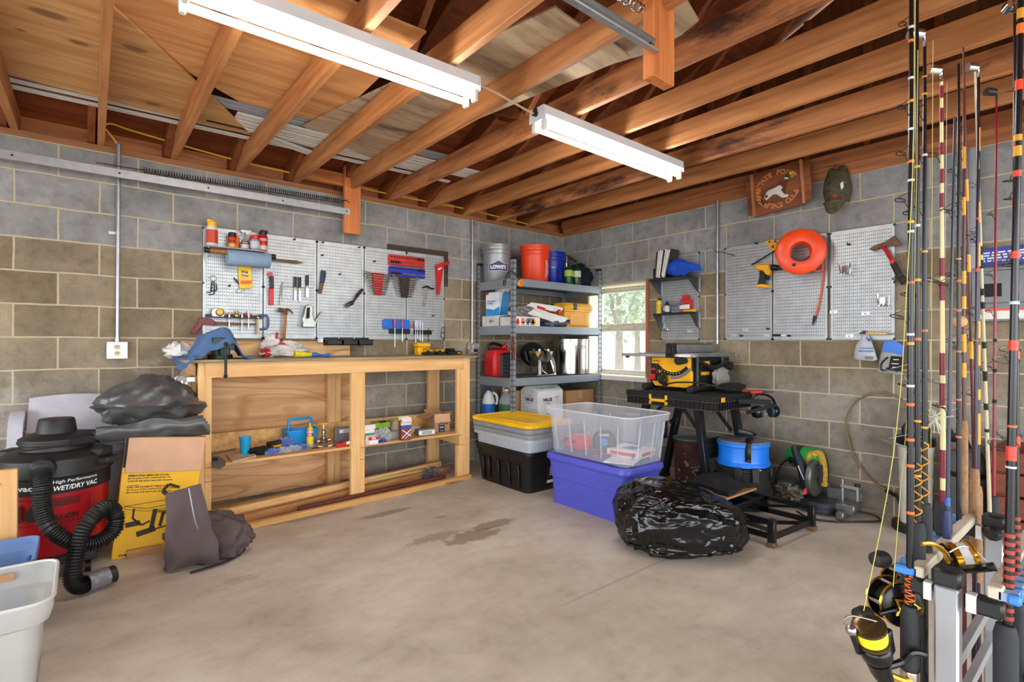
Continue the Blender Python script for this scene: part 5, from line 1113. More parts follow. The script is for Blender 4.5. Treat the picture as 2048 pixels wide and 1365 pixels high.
t = T('glove_box', 'long box of gloves printed with coloured hands on the second shelf', 'box', (-1.07, -.50, zt), .0)
P(t, 'box', MB().bb((-.16, -.09, 0), (.16, .09, .09)), mat('carton_white', (226, 222, 216), .6), bev=.002, local=True)
for i, (x, cc_) in enumerate(((-.125, (214, 60, 50)), (-.06, (230, 130, 90)), (0, (90, 130, 170)), (.055, (226, 110, 110)), (.08, (236, 206, 60)))):
    P(t, 'printed_patch', MB().cyl((x, -.0905, .05), (x, -.0915, .05), .026 if i else .018, n=9).box((x, -.091, .025), (.035, .001, .03)), mat('patch_%d' % i, cc_, .6), local=True)
P(t, 'striped_hand', MB().box((.02, -.0925, .055), (.006, .001, .05), (0, .3, 0)).box((.032, -.0925, .055), (.006, .001, .05), (0, .3, 0)).box((.008, -.0925, .05), (.006, .001, .04), (0, .3, 0)), INKK, local=True)
M('black_wire_hook', 'black bent wire lying over the front of the white carton', 'wire', MB().tube([(-1.268, -0.404, 1.357), (-1.268, -0.404, 1.434), (-1.26, -0.425, 1.448), (-1.24, -0.529, 1.445)], .004, 6), BLACK)
BRN = mat('dark_leather', (52, 34, 28), .45, 0, .2)
def lsheet(name, label, cat, pts, m, th=.006, wob=.012, seed=1, n=18):
    a, b2, c2, d2 = [V(p) for p in pts]
    return M(name, label, cat, MB().sheet(lambda u, v: a.lerp(b2, u).lerp(d2.lerp(c2, u), v) + V((0, nz((u * 3, v * 3, seed)) * wob, nz((u * 4, v * 4, seed + 5)) * wob)), n, 10, th), m, smooth=60)
M('jeans', 'folded blue jeans at the front of the second shelf', 'jeans', crumple((-.62, -.47, zt + .03), .17, .12, .035, 61, .4, 9, 24, 12, zt + .001), mat('jeans_blue', (88, 100, 116), .95, 0, .2, 60))
lsheet('leather_apron', 'dark brown leather piece folded over the jeans on the second shelf', 'leather', [(-1.175, -0.57, 1.441), (-0.385, -0.5, 1.439), (-0.379, -0.48, 1.387), (-0.825, -0.57, 1.398)], BRN, .008, .02, 3)
M('clear_wrap', 'clear plastic wrap bundle on the left of the newspapers', 'wrap', crumple(((-0.94, -0.4, 1.5)), .10, .09, .06, 64, .6, 9, 24, 14, zt + .095), clear('wrap_clear', (196, 192, 186), .55), smooth=0)
for i, (pts, lb) in enumerate((([(-1.047, -0.56, 1.475), (-0.587, -0.54, 1.38), (-0.46, -0.53, 1.446), (-0.896, -0.5, 1.542)], 'white newspaper laid over the leather on the second shelf'), ([(-1.014, -0.5, 1.552), (-0.562, -0.5, 1.506), (-0.511, -0.5, 1.555), (-0.931, -0.48, 1.591)], 'white and red flyer on top of the newspaper pile'))):
    lsheet('newspaper', lb, 'newspaper', pts, PAPER, .012, .012, 7 + i)
q = V((-0.833, -0.52, 1.539)); M('red_flyer', 'red printed strip on the flyer of the second shelf', 'flyer', MB().box(q, (.10, .02, .028), (0, .22, 0)), INKR)
q = V((-0.582, -0.52, 1.509)); M('red_flyer', 'red print at the right end of the newspaper pile', 'flyer', MB().box(q, (.045, .02, .05), (0, -.5, 0)), INKR)
t = T('yellow_toolbox', 'large yellow plastic toolbox with black latches at the right of the second shelf', 'toolbox', (-.25, -.36, zt))
TY = mat('toolbox_yellow', (236, 168, 40), .42)
P(t, 'body', MB().loft([rrect(w_, d, .03, zt + z, 4, (-.27, -.29)) for w_, d, z in ((.38, .40, 0), (.40, .42, .17), (.43, .45, .175), (.43, .45, .195))]), TY)
P(t, 'lid', MB().loft([rrect(w_, d, .03, zt + z, 4, (-.27, -.29)) for w_, d, z in ((.44, .46, .197), (.445, .465, .225), (.40, .42, .262))]), TY)
P(t, 'front_recess', MB().bb((-.40, -.503, zt + .02), (-.15, -.495, zt + .16)), mat('toolbox_yellow_dark', (226, 156, 34), .45), bev=.006)
for x in (-.365, -.44): P(t, 'latch', MB().bb((x, -.528, zt + .19), (x + .05, -.515, zt + .255)) if x > -.4 else MB().bb((-.496, -.35, zt + .19), (-.485, -.29, zt + .255)), BLACK, bev=.004)
# third shelf
zt = .86
q = V((-1.125, -.2, 0)); t = T('gas_can', 'red and black plastic fuel can with spout on the third shelf', 'fuel can', (q.x, -.2, zt))
gx = q.x + .0
P(t, 'body', MB().loft([rrect(w_, d, .045, zt + z, 5, (gx, -.20)) for w_, d, z in ((.23, .17, 0), (.25, .18, .03), (.25, .18, .20), (.20, .15, .26), (.10, .08, .285))]), RED)
P(t, 'black_shell', MB().loft([rrect(.19, .19, .04, zt + z, 5, (gx + .045, -.215)) for z in (.005, .215)] + [rrect(.10, .12, .03, zt + .25, 5, (gx + .06, -.20))]), mat('shell_black', (34, 38, 44), .5), bev=.003)
rb = MB()
for k in range(5): rb.box((gx + .045, -.312, zt + .04 + .035 * k), (.15, .012, .012))
P(t, 'ribs', rb, mat('shell_black', (34, 38, 44), .5), bev=.004)
P(t, 'handle', MB().tube([(gx - .10, -.20, zt + .26), (gx - .11, -.20, zt + .31), (gx - .04, -.20, zt + .325), (gx + .05, -.20, zt + .30)], .016, 8, sub=4), BLACK)
P(t, 'spout', MB().cyl((gx + .04, -.20, zt + .27), (gx + .085, -.22, zt + .315), .022).cyl((gx + .085, -.22, zt + .29), (gx + .105, -.24, zt + .27), .014), RED)
t = T('leather_sheath', 'brown leather sheathed tool hung on the front post of the shelving', 'sheath', (-1.289, -0.635, 1.06))
P(t, 'sheath', MB().tube([(-1.29, -0.635, 1.25), (-1.3, -0.64, 1.199), (-1.287, -0.64, 1.129), (-1.289, -0.635, 1.037)], lambda q: .026 - .012 * abs(q - .7), 10, flat=.5), mat('sheath_brown', (84, 50, 32), .55, 0, .2)); P(t, 'red_cord', MB().tube([(-1.318, -0.64, 1.258), (-1.326, -0.665, 1.176), (-1.296, -0.665, 1.157), (-1.282, -0.64, 1.259)], .004, 6, sub=4), mat('cord_rust', (150, 62, 40), .7))
# burner stand with dish
q = V((-0.753, -0.42, 0.894)); bx = q.x
t = T('burner_stand', 'polished steel burner stand with bowl and hose on the third shelf', 'burner', (bx, -.40, zt))
for dx, dy in ((-.10, -.12), (.13, -.10), (.0, .13)):
    P(t, 'leg', MB().tube([(bx + dx * .55, -.40 + dy * .55, zt + .27), (bx + dx, -.40 + dy, zt + .008)], .016, 10), CHROME)
P(t, 'bowl', MB().lathe([(.02, .10), (.08, .11), (.13, .16), (.15, .24), (.153, .25), (.145, .25), (.12, .17), (.02, .115)], (bx, -.40, zt), 32, (0, 0, 1), False, False), CHROME)
P(t, 'ring', MB().tube([(bx + .11 * math.cos(k), -.40 + .11 * math.sin(k), zt + .155) for k in [2 * PI * i / 24 for i in range(24)]], .007, 6, True), CHROME)
P(t, 'hose', MB().tube([(bx - .16, -.55, zt + .012), (bx - .02, -.57, zt + .014), (bx + .08, -.55, zt + .03), (bx + .12, -.50, zt + .14), (bx + .06, -.48, zt + .24), (bx + .02, -.46, zt + .27)], .008, 8, sub=5), mat('braided_hose', (150, 146, 140), .4, .6))
P(t, 'gas_pipe', MB().tube([(bx - .02, -.45, zt + .13), (bx - .04, -.50, zt + .06), (bx + .0, -.53, zt + .02)], .006, 8, sub=4), STEEL)
M('frying_pan', 'black pan tipped up behind the burner stand', 'pan', MB().lathe([(.10, 0), (.13, .03), (.135, .045), (.128, .045), (.095, .006)], (bx + .07, -.22, zt + .20), 26, (-.5, -.8, .35)), BLACKM)
# stock pot
px_ = (-0.23, -0.36, 0.901); cx = px_[0] - .01; pc = (cx - .0, -.355, zt)
t = T('stock_pot', 'large brushed steel stock pot with embossed lettering on the third shelf', 'pot', pc)
R = .19
P(t, 'pot', MB().lathe([(R - .006, 0), (R, .006), (R, .36), (R + .006, .365), (R + .006, .375), (R - .004, .375), (R - .006, .05), (.01, .05)], pc, 48), mat('brushed_pot', (196, 192, 186), .16, 1, .06))
P(t, 'handle', MB().tube([(cx + R, -.38, zt + .33), (cx + R + .022, -.39, zt + .335), (cx + R + .022, -.34, zt + .335), (cx + R, -.335, zt + .33)], .005, 8, sub=4), STEEL)
P(t, 'handle', MB().tube([(cx - R, -.40, zt + .33), (cx - R - .03, -.41, zt + .335), (cx - R - .03, -.36, zt + .335), (cx - R, -.36, zt + .33)], .005, 8, sub=4), STEEL)
P(t, 'lettering', letters(MB(), '~2', (0, 0, 0), (1, 0, 0), (0, 0, 1), .16, .03, .01, fn=wrap(pc, R + .0012, zt + .29)(math.radians(262))), mat('etched', (150, 140, 128), .6, .5))
# lowest shelf
zt = .43
q = V((-1.191, -0.13, 0.617)); t = T('bleach_jug', 'white bleach jug with blue cap and blue label on the lowest shelf', 'jug', (q.x, -.13, zt))
P(t, 'jug', MB().loft([rrect(w_, d, min(w_, d) * .45, zt + z, 5, (q.x, -.13)) for w_, d, z in ((.12, .12, 0), (.125, .125, .03), (.125, .125, .16), (.09, .09, .235), (.035, .035, .275), (.035, .035, .285))]), WHITE)
P(t, 'grip', MB().tube([(q.x + .02, -.17, zt + .265), (q.x + .058, -.185, zt + .235), (q.x + .064, -.19, zt + .18), (q.x + .055, -.185, zt + .14)], .013, 8, sub=4), WHITE)
P(t, 'cap', MB().cyl((q.x, -.13, zt + .28), (q.x, -.13, zt + .31), .022), INKB); P(t, 'label', MB().loft([rrect(.127, .127, .057, zt + z, 5, (q.x, -.13)) for z in (.03, .15)], False, False), mat('bleach_blue', (30, 110, 200), .5))
q = V((-1.077, -0.27, 0.622)); t = T('water_jug', 'clear water jug with green label on the lowest shelf', 'jug', (q.x, -.27, zt))
P(t, 'jug', MB().lathe([(.066, 0), (.072, .01), (.07, .06), (.073, .065), (.07, .15), (.073, .16), (.068, .19), (.05, .235), (.022, .265), (.022, .28)], (q.x, -.27, zt), 26), clear('jug_clear', (196, 204, 206), .45))
P(t, 'cap', MB().cyl((q.x, -.27, zt + .278), (q.x, -.27, zt + .30), .022), WHITE); P(t, 'handle', MB().tube([(q.x - .03, -.27, zt + .27), (q.x - .035, -.27, zt + .315), (q.x + .035, -.27, zt + .315), (q.x + .03, -.27, zt + .27)], .004, 6, sub=4), WHITE)
P(t, 'label', MB().lathe([(.0738, .09), (.0738, .15)], (q.x, -.27, zt), 26, (0, 0, 1), False, False), mat('label_green', (40, 120, 70), .5))
bxw = mat('oil_carton', (226, 224, 222), .6)
t = T('oil_carton', 'white carton with bold black lettering on the lowest shelf behind the totes', 'box', (-.74, -.45, zt))
P(t, 'box', MB().bb((-.925, -.58, zt), (-.585, -.32, zt + .285)), bxw, smooth=0)
P(t, 'top_flap', MB().prism([(-.58, .285), (-.32, .285), (-.40, .34), (-.50, .34)], (-.925, 0, zt), (0, 1, 0), (0, 0, 1), .34), bxw, smooth=0)
tx = MB(); letters(tx, 'YAMALUBE', (-.80, -.5815, zt + .20), (1, 0, 0), (0, 0, 1), .13, .036, .03); letters(tx, 'MARINE ENGINE OIL', (-.80, -.5815, zt + .165), (1, 0, 0), (0, 0, 1), .09, .008); letters(tx, 'WATERCRAFT OIL', (-.66, -.5815, zt + .22), (1, 0, 0), (0, 0, 1), .09, .012)
letters(tx, 'YAMALUBE', (-.9265, -.45, zt + .20), (0, -1, 0), (0, 0, 1), .13, .036, .03); letters(tx, 'SINCE 1955', (-.9265, -.45, zt + .235), (0, -1, 0), (0, 0, 1), .05, .008); letters(tx, 'MARINE ENGINE OIL', (-.9265, -.45, zt + .165), (0, -1, 0), (0, 0, 1), .1, .008); letters(tx, 'Made in USA', (-.76, -.5815, zt + .06), (1, 0, 0), (0, 0, 1), .1, .012)
letters(tx, 'WATERCRAFT & MARINE OIL', (-.76, -.543, zt + .315), (1, 0, 0), (0, .8, .55), .2, .014)
P(t, 'lettering', tx, INKK)
M('brown_carton', 'open brown cardboard box behind the white oil carton', 'box', tote([(.30, .22, 0, .004), (.30, .22, .28, .004)], 1).bar((.19, -.1, .29), (.19, .1, .29), .004, .07, (1, 0, .6)).bar((-.19, -.1, .29), (-.19, .1, .29), .004, .07, (-1, 0, .6)).xf(Matrix.Translation((-.85, -.19, zt))), CARD, smooth=0)
t = T('flat_carton', 'flat brown cardboard box at the right end of the lowest shelf', 'box', (-.29, -.33, zt)); P(t, 'box', MB().bb((-.50, -.55, zt), (-.08, -.10, zt + .26)), CARD, bev=.003); P(t, 'top_flap', MB().bb((-.50, -.55, zt + .261), (-.295, -.10, zt + .265)).bb((-.285, -.55, zt + .261), (-.08, -.10, zt + .265)), TAN_); P(t, 'tape', MB().bb((-.32, -.5512, zt + .18), (-.26, -.55, zt + .26)).bb((-.32, -.55, zt + .266), (-.26, -.10, zt + .267)), mat('packing_tape', (190, 150, 104), .3))

# ------------------------------------------------------------------ plastic totes on the floor
TB = mat('tote_black', (16, 16, 17), .45)
t = T('black_tote', 'black storage tote on the floor under the grey and yellow lids', 'tote', (-1.45, -.94, 0))
tb = P(t, 'tub', tote([(.40, .64, 0, .05), (.43, .68, .21, .05), (.435, .685, .215, .05), (.46, .73, .30, .05), (.475, .745, .305, .05), (.475, .745, .325, .05)]), TB, local=True)
rb = MB()
for y in (-.22, -.10, .04, .17, .25): rb.box((-.218, y, .12), (.012, .035, .20), (0, -.09, 0))
P(tb, 'ribs', rb, TB, bev=.004, local=True)
P(t, 'sticker', MB().box((.085, -.3385, .13), (.20, .001, .15), (.095, 0, 0)), mat('sticker_black', (30, 30, 32), .4), local=True)
tx = MB()
letters(tx, '~5', (.05, -.3435, .155), (1, 0, 0), (0, -.095, 1), .07, .07)
tx.box((.06, -.3375, .072), (.14, .001, .024), (.095, 0, 0)); P(t, 'sticker_print', tx, INKW, local=True)
t = T('clear_insert_tote', 'clear tote nested in the top of the black one', 'tote', (-1.45, -.94, .326))
P(t, 'tub', tote([(.44, .71, .0, .05), (.445, .715, .075, .05), (.49, .765, .08, .05), (.49, .765, .108, .05)]), clear('milky_tote', (196, 200, 206), .72, .3), local=True)
rb = MB()
for y in [-.33 + .03 * k for k in range(22)]: rb.box((-.223, y, .05), (.006, .008, .06))
for x in [-.2 + .03 * k for k in range(14)]: rb.box((x, -.36, .05), (.008, .006, .06))
P(t, 'ribs', rb, clear('milky_rib', (210, 214, 220), .6, .3), local=True)
LG = mat('lid_grey', (138, 140, 142), .45)
for k, lb in enumerate(('grey tote lid, lower of the two under the yellow lid', 'grey tote lid, directly under the yellow lid')):
    t = M('grey_tote_cover', lb, 'lid', MB().loft([rrect(w_, d, .06, .436 + .042 * k + z, 5, (-1.45, -.94)) for w_, d, z in ((.50, .775, 0), (.505, .78, .008), (.505, .78, .034), (.49, .765, .04))]), LG, 'stacked tote lids')
t = T('yellow_tote_cover', 'bright yellow tote lid on top of the stack of grey lids', 'lid', (-1.45, -.94, .52))
P(t, 'rim', MB().loft([rrect(w_, d, .06, z, 5) for w_, d, z in ((.51, .785, 0), (.52, .795, .01), (.52, .795, .03), (.49, .765, .034), (.48, .755, .022), (.35, .6, .022))]), mat('lid_yellow', (246, 190, 22), .42), local=True)
P(t, 'raised_panel', MB().loft([rrect(w_, d, .04, z, 5) for w_, d, z in ((.38, .64, .02), (.36, .62, .034), (.30, .55, .034), (.29, .54, .03))]), mat('lid_yellow', (246, 190, 22), .42), local=True)
TBL = mat('tote_blue', (82, 88, 194), .4, 0, .05)
t = T('blue_tote', 'large purple-blue storage tote on the floor under the clear bin', 'tote', (-1.43, -1.835, 0))
P(t, 'tub', tote([(.385, .68, 0, .05), (.40, .70, .19, .055), (.41, .71, .195, .055), (.42, .735, .31, .06), (.435, .755, .318, .06), (.435, .755, .335, .06)]), TBL, local=True)
P(t, 'lid', MB().loft([rrect(w_, d, .07, z, 6) for w_, d, z in ((.44, .77, .325), (.455, .785, .33), (.455, .785, .355), (.44, .77, .368), (.40, .73, .368), (.39, .72, .362))]), TBL, local=True)
CL = clear('clear_tote', (222, 226, 236), .20, .12)
zt = .369
t = T('clear_bin', 'open clear plastic bin of odds and ends on top of the blue tote', 'bin', (-1.40, -1.835, zt))
P(t, 'tub', tote([(.40, .70, 0, .05), (.41, .71, .01, .05), (.46, .78, .285, .07), (.50, .82, .29, .08), (.505, .825, .335, .08)], 6, .003), CL, local=True)
P(t, 'rim', MB().tube([V(p) for p in rrect(.503, .823, .08, .335, 6)], .005, 6, True), clear('clear_rim', (226, 230, 236), .75), local=True)
rb = MB()
for y in (-.28, -.14, 0, .14, .28): rb.bar((-.2075, y, .03), (-.231, y * 1.08, .28), .004, .01, (1, 0, 0)).bar((.2075, y, .03), (.231, y * 1.08, .28), .004, .01, (1, 0, 0))
for x in (-.1, .05, .15): rb.bar((x, -.358, .03), (x * 1.08, -.391, .28), .004, .01, (0, 1, 0))
P(t, 'ribs', rb, clear('clear_rib', (226, 230, 236), .4), local=True)
q = V((-1.193, -1.417, 0.38)); 
t = T('red_inflator', 'red plastic inflator lying in the clear bin', 'inflator', (-1.42, -1.66, zt + .013))
P(t, 'body', crumple((-1.45, -1.63, zt + .075), .11, .13, .062, 71, .12, 8, 24, 14, zt + .014), RED); P(t, 'cord', MB().tube([(-1.50, -1.80 - .06 * math.sin(k * 2.1), zt + .02 + .008 * (k % 3)) if k % 2 else (-1.40 + .02 * k, -1.95 + .03 * math.cos(k), zt + .02 + .01 * (k % 2)) for k in range(9)], .005, 6, sub=5), mat('red_cord', (160, 26, 34), .5)); P(t, 'switch', MB().box((-1.55, -1.66, zt + .095), (.03, .03, .02)).box((-1.54, -1.57, zt + .10), (.03, .03, .02)), BLACK, bev=.004)
t = T('black_spool', 'round black reel with blue centre standing in the clear bin', 'reel', (-1.40, -1.84, zt + .013)); c = V((-1.42, -1.84, zt + .103)); ax = V((-.75, -.65, .05)).normalized()
P(t, 'reel', MB().lathe([(.075, -.05), (.088, -.045), (.088, .0), (.075, .012), (.03, .014)], c, 32, ax), BLACK); P(t, 'blue_hub', MB().lathe([(.026, .0141), (.026, .017)], c, 22, ax), mat('hub_blue', (40, 130, 210), .4))
P(t, 'lettering', letters(MB(), '~2', c + ax * .016 + V((0, 0, .052)), ax.cross(V((0, 0, 1))) * -1, (0, 0, 1), .07, .014, .02), INKW)
for i, (c_, s_, r_, lb, tx_) in enumerate((((-1.30, -1.99, zt + .02), (.24, .26, .05), .15, 'white and red box lying flat in the clear bin', 1), ((-1.33, -1.90, zt + .013), (.2, .2, .006), .4, 'white leaflet under the box in the clear bin', 0))):
    if i == 0:
        t = T('flat_box', lb, 'box', c_, r_); P(t, 'box', MB().bb((-s_[0] / 2, -s_[1] / 2, 0), (s_[0] / 2, s_[1] / 2, s_[2])), mat('box_pink_white', (226, 214, 206), .6), bev=.003, local=True); P(t, 'red_print', MB().bb((-s_[0] / 2 - .001, -.10, .012), (-s_[0] / 2, .10, .038)).bb((-.08, -s_[1] / 2 - .001, .012), (.08, -s_[1] / 2, .038)), INKR, local=True); P(t, 'blue_print', MB().bb((-.06, -.05, s_[2]), (.05, .04, s_[2] + .001)), mat('box_blue', (36, 70, 170), .5), local=True)
    else: M('leaflet', lb, 'paper', MB().box((c_[0] - .16, c_[1] - .16, c_[2] + .003), s_, (0, 0, r_)), PAPER)
M('black_lead', 'thin black lead curling over the flat box in the clear bin', 'cable', MB().tube([(-1.36, -1.86, zt + .03), (-1.30, -1.90, zt + .10), (-1.25, -2.02, zt + .085), (-1.33, -2.08, zt + .08), (-1.44, -2.10, zt + .02)], .003, 6, sub=5), BLACK)
M('plastic_packaging', 'clear plastic packaging behind the reel in the clear bin', 'packaging', crumple((-1.30, -1.66, zt + .09), .08, .09, .075, 73, .4, 9, 20, 12, zt + .014), clear('wrap_clear', (196, 192, 186), .55), smooth=0)

# ------------------------------------------------------------------ folding work table with table saw
t = T('folding_work_table', 'black folding work table with yellow handle under the table saw', 'work table', (-.59, -2.0, 0))
P(t, 'top', MB().bb((-.87, -2.40, .765), (-.32, -1.60, .81)), BLACKM, bev=.008)
P(t, 'apron', MB().bb((-.862, -2.392, .70), (-.328, -1.608, .765)), BLACKM, bev=.004)
rb = MB()
for k in range(21):
    y = -1.625 - .0375 * k
    if not -2.04 < y < -1.80: rb.bb((-.872, y - .003, .705), (-.862, y + .003, .80))
for k in range(14): rb.bb((-.85 + .038 * k, -2.402, .705), (-.844 + .038 * k, -2.392, .80))
P(t, 'ribs', rb, BLACK)
P(t, 'edge_bead', MB().bb((-.873, -2.403, .764), (-.31, -1.598, .767)).bb((-.872, -2.402, .703), (-.312, -1.60, .706)), mat('edge_grey', (92, 88, 80), .5))
P(t, 'yellow_handle', MB().bb((-.885, -2.00, .735), (-.862, -1.84, .757)).bb((-.885, -2.00, .712), (-.862, -1.985, .79)).bb((-.885, -1.855, .712), (-.862, -1.84, .79)), YEL, bev=.003)
P(t, 'yellow_latch', MB().bb((-.80, -2.408, .765), (-.75, -2.40, .80)), YEL, bev=.003)
for (x, ya, yb) in ((-.80, -1.76, -1.60), (-.31, -1.76, -1.60), (-.80, -2.22, -2.31), (-.31, -2.24, -2.37)):
    P(t, 'leg', MB().bar((x, ya, .71), (x, yb, .02), .06, .05, (0, 1, 0)), mat('leg_black', (16, 17, 20), .4), bev=.004); P(t, 'foot', MB().box((x, yb, .014), (.08, .07, .028)), RUBBER, bev=.005)
for y, z in ((-1.665, .36), (-2.245, .32)):
    P(t, 'side_panel', MB().bb((-.80, y - .012, z), (-.38, y + .012, z + .15)), BLACKM, bev=.003)
    P(t, 'panel_groove', MB().bb((-.79, y - .014, z + .045), (-.39, y + .014, z + .055)).bb((-.79, y - .014, z + .095), (-.39, y + .014, z + .105)), mat('groove', (48, 48, 48), .5))
for ya, yb in ((-1.70, -1.92), (-2.26, -2.08)): P(t, 'brace', MB().bar((-.80, ya, .50), (-.80, yb, .71), .012, .025, (0, 1, 0)).bar((-.38, ya, .50), (-.38, yb, .71), .012, .025, (0, 1, 0)), BLACKM)
P(t, 'clamp_arm', MB().bar((-.55, -2.40, .76), (-.45, -2.60, .76), .05, .035).bar((-.42, -2.40, .66), (-.36, -2.60, .74), .02, .03), BLACKM, bev=.003)

zt = .81
t = T('table_saw', 'yellow and black table saw with grey table on the folding work table', 'table saw', (-.42, -1.93, zt))
SY = mat('saw_yellow', (248, 178, 20), .4)
P(t, 'cabinet', MB().bb((-.66, -2.10, zt + .045), (-.24, -1.73, zt + .27)), BLACKM, bev=.004)
fp = P(t, 'front_panel', MB().prism([(1.725, zt + .27), (2.085, zt + .27), (2.085, zt + .18), (2.10, zt + .15), (2.10, zt + .055), (2.06, zt + .03), (1.76, zt + .03), (1.735, zt + .06), (1.735, zt + .19), (1.725, zt + .22)], (-.66, 0, 0), (0, -1, 0), (0, 0, 1), .03), SY, bev=.006)
P(fp, 'badge', MB().bb((-.70, -1.84, zt + .215), (-.688, -1.735, zt + .262)), SY, bev=.005)
P(fp, 'lettering', letters(MB(), 'DEWALT', (-.7012, -1.785, zt + .238), (0, -1, 0), (0, 0, 1), .08, .017, .03), INKK)
arc = MB()
fa = lambda r, a: V((-.6915, -1.93 - r * math.sin(a), zt + .31 - r * math.cos(a)))
arc.grid(lambda u, v: fa(.16 + .03 * v, -.85 + 1.7 * u), 20, 1); P(fp, 'bevel_scale', arc, INKK)
arc = MB(); arc.grid(lambda u, v: fa(.193 + .022 * v, -.1 + 1.0 * u), 14, 1); P(fp, 'bevel_slot', arc, mat('slot_grey', (110, 110, 110), .5))
tk = MB()
for k in range(7): tk.box(fa(.172, -.6 + .16 * k) + V((-.001, 0, 0)), (.001, .006, .006))
P(fp, 'scale_marks', tk, INKW)
P(t, 'bevel_wheel', MB().tube([V((-.715, -1.85, zt + .10)) + V((0, .042 * math.cos(a), .042 * math.sin(a))) for a in [2 * PI * k / 20 for k in range(20)]], .009, 8, True).box((-.712, -1.85, zt + .10), (.012, .02, .08), (.5, 0, 0)).cyl((-.69, -1.85, zt + .10), (-.725, -1.85, zt + .10), .016), BLACK)
P(t, 'crank_knob', MB().cyl((-.69, -1.875, zt + .05), (-.74, -1.875, zt + .05), .014).cyl((-.69, -2.0, zt + .245), (-.73, -2.0, zt + .245), .034, n=20).cyl((-.69, -2.045, zt + .245), (-.72, -2.045, zt + .245), .024, n=18), BLACK, bev=.003)
sw = P(t, 'switch', MB().bb((-.715, -1.80, zt + .075), (-.66, -1.735, zt + .215)), BLACK, bev=.006); P(sw, 'stop_paddle', MB().bb((-.735, -1.785, zt + .085), (-.715, -1.742, zt + .13)).bb((-.728, -1.785, zt + .16), (-.715, -1.745, zt + .18)), RED, bev=.004)
for y in (-1.715, -2.13):
    P(t, 'frame_tube', MB().cyl((-.66, y, zt + .02), (-.66, y, zt + .27), .016).cyl((-.22, y, zt + .02), (-.22, y, zt + .27), .016).cyl((-.74, y, zt + .024), (-.16, y, zt + .024), .02), BLACK)
    P(t, 'rubber_foot', MB().cyl((-.775, y, zt + .028), (-.68, y, zt + .028), .028).cyl((-.22, y, zt + .028), (-.13, y, zt + .028), .028), RUBBER, bev=.004)
P(t, 'rear_guard_tube', MB().tube([(-.66, -2.13, zt + .25), (-.5, -2.17, zt + .19), (-.3, -2.17, zt + .23), (-.2, -2.13, zt + .25)], .018, 8, sub=4).cyl((-.3, -2.16, zt + .2), (-.3, -2.22, zt + .2), .035), BLACK)
P(t, 'yellow_trim', MB().bb((-.56, -2.108, zt + .20), (-.44, -2.098, zt + .24)).bb((-.56, -2.108, zt + .13), (-.44, -2.098, zt + .155)), SY)
P(t, 'dust_bag', crumple((-.36, -2.16, zt + .12), .12, .035, .085, 81, .4, 8, 22, 12, zt + .03), clear('bag_clear2', (176, 174, 168), .6), smooth=60)
TG = mat('saw_table_grey', (152, 156, 158), .35, .6)
P(t, 'table_plate', MB().bb((-.69, -2.15, zt + .275), (-.10, -1.60, zt + .305)), TG, bev=.003)
P(t, 'front_rail', MB().bb((-.725, -2.15, zt + .272), (-.69, -1.44, zt + .298)), mat('rail_alu', (196, 198, 198), .3, .7), bev=.003)
P(t, 'rear_rail', MB().bb((-.10, -2.15, zt + .272), (-.07, -1.50, zt + .298)), mat('rail_alu', (196, 198, 198), .3, .7), bev=.003)
P(t, 'rail_scale', MB().bb((-.728, -2.11, zt + .277), (-.725, -1.99, zt + .293)), INKW)
P(t, 'fence', MB().bb((-.68, -1.965, zt + .308), (-.10, -1.905, zt + .375)), TG, bev=.003); P(t, 'fence_cap', MB().bb((-.66, -1.96, zt + .375), (-.15, -1.91, zt + .382)), BLACK)
P(t, 'fence_clamp', MB().bb((-.75, -1.97, zt + .268), (-.69, -1.90, zt + .385)).bb((-.765, -1.955, zt + .29), (-.75, -1.915, zt + .36)), BLACK, bev=.004)
P(t, 'power_cord', MB().tube([(-.70, -1.82, zt + .13), (-.75, -1.90, zt + .06), (-.74, -2.0, zt + .075), (-.71, -2.16, zt + .08), (-.60, -2.26, zt + .05), (-.50, -2.30, zt + .03), (-.42, -2.24, zt + .04)], .006, 8, sub=5), RUBBER)
M('saw_bag', 'black cloth tool roll lying on the work table behind the saw', 'tool roll', crumple((-.42, -2.28, zt + .04), .16, .08, .035, 82, .3, 8, 24, 12, zt + .001), mat('black_cloth', (26, 24, 22), .9))
for i, (a, b_, lb) in enumerate((((-0.392, -2.348, 0.829), (-0.353, -2.38, 0.817), 'red handled pick lying on the end of the work table'), ((-0.44, -2.438, 0.819), (-0.375, -2.491, 0.808), 'red handled screwdriver lying at the end of the work table'))):
    a, b_ = V(a), V(b_); a.z = b_.z = .812 + .012; d = (b_ - a).normalized(); t = T('screwdriver', lb, 'screwdriver', (a + b_) / 2 - V((0, 0, .012)))
    P(t, 'handle', MB().cyl(a, b_, .012), RED); P(t, 'shaft', MB().cyl(b_, b_ + d * .09, .003).cyl(a, a - d * .03, .005), DARKM)
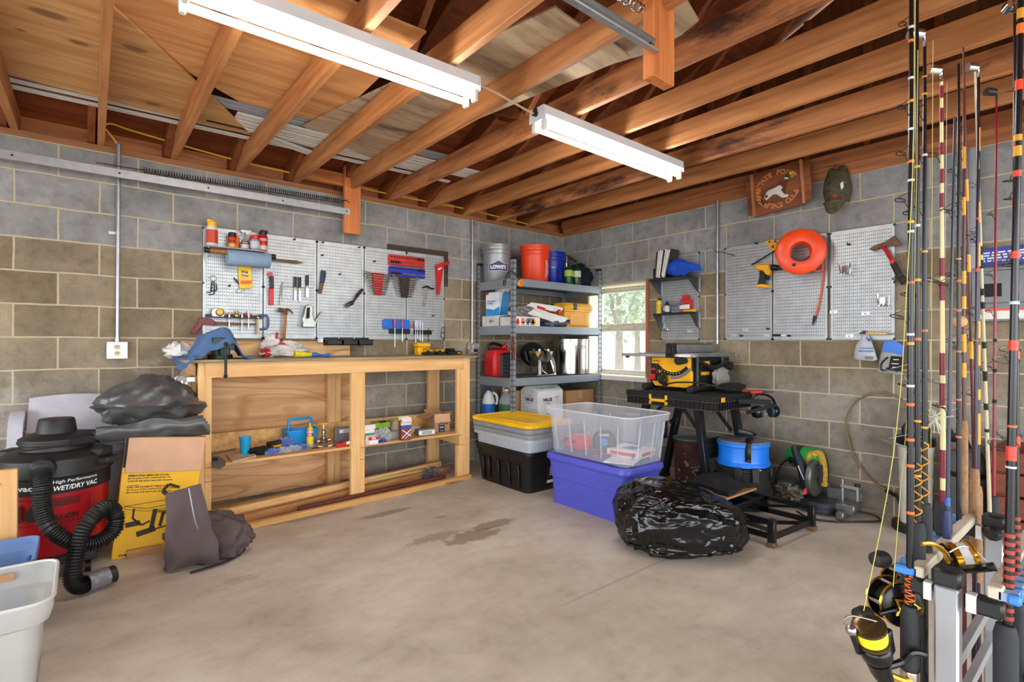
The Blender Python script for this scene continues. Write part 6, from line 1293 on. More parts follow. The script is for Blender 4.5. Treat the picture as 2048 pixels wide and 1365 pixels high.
# ear defenders hanging from the clamp arm
t = T('ear_defenders', 'navy ear defenders hanging off the end of the work table', 'ear defenders', (-0.3, -2.487, 0.599))
c1, c2 = V((-0.339, -2.455, 0.668)), V((-0.28, -2.53, 0.675)); rt = V((.772, -.635, 0)); ax = (rt + V((0, 0, .1))).normalized()
for c, s_ in ((c1, -1), (c2, 1)):
    P(t, 'ear_cup', MB().lathe([(.03, .0), (.048, .006), (.05, .02), (.04, .042), (.01, .05)], c, 22, ax * s_), mat('cup_navy', (16, 24, 44), .2)); P(t, 'ear_cushion', MB().lathe([(.02, -.02), (.046, -.018), (.048, 0), (.03, .001)], c, 22, ax * s_), mat('cushion', (44, 56, 60), .6))
P(t, 'headband', MB().tube([(-0.355, -2.443, 0.737), (-0.353, -2.419, 0.774), (-0.326, -2.441, 0.801), (-0.295, -2.492, 0.799), (-0.277, -2.533, 0.771), (-0.259, -2.547, 0.717)], .014, 8, sub=4, flat=.4), BLACK)
P(t, 'wire', MB().tube([(-0.376, -2.426, 0.76), (-0.372, -2.428, 0.714), c1], .0022, 6, sub=4).tube([(-0.259, -2.547, 0.717), (-0.253, -2.552, 0.686), c2 + ax * .05], .0022, 6, sub=4), STEEL)

# ------------------------------------------------------------------ buckets under and beside the work table
t = vessel('paint_bucket', 'rust brown old bucket with green grey lid under the work table', 'bucket', (-.42, -1.93, 0), [('body', [(.125, 0), (.13, .01), (.138, .37), (.145, .375), (.145, .385), (.138, .39)], mat('stained_bucket', (86, 50, 42), .55, 0, .5, 16)), ('lid', [(.139, .391), (.148, .393), (.148, .408), (.13, .41), (.125, .40)], mat('lid_green_grey', (96, 108, 100), .5))])
P(t, 'drips', (lambda m: [m.cyl((-.42 - .137 * math.cos(a), -1.93 - .137 * math.sin(a), z), (-.42 - .1385 * math.cos(a), -1.93 - .1385 * math.sin(a), z), .006 + .01 * rn.random(), n=7) for a, z in [(rn.uniform(-.2, 1.6), rn.uniform(.03, .3)) for _ in range(34)]] and m)(MB()), mat('grey_drips', (150, 140, 132), .7))
bc = (-.59, -2.46)
t = vessel('black_bucket', 'black round bucket with side clips under the blue bucket', 'bucket', (bc[0], bc[1], 0), [('body', [(.165, 0), (.175, .02), (.185, .275), (.192, .28), (.192, .30), (.18, .303), (.02, .30)], BLACKM)], n=36)
P(t, 'clips', MB().box((bc[0] - .19, bc[1] - .06, .265), (.03, .05, .10), (0, 0, .3)).box((bc[0] - .13, bc[1] - .15, .265), (.03, .05, .10), (0, 0, .9)).box((bc[0] + .02, bc[1] - .195, .265), (.05, .03, .10)), BLACK, bev=.004)
P(t, 'orange_tab', MB().box((bc[0] - .115, bc[1] - .155, .304), (.06, .02, .006), (0, 0, -.7)), mat('tap_orange', (250, 150, 40)))
t = vessel('blue_bucket_organizer', 'bright blue round tub with clear lid and black strap on the black bucket', 'bucket', (bc[0], bc[1], .305), [('body', [(.165, 0), (.182, .004), (.182, .03), (.176, .034), (.172, .05), (.172, .14), (.182, .146), (.182, .168), (.176, .172)], mat('tub_blue', (20, 124, 232), .35)), ('clear_lid', [(.176, .172), (.17, .182), (.02, .186)], clear('lid_clear', (150, 140, 150), .6))], n=40)
P(t, 'strap', MB().tube([(bc[0] - .15, bc[1] - .11, 0.355), (bc[0] - .16, bc[1] - .115, 0.425), (bc[0] - .13, bc[1] - .10, 0.490), (bc[0] + .0, bc[1] - .04, 0.500), (bc[0] + .12, bc[1] - .02, 0.505), (bc[0] + .05, bc[1] + .06, 0.535), (bc[0] + .13, bc[1] + .08, 0.515), (bc[0] + .17, bc[1] + .06, 0.475)], .022, 8, sub=5, flat=.25), BLACK)
P(t, 'strap_rivet', MB().cyl((bc[0] - .155, bc[1] - .113, .37), (bc[0] - .175, bc[1] - .128, .37), .012), DARKM)

# ------------------------------------------------------------------ rubbish bag, black frame, board and bags
def rub(u, v):
    th = max(.02, PI * v); a = 2 * PI * u; pw = lambda x, e: math.copysign(abs(x) ** e, x)
    d = V((math.sin(th) * math.cos(a), math.sin(th) * math.sin(a), -math.cos(th)))
    f = 1 + .12 * nz(d, 1.3, 3) + .075 * (.5 - abs(nz(d, 2.1, 4)) * 2) + .035 * (.5 - 2 * abs(nz(d, 5.2, 6)))
    lat, dep, z = pw(d.x, .72) * .35 * f, pw(d.y, .72) * .25 * f, .175 + pw(d.z, .62) * .185 * f
    z *= 1 - .18 * max(-.3, lat / .36)
    if d.z < -.55: lat *= 1.05; dep *= 1.04
    p = V((-1.655, -2.60, 0)) + V((.772, -.635, 0)) * lat + V((.635, .772, 0)) * dep
    p.z = max(z, .003 + .004 * abs(nz(d, 9, 2))); return p
m_ = MB(); NU, NV = 140, 70
m_.loft([[rub(i / NU, j / NV) for i in range(NU)] for j in range(NV + 1)])
bmat, bnt, bb_ = new_mat('black_bin_liner'); bb_.inputs['Base Color'].default_value = (.004, .004, .0045, 1); bb_.inputs['Roughness'].default_value = .13
w1 = nd(bnt, 'ShaderNodeTexNoise'); w1.inputs['Scale'].default_value = 3.4; w1.inputs['Detail'].default_value = 2.5; w1.inputs['Distortion'].default_value = 1.2
mp = nd(bnt, 'ShaderNodeMapping'); mp.inputs['Rotation'].default_value = (.4, .7, .5); mp.inputs['Scale'].default_value = (.7, 1, 2.4)
tcn = bnt.nodes.new('ShaderNodeTexCoord'); link(bnt, tcn.outputs['Object'], mp.inputs[0]); link(bnt, mp.outputs[0], w1.inputs['Vector'])
rd = math_n(bnt, 'ABSOLUTE', math_n(bnt, 'SUBTRACT', w1.outputs['Fac'], .5)); bump(bnt, bb_, rd, .7, .08)
M('rubbish_bag', 'full shiny black plastic rubbish bag on the floor beside the blue tote', 'rubbish bag', m_, bmat, smooth=80)
FB = mat('frame_black', (22, 21, 20), .35, .3)
t = T('folded_stand', 'black metal folding stand lying flat on the floor behind the rubbish bag', 'stand', (-1.0, -2.68, 0))
for x, yl in ((-1.235, -2.955), (-.755, -2.99)):
    P(t, 'side_rail', MB().bar((x, yl, .145), (x, -2.36, .145), .012, .03).bar((x, yl, .06), (x, -2.36, .06), .012, .035).bar((x, yl + .05, .14), (x, -2.6, .065), .01, .018).bb((x - .006, -2.72, .045), (x + .006, -2.66, .155)), FB, bev=.002)
    P(t, 'corner_post', MB().bb((x - .02, yl - .02, .02), (x + .02, yl + .02, .165)), FB, bev=.004); P(t, 'foot', MB().bb((x - .024, yl - .024, 0), (x + .024, yl + .024, .03)), RUST, bev=.004)
P(t, 'cross_bar', MB().bar((-1.235, -2.955, .055), (-.755, -2.99, .055), .012, .035), FB); P(t, 'cross_bar', MB().bar((-1.235, -2.69, .15), (-.755, -2.69, .15), .03, .012), FB); P(t, 'cross_bar', MB().bar((-1.235, -2.38, .10), (-.755, -2.38, .10), .02, .08), FB)
P(t, 'diagonal', MB().bar((-1.235, -2.69, .075), (-.80, -2.96, .05), .05, .008), FB)
P(t, 'plates', MB().bb((-1.22, -2.66, .10), (-.77, -2.45, .108)), FB)
P(t, 'pivot_bar', MB().bar((-1.245, -2.93, .10), (-1.245, -2.45, .125), .008, .022).cyl((-1.25, -2.90, .10), (-1.238, -2.90, .10), .014), mat('frame_black_worn', (60, 54, 46), .4, .5))
M('wooden_board', 'bare wooden panel resting on the black stand under the black bag', 'board', MB().prism([q[:2] for q in ((-0.56, -2.61, 0.17), (-0.513, -2.474, 0.17), (-0.965, -2.334, 0.17), (-1.102, -2.602, 0.17))], (0, 0, .163), (1, 0, 0), (0, 1, 0), .014), wood('panel_tan', (206, 156, 104), (176, 122, 72), 'x'), bev=.001)
bq = [(-0.626, -2.583, 0.19), (-0.522, -2.242, 0.19), (-0.982, -2.246, 0.19), (-1.074, -2.597, 0.19)]
A4 = [V(q) for q in bq]
M('black_tool_bag', 'flat black cloth bag lying on the wooden panel beside the black bucket', 'bag', MB().sheet(lambda u, v: A4[0].lerp(A4[1], u).lerp(A4[3].lerp(A4[2], u), v) + V((0, 0, .02 + .05 * math.sin(PI * u) * math.sin(PI * v) + .03 * nz((u * 4, v * 4, 2)))), 22, 14, -.03), mat('black_cloth2', (20, 19, 19), .85), smooth=60)
P(bpy.data.objects['black_tool_bag'], 'tag', MB().box(V((-0.852, -2.486, 0.25)), (.02, .02, .004)), mat('tap_orange', (250, 150, 40)))

# ------------------------------------------------------------------ mitre saw by the right wall
t = T('mitre_saw', 'green and black mitre saw on the floor against the right wall', 'mitre saw', (-.26, -2.83, 0))
MG = mat('saw_alu', (120, 120, 116), .4, .7); MGR = mat('saw_green', (20, 150, 66), .38); MD = mat('saw_dark', (44, 44, 42), .5, .3)
P(t, 'turntable', MB().cyl((-.28, -2.86, .04), (-.28, -2.86, .085), .14, n=36).cyl((-.28, -2.86, .02), (-.28, -2.86, .05), .15, n=36), mat('turntable_dark', (58, 62, 70), .35, .5), bev=.003)
P(t, 'base_wing', MB().bb((-.34, -3.10, .03), (-.20, -2.98, .10)).bb((-.42, -3.06, .0), (-.28, -3.01, .06)), MG, bev=.008); P(t, 'base_wing', MB().bb((-.34, -2.72, .03), (-.20, -2.56, .12)).bb((-.36, -2.70, .10), (-.22, -2.60, .17)), MG, bev=.008)
P(t, 'fence', MB().bb((-.19, -3.10, .08), (-.165, -2.88, .16)).bb((-.19, -2.80, .08), (-.165, -2.55, .17)), MG, bev=.004)
P(t, 'vise_clamp', MB().cyl((-.25, -3.00, .08), (-.25, -3.00, .25), .008).box((-.25, -3.045, .20), (.025, .11, .02)).cyl((-.25, -3.09, .11), (-.25, -3.09, .215), .009), mat('clamp_alu', (180, 182, 182), .3, .7), bev=.002); P(t, 'vise_knob', MB().cyl((-.25, -3.09, .21), (-.25, -3.09, .232), .018), BLACK, bev=.004)
P(t, 'arm', MB().bar((-.20, -2.76, .12), (-.16, -2.76, .34), .07, .06, (1, 0, 0)), MD, bev=.01)
P(t, 'motor', MB().lathe([(.03, -.15), (.075, -.14), (.082, -.05), (.082, .05), (.06, .09), (.02, .095)], (-.17, -2.70, .34), 26, (.1, 1, 0)), MGR); P(t, 'motor_band', MB().lathe([(.083, -.02), (.084, .0), (.083, .02)], (-.17, -2.70, .34), 26, (.1, 1, 0)), MD)
P(t, 'motor_cap', MB().lathe([(.022, 0), (.024, .01), (.01, .012)], (-.245, -2.66, .32), 16, (-1, .2, 0)), BLACK)
P(t, 'blade_guard', MB().cyl((-.25, -2.80, .22), (-.25, -2.84, .22), .135, n=32), mat('guard_grey', (96, 96, 92), .35, .5), bev=.01); P(t, 'blade', MB().cyl((-.25, -2.818, .21), (-.25, -2.822, .21), .127, n=40), STEEL)
P(t, 'handle', MB().tube([(-0.3, -2.699, 0.436), (-0.3, -2.706, 0.4), (-0.31, -2.741, 0.327), (-0.32, -2.772, 0.25), (-0.3, -2.781, 0.176)], lambda q: .018 + .022 * q, 10, sub=4), mat('handle_navy', (22, 22, 36), .55)); P(t, 'trigger', MB().tube([(-0.345, -2.744, 0.307), (-0.355, -2.789, 0.216)], .005, 6), mat('pale_grip', (190, 190, 190), .4))
P(t, 'red_flag', MB().prism([(0, 0), (.022, .06), (.03, 0)], (-0.36, -2.784, 0.119), (0, -1, 0), (0, 0, 1), .006), mat('flag_red', (226, 60, 60), .5))
P(t, 'handle_arch', MB().tube([(-0.25, -2.559, 0.133), (-0.25, -2.562, 0.21), (-0.25, -2.606, 0.298), (-0.25, -2.678, 0.337)], .008, 8, sub=5), BLACK)
P(t, 'scrap', crumple((-.36, -2.70, .10), .07, .09, .05, 91, .7, 10, 20, 12, .02), mat('dusty_metal', (96, 88, 70), .6, .3, .5, 40), smooth=0)
P(t, 'power_cord', MB().tube([(-.28, -3.08, .05), (-.20, -3.16, .03), (-.24, -3.22, .012), (-.36, -3.14, .01), (-.50, -3.02, .01), (-.55, -2.9, .012), (-.50, -2.80, .02)], .007, 8, sub=6), RUBBER)
t = T('work_gloves', 'black and yellow work gloves draped over the mitre saw guard', 'gloves', (-0.18, -2.831, 0.104))
GY = mat('glove_yellow', (176, 140, 40), .8, 0, .3, 50); GB = mat('glove_black', (32, 32, 30), .8)
for k, (pts, r_, m2) in enumerate((([(-0.24, -2.785, 0.306), (-0.24, -2.779, 0.36), (-0.23, -2.802, 0.388), (-0.23, -2.829, 0.371)], .024, GY), ([(-0.22, -2.805, 0.38), (-0.22, -2.839, 0.4), (-0.22, -2.862, 0.353), (-0.22, -2.872, 0.265), (-0.21, -2.868, 0.165)], .024, GY), ([(-0.19, -2.821, 0.386), (-0.19, -2.854, 0.377), (-0.19, -2.874, 0.297), (-0.19, -2.874, 0.188)], .02, GB), ([(-0.27, -2.814, 0.334), (-0.27, -2.83, 0.29), (-0.27, -2.84, 0.231)], .022, GB), ([(-0.25, -2.856, 0.321), (-0.25, -2.859, 0.249), (-0.25, -2.853, 0.194)], .018, GB))):
    P(t, 'finger', MB().tube(pts, r_, 9, sub=4), m2)

# ------------------------------------------------------------------ canisters by the right wall
t = vessel('tan_canister', 'tall ribbed off-white canister with black handled lid by the right wall', 'canister', (-.25, -3.415, 0), [('base', [(.12, 0), (.128, .01), (.125, .05), (.09, .055)], BLACK), ('body', [(.082, .05), (.084, .14), (.081, .145), (.086, .24), (.083, .245), (.088, .34), (.085, .345), (.09, .44), (.087, .445), (.094, .55)], mat('canister_tan', (206, 198, 186), .5)), ('lid', [(.10, .55), (.104, .56), (.10, .60), (.05, .615)], BLACK)])
P(t, 'handle', MB().tube([(-.30, -3.37, .60), (-.31, -3.37, .66), (-.29, -3.40, .69), (-.22, -3.46, .69), (-.20, -3.47, .66), (-.21, -3.46, .60)], .014, 8, sub=4), BLACK); P(t, 'label', MB().box((-.337, -3.425, .43), (.004, .07, .05), (0, 0, .1)), mat('label_white_orange', (226, 214, 206), .5)); P(t, 'label_print', MB().box((-.3395, -3.425, .445), (.002, .06, .014), (0, 0, .1)), INKK)
t = vessel('grey_canister', 'dark grey canister with black spout behind the fishing rods', 'canister', (-.25, -3.66, 0), [('body', [(.085, 0), (.09, .01), (.09, .50), (.07, .55), (.03, .57)], mat('canister_grey', (84, 90, 92), .5))])
P(t, 'spout', MB().tube([(-.25, -3.66, .56), (-.26, -3.64, .62), (-.29, -3.60, .63), (-.31, -3.58, .67)], .028, 8, sub=4), BLACK); P(t, 'band', MB().lathe([(.0915, .40), (.0915, .43)], (-.25, -3.66, 0), 28, (0, 0, 1), False, False), BLACK)
t = T('wooden_crate', 'reddish brown slatted wooden crate by the right wall behind the rods', 'crate', (-.27, -4.08, 0)); CR = wood('crate_red', (130, 62, 34), (98, 42, 22), 'y')
for k in range(5): P(t, 'slat', MB().bb((-.50, -4.35, .01 + .123 * k), (-.48, -3.80, .12 + .123 * k)).bb((-.48, -3.82, .01 + .123 * k), (-.06, -3.80, .12 + .123 * k)).bb((-.06, -4.35, .01 + .123 * k), (-.04, -3.80, .12 + .123 * k)).bb((-.48, -4.35, .01 + .123 * k), (-.06, -4.33, .12 + .123 * k)), CR, bev=.003)
for x in (-.48, -.10):
    for y in (-4.33, -3.86): P(t, 'corner_post', MB().bb((x, y, 0), (x + .04, y + .04, .61)), CR)
P(t, 'bottom', MB().bb((-.48, -4.33, .01), (-.06, -3.82, .03)), CR)

# ------------------------------------------------------------------ pegboards on the right wall
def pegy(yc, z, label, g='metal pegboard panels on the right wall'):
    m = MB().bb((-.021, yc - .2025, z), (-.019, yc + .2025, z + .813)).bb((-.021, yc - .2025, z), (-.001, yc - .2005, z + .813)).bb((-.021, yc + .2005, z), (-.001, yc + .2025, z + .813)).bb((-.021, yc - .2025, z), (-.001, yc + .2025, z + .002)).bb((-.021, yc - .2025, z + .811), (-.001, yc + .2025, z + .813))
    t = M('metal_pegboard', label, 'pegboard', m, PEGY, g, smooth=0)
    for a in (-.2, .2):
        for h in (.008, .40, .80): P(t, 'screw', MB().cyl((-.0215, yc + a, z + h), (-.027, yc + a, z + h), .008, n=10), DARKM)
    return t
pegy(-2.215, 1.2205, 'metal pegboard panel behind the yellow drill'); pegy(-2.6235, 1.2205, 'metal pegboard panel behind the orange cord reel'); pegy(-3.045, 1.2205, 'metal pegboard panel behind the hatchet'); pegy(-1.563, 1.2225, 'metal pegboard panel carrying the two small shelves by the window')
conduit(-.03, -1.945, 1.19, 2.46, 'vertical metal conduit on the right wall between the pegboards')
M('wire_hook', 'thin dark wire hooked around the conduit on the right wall', 'wire', MB().tube([(-0.05, -1.92, 2.032), (-0.06, -1.949, 2), (-0.05, -1.981, 1.997), (-0.03, -2.043, 1.974), (-0.03, -2.106, 1.948)], .0025, 6, sub=4), DARKM)
def wshelf(z, y0, y1, d, label):
    t = T('wall_shelf', label, 'shelf', (-.02 - d / 2, (y0 + y1) / 2, z - .10))
    P(t, 'board', MB().bb((-.022 - d, y0, z - .012), (-.022, y1, z)), BLACK, bev=.002)
    for y in (y0, y1): P(t, 'bracket', MB().prism([(-.022 - d, z - .012), (-.022, z - .012), (-.022, z - .15), (-.06, z - .13)], (0, y, 0), (1, 0, 0), (0, 0, 1), .003), mat('bracket_grey', (70, 72, 74), .5, .3)); P(t, 'bracket_flange', MB().bb((-.026, y - .02, z - .14), (-.022, y + .02, z + .0)), HK)
    return t
z1 = 1.80; z2 = 1.475
wshelf(1.80, -1.76, -1.36, .20, 'upper black shelf on the small pegboard by the window'); wshelf(1.475, -1.76, -1.37, .15, 'lower black shelf on the small pegboard by the window')
t = T('file_holder', 'black file holder full of upright papers on the upper shelf', 'file holder', (-.12, -1.46, 1.80))
P(t, 'holder', MB().bb((-.20, -1.53, 1.80), (-.06, -1.40, 1.805)).bb((-.20, -1.40, 1.80), (-.06, -1.396, 1.90)).bb((-.20, -1.534, 1.80), (-.06, -1.53, 1.87)), BLACK)
for k in range(9):
    y = -1.41 - .013 * k; P(t, 'paper_sheaf', MB().box((-.13, y - .01 - .004 * k, 1.93 + .006 * (k % 3)), (.13, .007 if k % 3 else .011, .25), (.08 + .02 * k, 0, 0)), PAPER if k % 4 else mat('folder_dark', (60, 54, 50), .7))
t = T('baseball_hat', 'bright blue baseball cap lying on the upper shelf beside the papers', 'cap', (-.15, -1.66, 1.80))
cp = [(-0.2, -1.545, 1.932), (-0.2, -1.711, 2.007), (-0.2, -1.82, 1.9), (-0.2, -1.761, 1.849), (-0.2, -1.64, 1.871)]
BC = mat('cap_blue', (14, 72, 186), .85, 0, .12, 14, .2, 150)
P(t, 'crown', crumple((-.15, -1.635, 1.88), .10, .10, .085, 95, .2, 7, 24, 14, 1.802), BC, smooth=60)
a, b_, c_, d_ = V((-0.22, -1.59, 1.92)), V((-0.2, -1.868, 1.881)), V((-0.2, -1.907, 1.834)), V((-0.26, -1.759, 1.791))
P(t, 'brim', MB().sheet(lambda u, v: a.lerp(b_, u).lerp(d_.lerp(c_, u), v) + V((-.03 * math.sin(PI * u), 0, .02 * math.sin(PI * u) + .01 * math.sin(6 * v))), 14, 10, .006), BC, smooth=60)
def shelfbottle(px, z, prof_h, r, label, bm_, cm, lm=None, x=-.10):
    y = px; return vessel('oil_bottle', label, 'bottle', (x, y, z), [('bottle', [(r * .95, 0), (r, .004), (r, prof_h * .72), (r * .45, prof_h * .84)], bm_), ('cap', [(r * .5, prof_h * .83), (r * .5, prof_h)], cm)] + ([('label', [(r * 1.02, prof_h * .12), (r * 1.02, prof_h * .6)], lm)] if lm else []))
yb = (-0.11, -1.391, 1.61)[1]; shelfbottle(yb, 1.475, .155, .026, 'yellow squeeze bottle with black cap on the lower shelf by the window', mat('oil_yellow', (240, 206, 30), .4), BLACK, mat('oil_label', (214, 178, 30), .5))
yb = (-0.11, -1.48, 1.604)[1]; shelfbottle(yb, 1.475, .12, .024, 'black bottle with white label on the lower shelf by the window', BLACK, INKB, mat('label_pale', (196, 200, 206), .5))
yb = (-0.09, -1.422, 1.58)[1]; carton('small_blue_box', 'small blue and white box between the two bottles on the lower shelf', (-.07, yb, 1.475), (.03, .03, .06), mat('box_blue', (36, 70, 170), .5), 0, [(.5, 1.0, mat('box_white', (226, 222, 216), .5))])
yb = (-0.05, -1.653, 1.689)[1]; t = T('red_blister_pack', 'red and white packaged filter standing at the back of the lower shelf', 'packet', (-.05, yb, 1.476))
P(t, 'box', MB().bb((-.09, yb - .055, 1.476), (-.024, yb + .045, 1.60)), mat('pack_red', (196, 40, 36), .45), bev=.004); P(t, 'top_tab', MB().bb((-.05, yb - .02, 1.60), (-.03, yb + .045, 1.645)), mat('pack_red', (196, 40, 36), .45)); P(t, 'white_band', MB().bb((-.0912, yb - .0555, 1.51), (-.088, yb + .0455, 1.55)), PAPER)
t = T('utility_knife', 'yellow utility knife lying on the lower shelf by the window', 'knife', (-0.11, -1.726, 1.534)); a, b_ = V((-0.12, -1.661, 1.569)), V((-0.14, -1.804, 1.529)); a.z = b_.z = 1.489
P(t, 'handle', MB().bar(a, b_, .022, .022), YEL, bev=.006); P(t, 'blade', MB().bar(a, a + (a - b_) * .9, .004, .012), STEEL)
M('pliers', 'blue and white handled pliers lying on the lower shelf', 'pliers', MB().tube([(-0.13, -1.542, 1.543), (-0.12, -1.604, 1.564), (-0.12, -1.671, 1.564)], .006, 8, sub=3).tube([(-0.1, -1.527, 1.541), (-0.11, -1.603, 1.546), (-0.12, -1.671, 1.555)], .006, 8, sub=3), mat('grip_bluegrey', (110, 116, 150), .5))
# chrome hooks on the small panel
M('double_coat_hook', 'chrome double hook low on the small pegboard by the window', 'hook', MB().box((-0.028, -1.386, 1.363), (.012, .02, .06)).tube([(-0.04, -1.394, 1.334), (-0.07, -1.387, 1.304), (-0.07, -1.364, 1.343), (-0.06, -1.357, 1.382)], .004, 6, sub=4).tube([(-0.04, -1.394, 1.334), (-0.07, -1.453, 1.308), (-0.07, -1.47, 1.341), (-0.06, -1.463, 1.379)], .004, 6, sub=4), CHROME, 'empty hooks on the right wall pegboards')
def hooky(p, lb, m_=HK, big=0):
    x, y, z = p; mb = MB().box((-.026, y, z), (.008, .02 + .03 * big, .014 + .01 * big)).tube([(-.028, y, z), (-.055, y, z - .006), (-.062, y, z + .012)], .0028, 6, sub=3)
    M('pegboard_hook', lb, 'hook', mb, m_, 'empty hooks on the right wall pegboards')
for p, lb in (((-0.03, -1.672, 1.305), 'white hook at the foot of the small pegboard by the window'), ((-0.03, -2.098, 1.264), 'white hook at the lower left corner of the drill pegboard'), ((-0.03, -2.195, 1.314), 'white hook above the others on the drill pegboard'), ((-0.03, -2.375, 1.257), 'white hook at the lower right of the drill pegboard'), ((-0.03, -2.868, 1.432), 'white hook upright at the left of the hatchet pegboard'), ((-0.03, -3.074, 1.412), 'white hook in the middle of the hatchet pegboard'), ((-0.03, -2.973, 1.252), 'white hook at the lower edge of the hatchet pegboard')): hooky(p, lb, HK, 1)
for p, lb in (((-0.03, -2.292, 2.029), 'dark hook at the top of the drill pegboard'), ((-0.03, -2.165, 1.259), 'dark hook at the lower edge of the drill pegboard'), ((-0.03, -2.387, 1.315), 'dark hook above the lower right corner of the drill pegboard'), ((-0.03, -2.551, 1.256), 'dark hook at the lower edge of the reel pegboard'), ((-0.03, -2.966, 1.923), 'dark hook at the top of the hatchet pegboard')): hooky(p, lb, DARKM)
for (a, b_, c_), lb in ((((-0.04, -2.947, 1.737), (-0.05, -2.957, 1.709), (-0.05, -2.924, 1.753)), 'large chrome double hook high on the hatchet pegboard'), (((-0.04, -3.182, 1.491), (-0.05, -3.191, 1.459), (-0.05, -3.161, 1.503)), 'large chrome double hook right of the middle of the hatchet pegboard')):
    a, b_, c_ = V(a), V(b_), V(c_); M('double_coat_hook', lb, 'hook', MB().box(a, (.03, .03, .05)).tube([a, b_ + V((-.03, .02, -.01)), c_ + V((-.03, .0, 0)), c_ + V((-.03, 0, .04))], .004, 6, sub=4).tube([a, b_ + V((-.03, -.03, -.01)), b_ + V((-.03, -.035, .07))], .004, 6, sub=4), CHROME, 'empty hooks on the right wall pegboards')
M('magnet_bar', 'small black and white clip at the foot of the reel pegboard', 'clip', MB().box((-0.03, -2.466, 1.261), (.016, .075, .018)), INKK); M('white_clip', 'small white plastic clip beside the black one at the foot of the reel pegboard', 'clip', MB().box((-0.032, -2.51, 1.26), (.016, .035, .014)), WHITE)

# drill
t = T('cordless_drill', 'yellow and black cordless drill hung on the pegboard by its chuck', 'drill', (-0.07, -2.38, 1.648))
dr = lambda poly, x, th, m, n, bev=.004: P(t, n, MB().prism([(-p[1], p[2]) for p in poly], (x, 0, 0), (0, -1, 0), (0, 0, 1), th), m, bev=bev)
dr([(-0.06, -2.302, 1.837), (-0.06, -2.335, 1.846), (-0.06, -2.427, 1.835), (-0.06, -2.428, 1.787), (-0.06, -2.42, 1.743), (-0.06, -2.384, 1.759), (-0.06, -2.376, 1.784), (-0.06, -2.314, 1.799)], -.04, .06, SY, 'body', .01)
dr([(-0.06, -2.339, 1.796), (-0.06, -2.376, 1.784), (-0.06, -2.392, 1.746), (-0.06, -2.368, 1.67), (-0.06, -2.323, 1.674), (-0.06, -2.339, 1.734)], -.045, .045, BLACK, 'grip', .008)
dr([(-0.06, -2.319, 1.678), (-0.06, -2.376, 1.678), (-0.06, -2.432, 1.657), (-0.06, -2.428, 1.641), (-0.06, -2.314, 1.654)], -.04, .07, SY, 'battery_foot', .006)
P(t, 'chuck', MB().cyl((-0.07, -2.432, 1.809), (-0.07, -2.487, 1.799), .024, n=16).cyl((-0.07, -2.487, 1.799), (-0.07, -2.521, 1.792), .019, .012), BLACK, bev=.003); P(t, 'bit', MB().cyl((-0.07, -2.521, 1.792), (-0.07, -2.54, 1.79), .006), STEEL); P(t, 'trigger', MB().box((-0.07, -2.4, 1.728), (.03, .018, .03)), INKK, bev=.004)
# yellow jig and long driver
t = T('yellow_jig', 'yellow plastic hole jig beside the orange reel', 'jig', (-0.04, -2.43, 1.955)); P(t, 'plate', MB().prism([(-p[1], p[2]) for p in ((-0.04, -2.366, 2.033), (-0.04, -2.438, 2.039), (-0.04, -2.47, 1.985), (-0.04, -2.442, 1.941), (-0.04, -2.418, 1.948))], (-.035, 0, 0), (0, -1, 0), (0, 0, 1), .012), SY, bev=.002)
P(t, 'holes', MB().cyl((-0.035, -2.4, 2.024), (-0.05, -2.407, 2.022), .008, n=12).cyl((-0.035, -2.428, 1.98), (-0.05, -2.435, 1.977), .011, n=12).cyl((-0.035, -2.44, 2.019), (-0.05, -2.447, 2.016), .006, n=12), BLACK)
M('long_drill_bit', 'long thin dark drill bit leaning between the jig and the drill', 'drill bit', MB().cyl((-0.04, -2.255, 1.853), (-0.05, -2.466, 1.952), .005), DARKM)
# cord reel
c = V((-0.165, -2.689, 1.889)); t = T('cord_reel', 'large orange extension cord reel hung on the pegboard', 'cord reel', c - V((0, 0, .16)))
fw = V((-.9, -.42, -.02)).normalized()
P(t, 'reel', MB().lathe([(.065, -.085), (.10, -.085), (.155, -.07), (.165, -.06), (.165, -.052), (.12, -.045), (.12, .0), (.168, .01), (.170, .02), (.155, .032), (.10, .04), (.075, .036), (.065, .02), (.065, -.085)], c, 44, fw, False, False), mat('reel_orange', (244, 74, 26), .35))
fu, fv = frame(fw)
wd = MB()
for k in range(7):
    r_ = .124 + .007 * (k % 4); o = -.042 + .006 * k
    wd.tube([c + fw * o + (fu * math.cos(a) + fv * math.sin(a)) * (r_ + .014 * (1 + math.sin(a + 2.5)) * (k % 2)) for a in [2 * PI * i / 30 for i in range(30)]], .0055, 6, True)
P(t, 'wound_cord', wd, mat('cord_orange', (240, 84, 30), .45))
P(t, 'hub_grip', MB().grid(lambda u, v: c + fw * .041 + (fv * math.cos(2.0 + 2.1 * u) * -1 + fu * math.sin(2.0 + 2.1 * u)) * (.062 + .016 * v), 12, 1), BLACK)
P(t, 'winding_knob', MB().cyl(V((-0.165, -2.639, 1.789)) + fw * .05, V((-0.165, -2.639, 1.789)) + fw * .075, .012, n=14), BLACK, bev=.003)
P(t, 'hanging_cord', MB().tube([(-0.09, -2.797, 1.823), (-0.08, -2.814, 1.774), (-0.08, -2.797, 1.742), (-0.1, -2.766, 1.751), (-0.07, -2.807, 1.862)], .0055, 8, sub=5).tube([(-0.06, -2.8, 1.845), (-0.045, -2.802, 1.752), (-0.04, -2.79, 1.621), (-0.04, -2.769, 1.49), (-0.04, -2.745, 1.403)], .0055, 8, sub=5), mat('cord_orange', (240, 84, 30), .45))
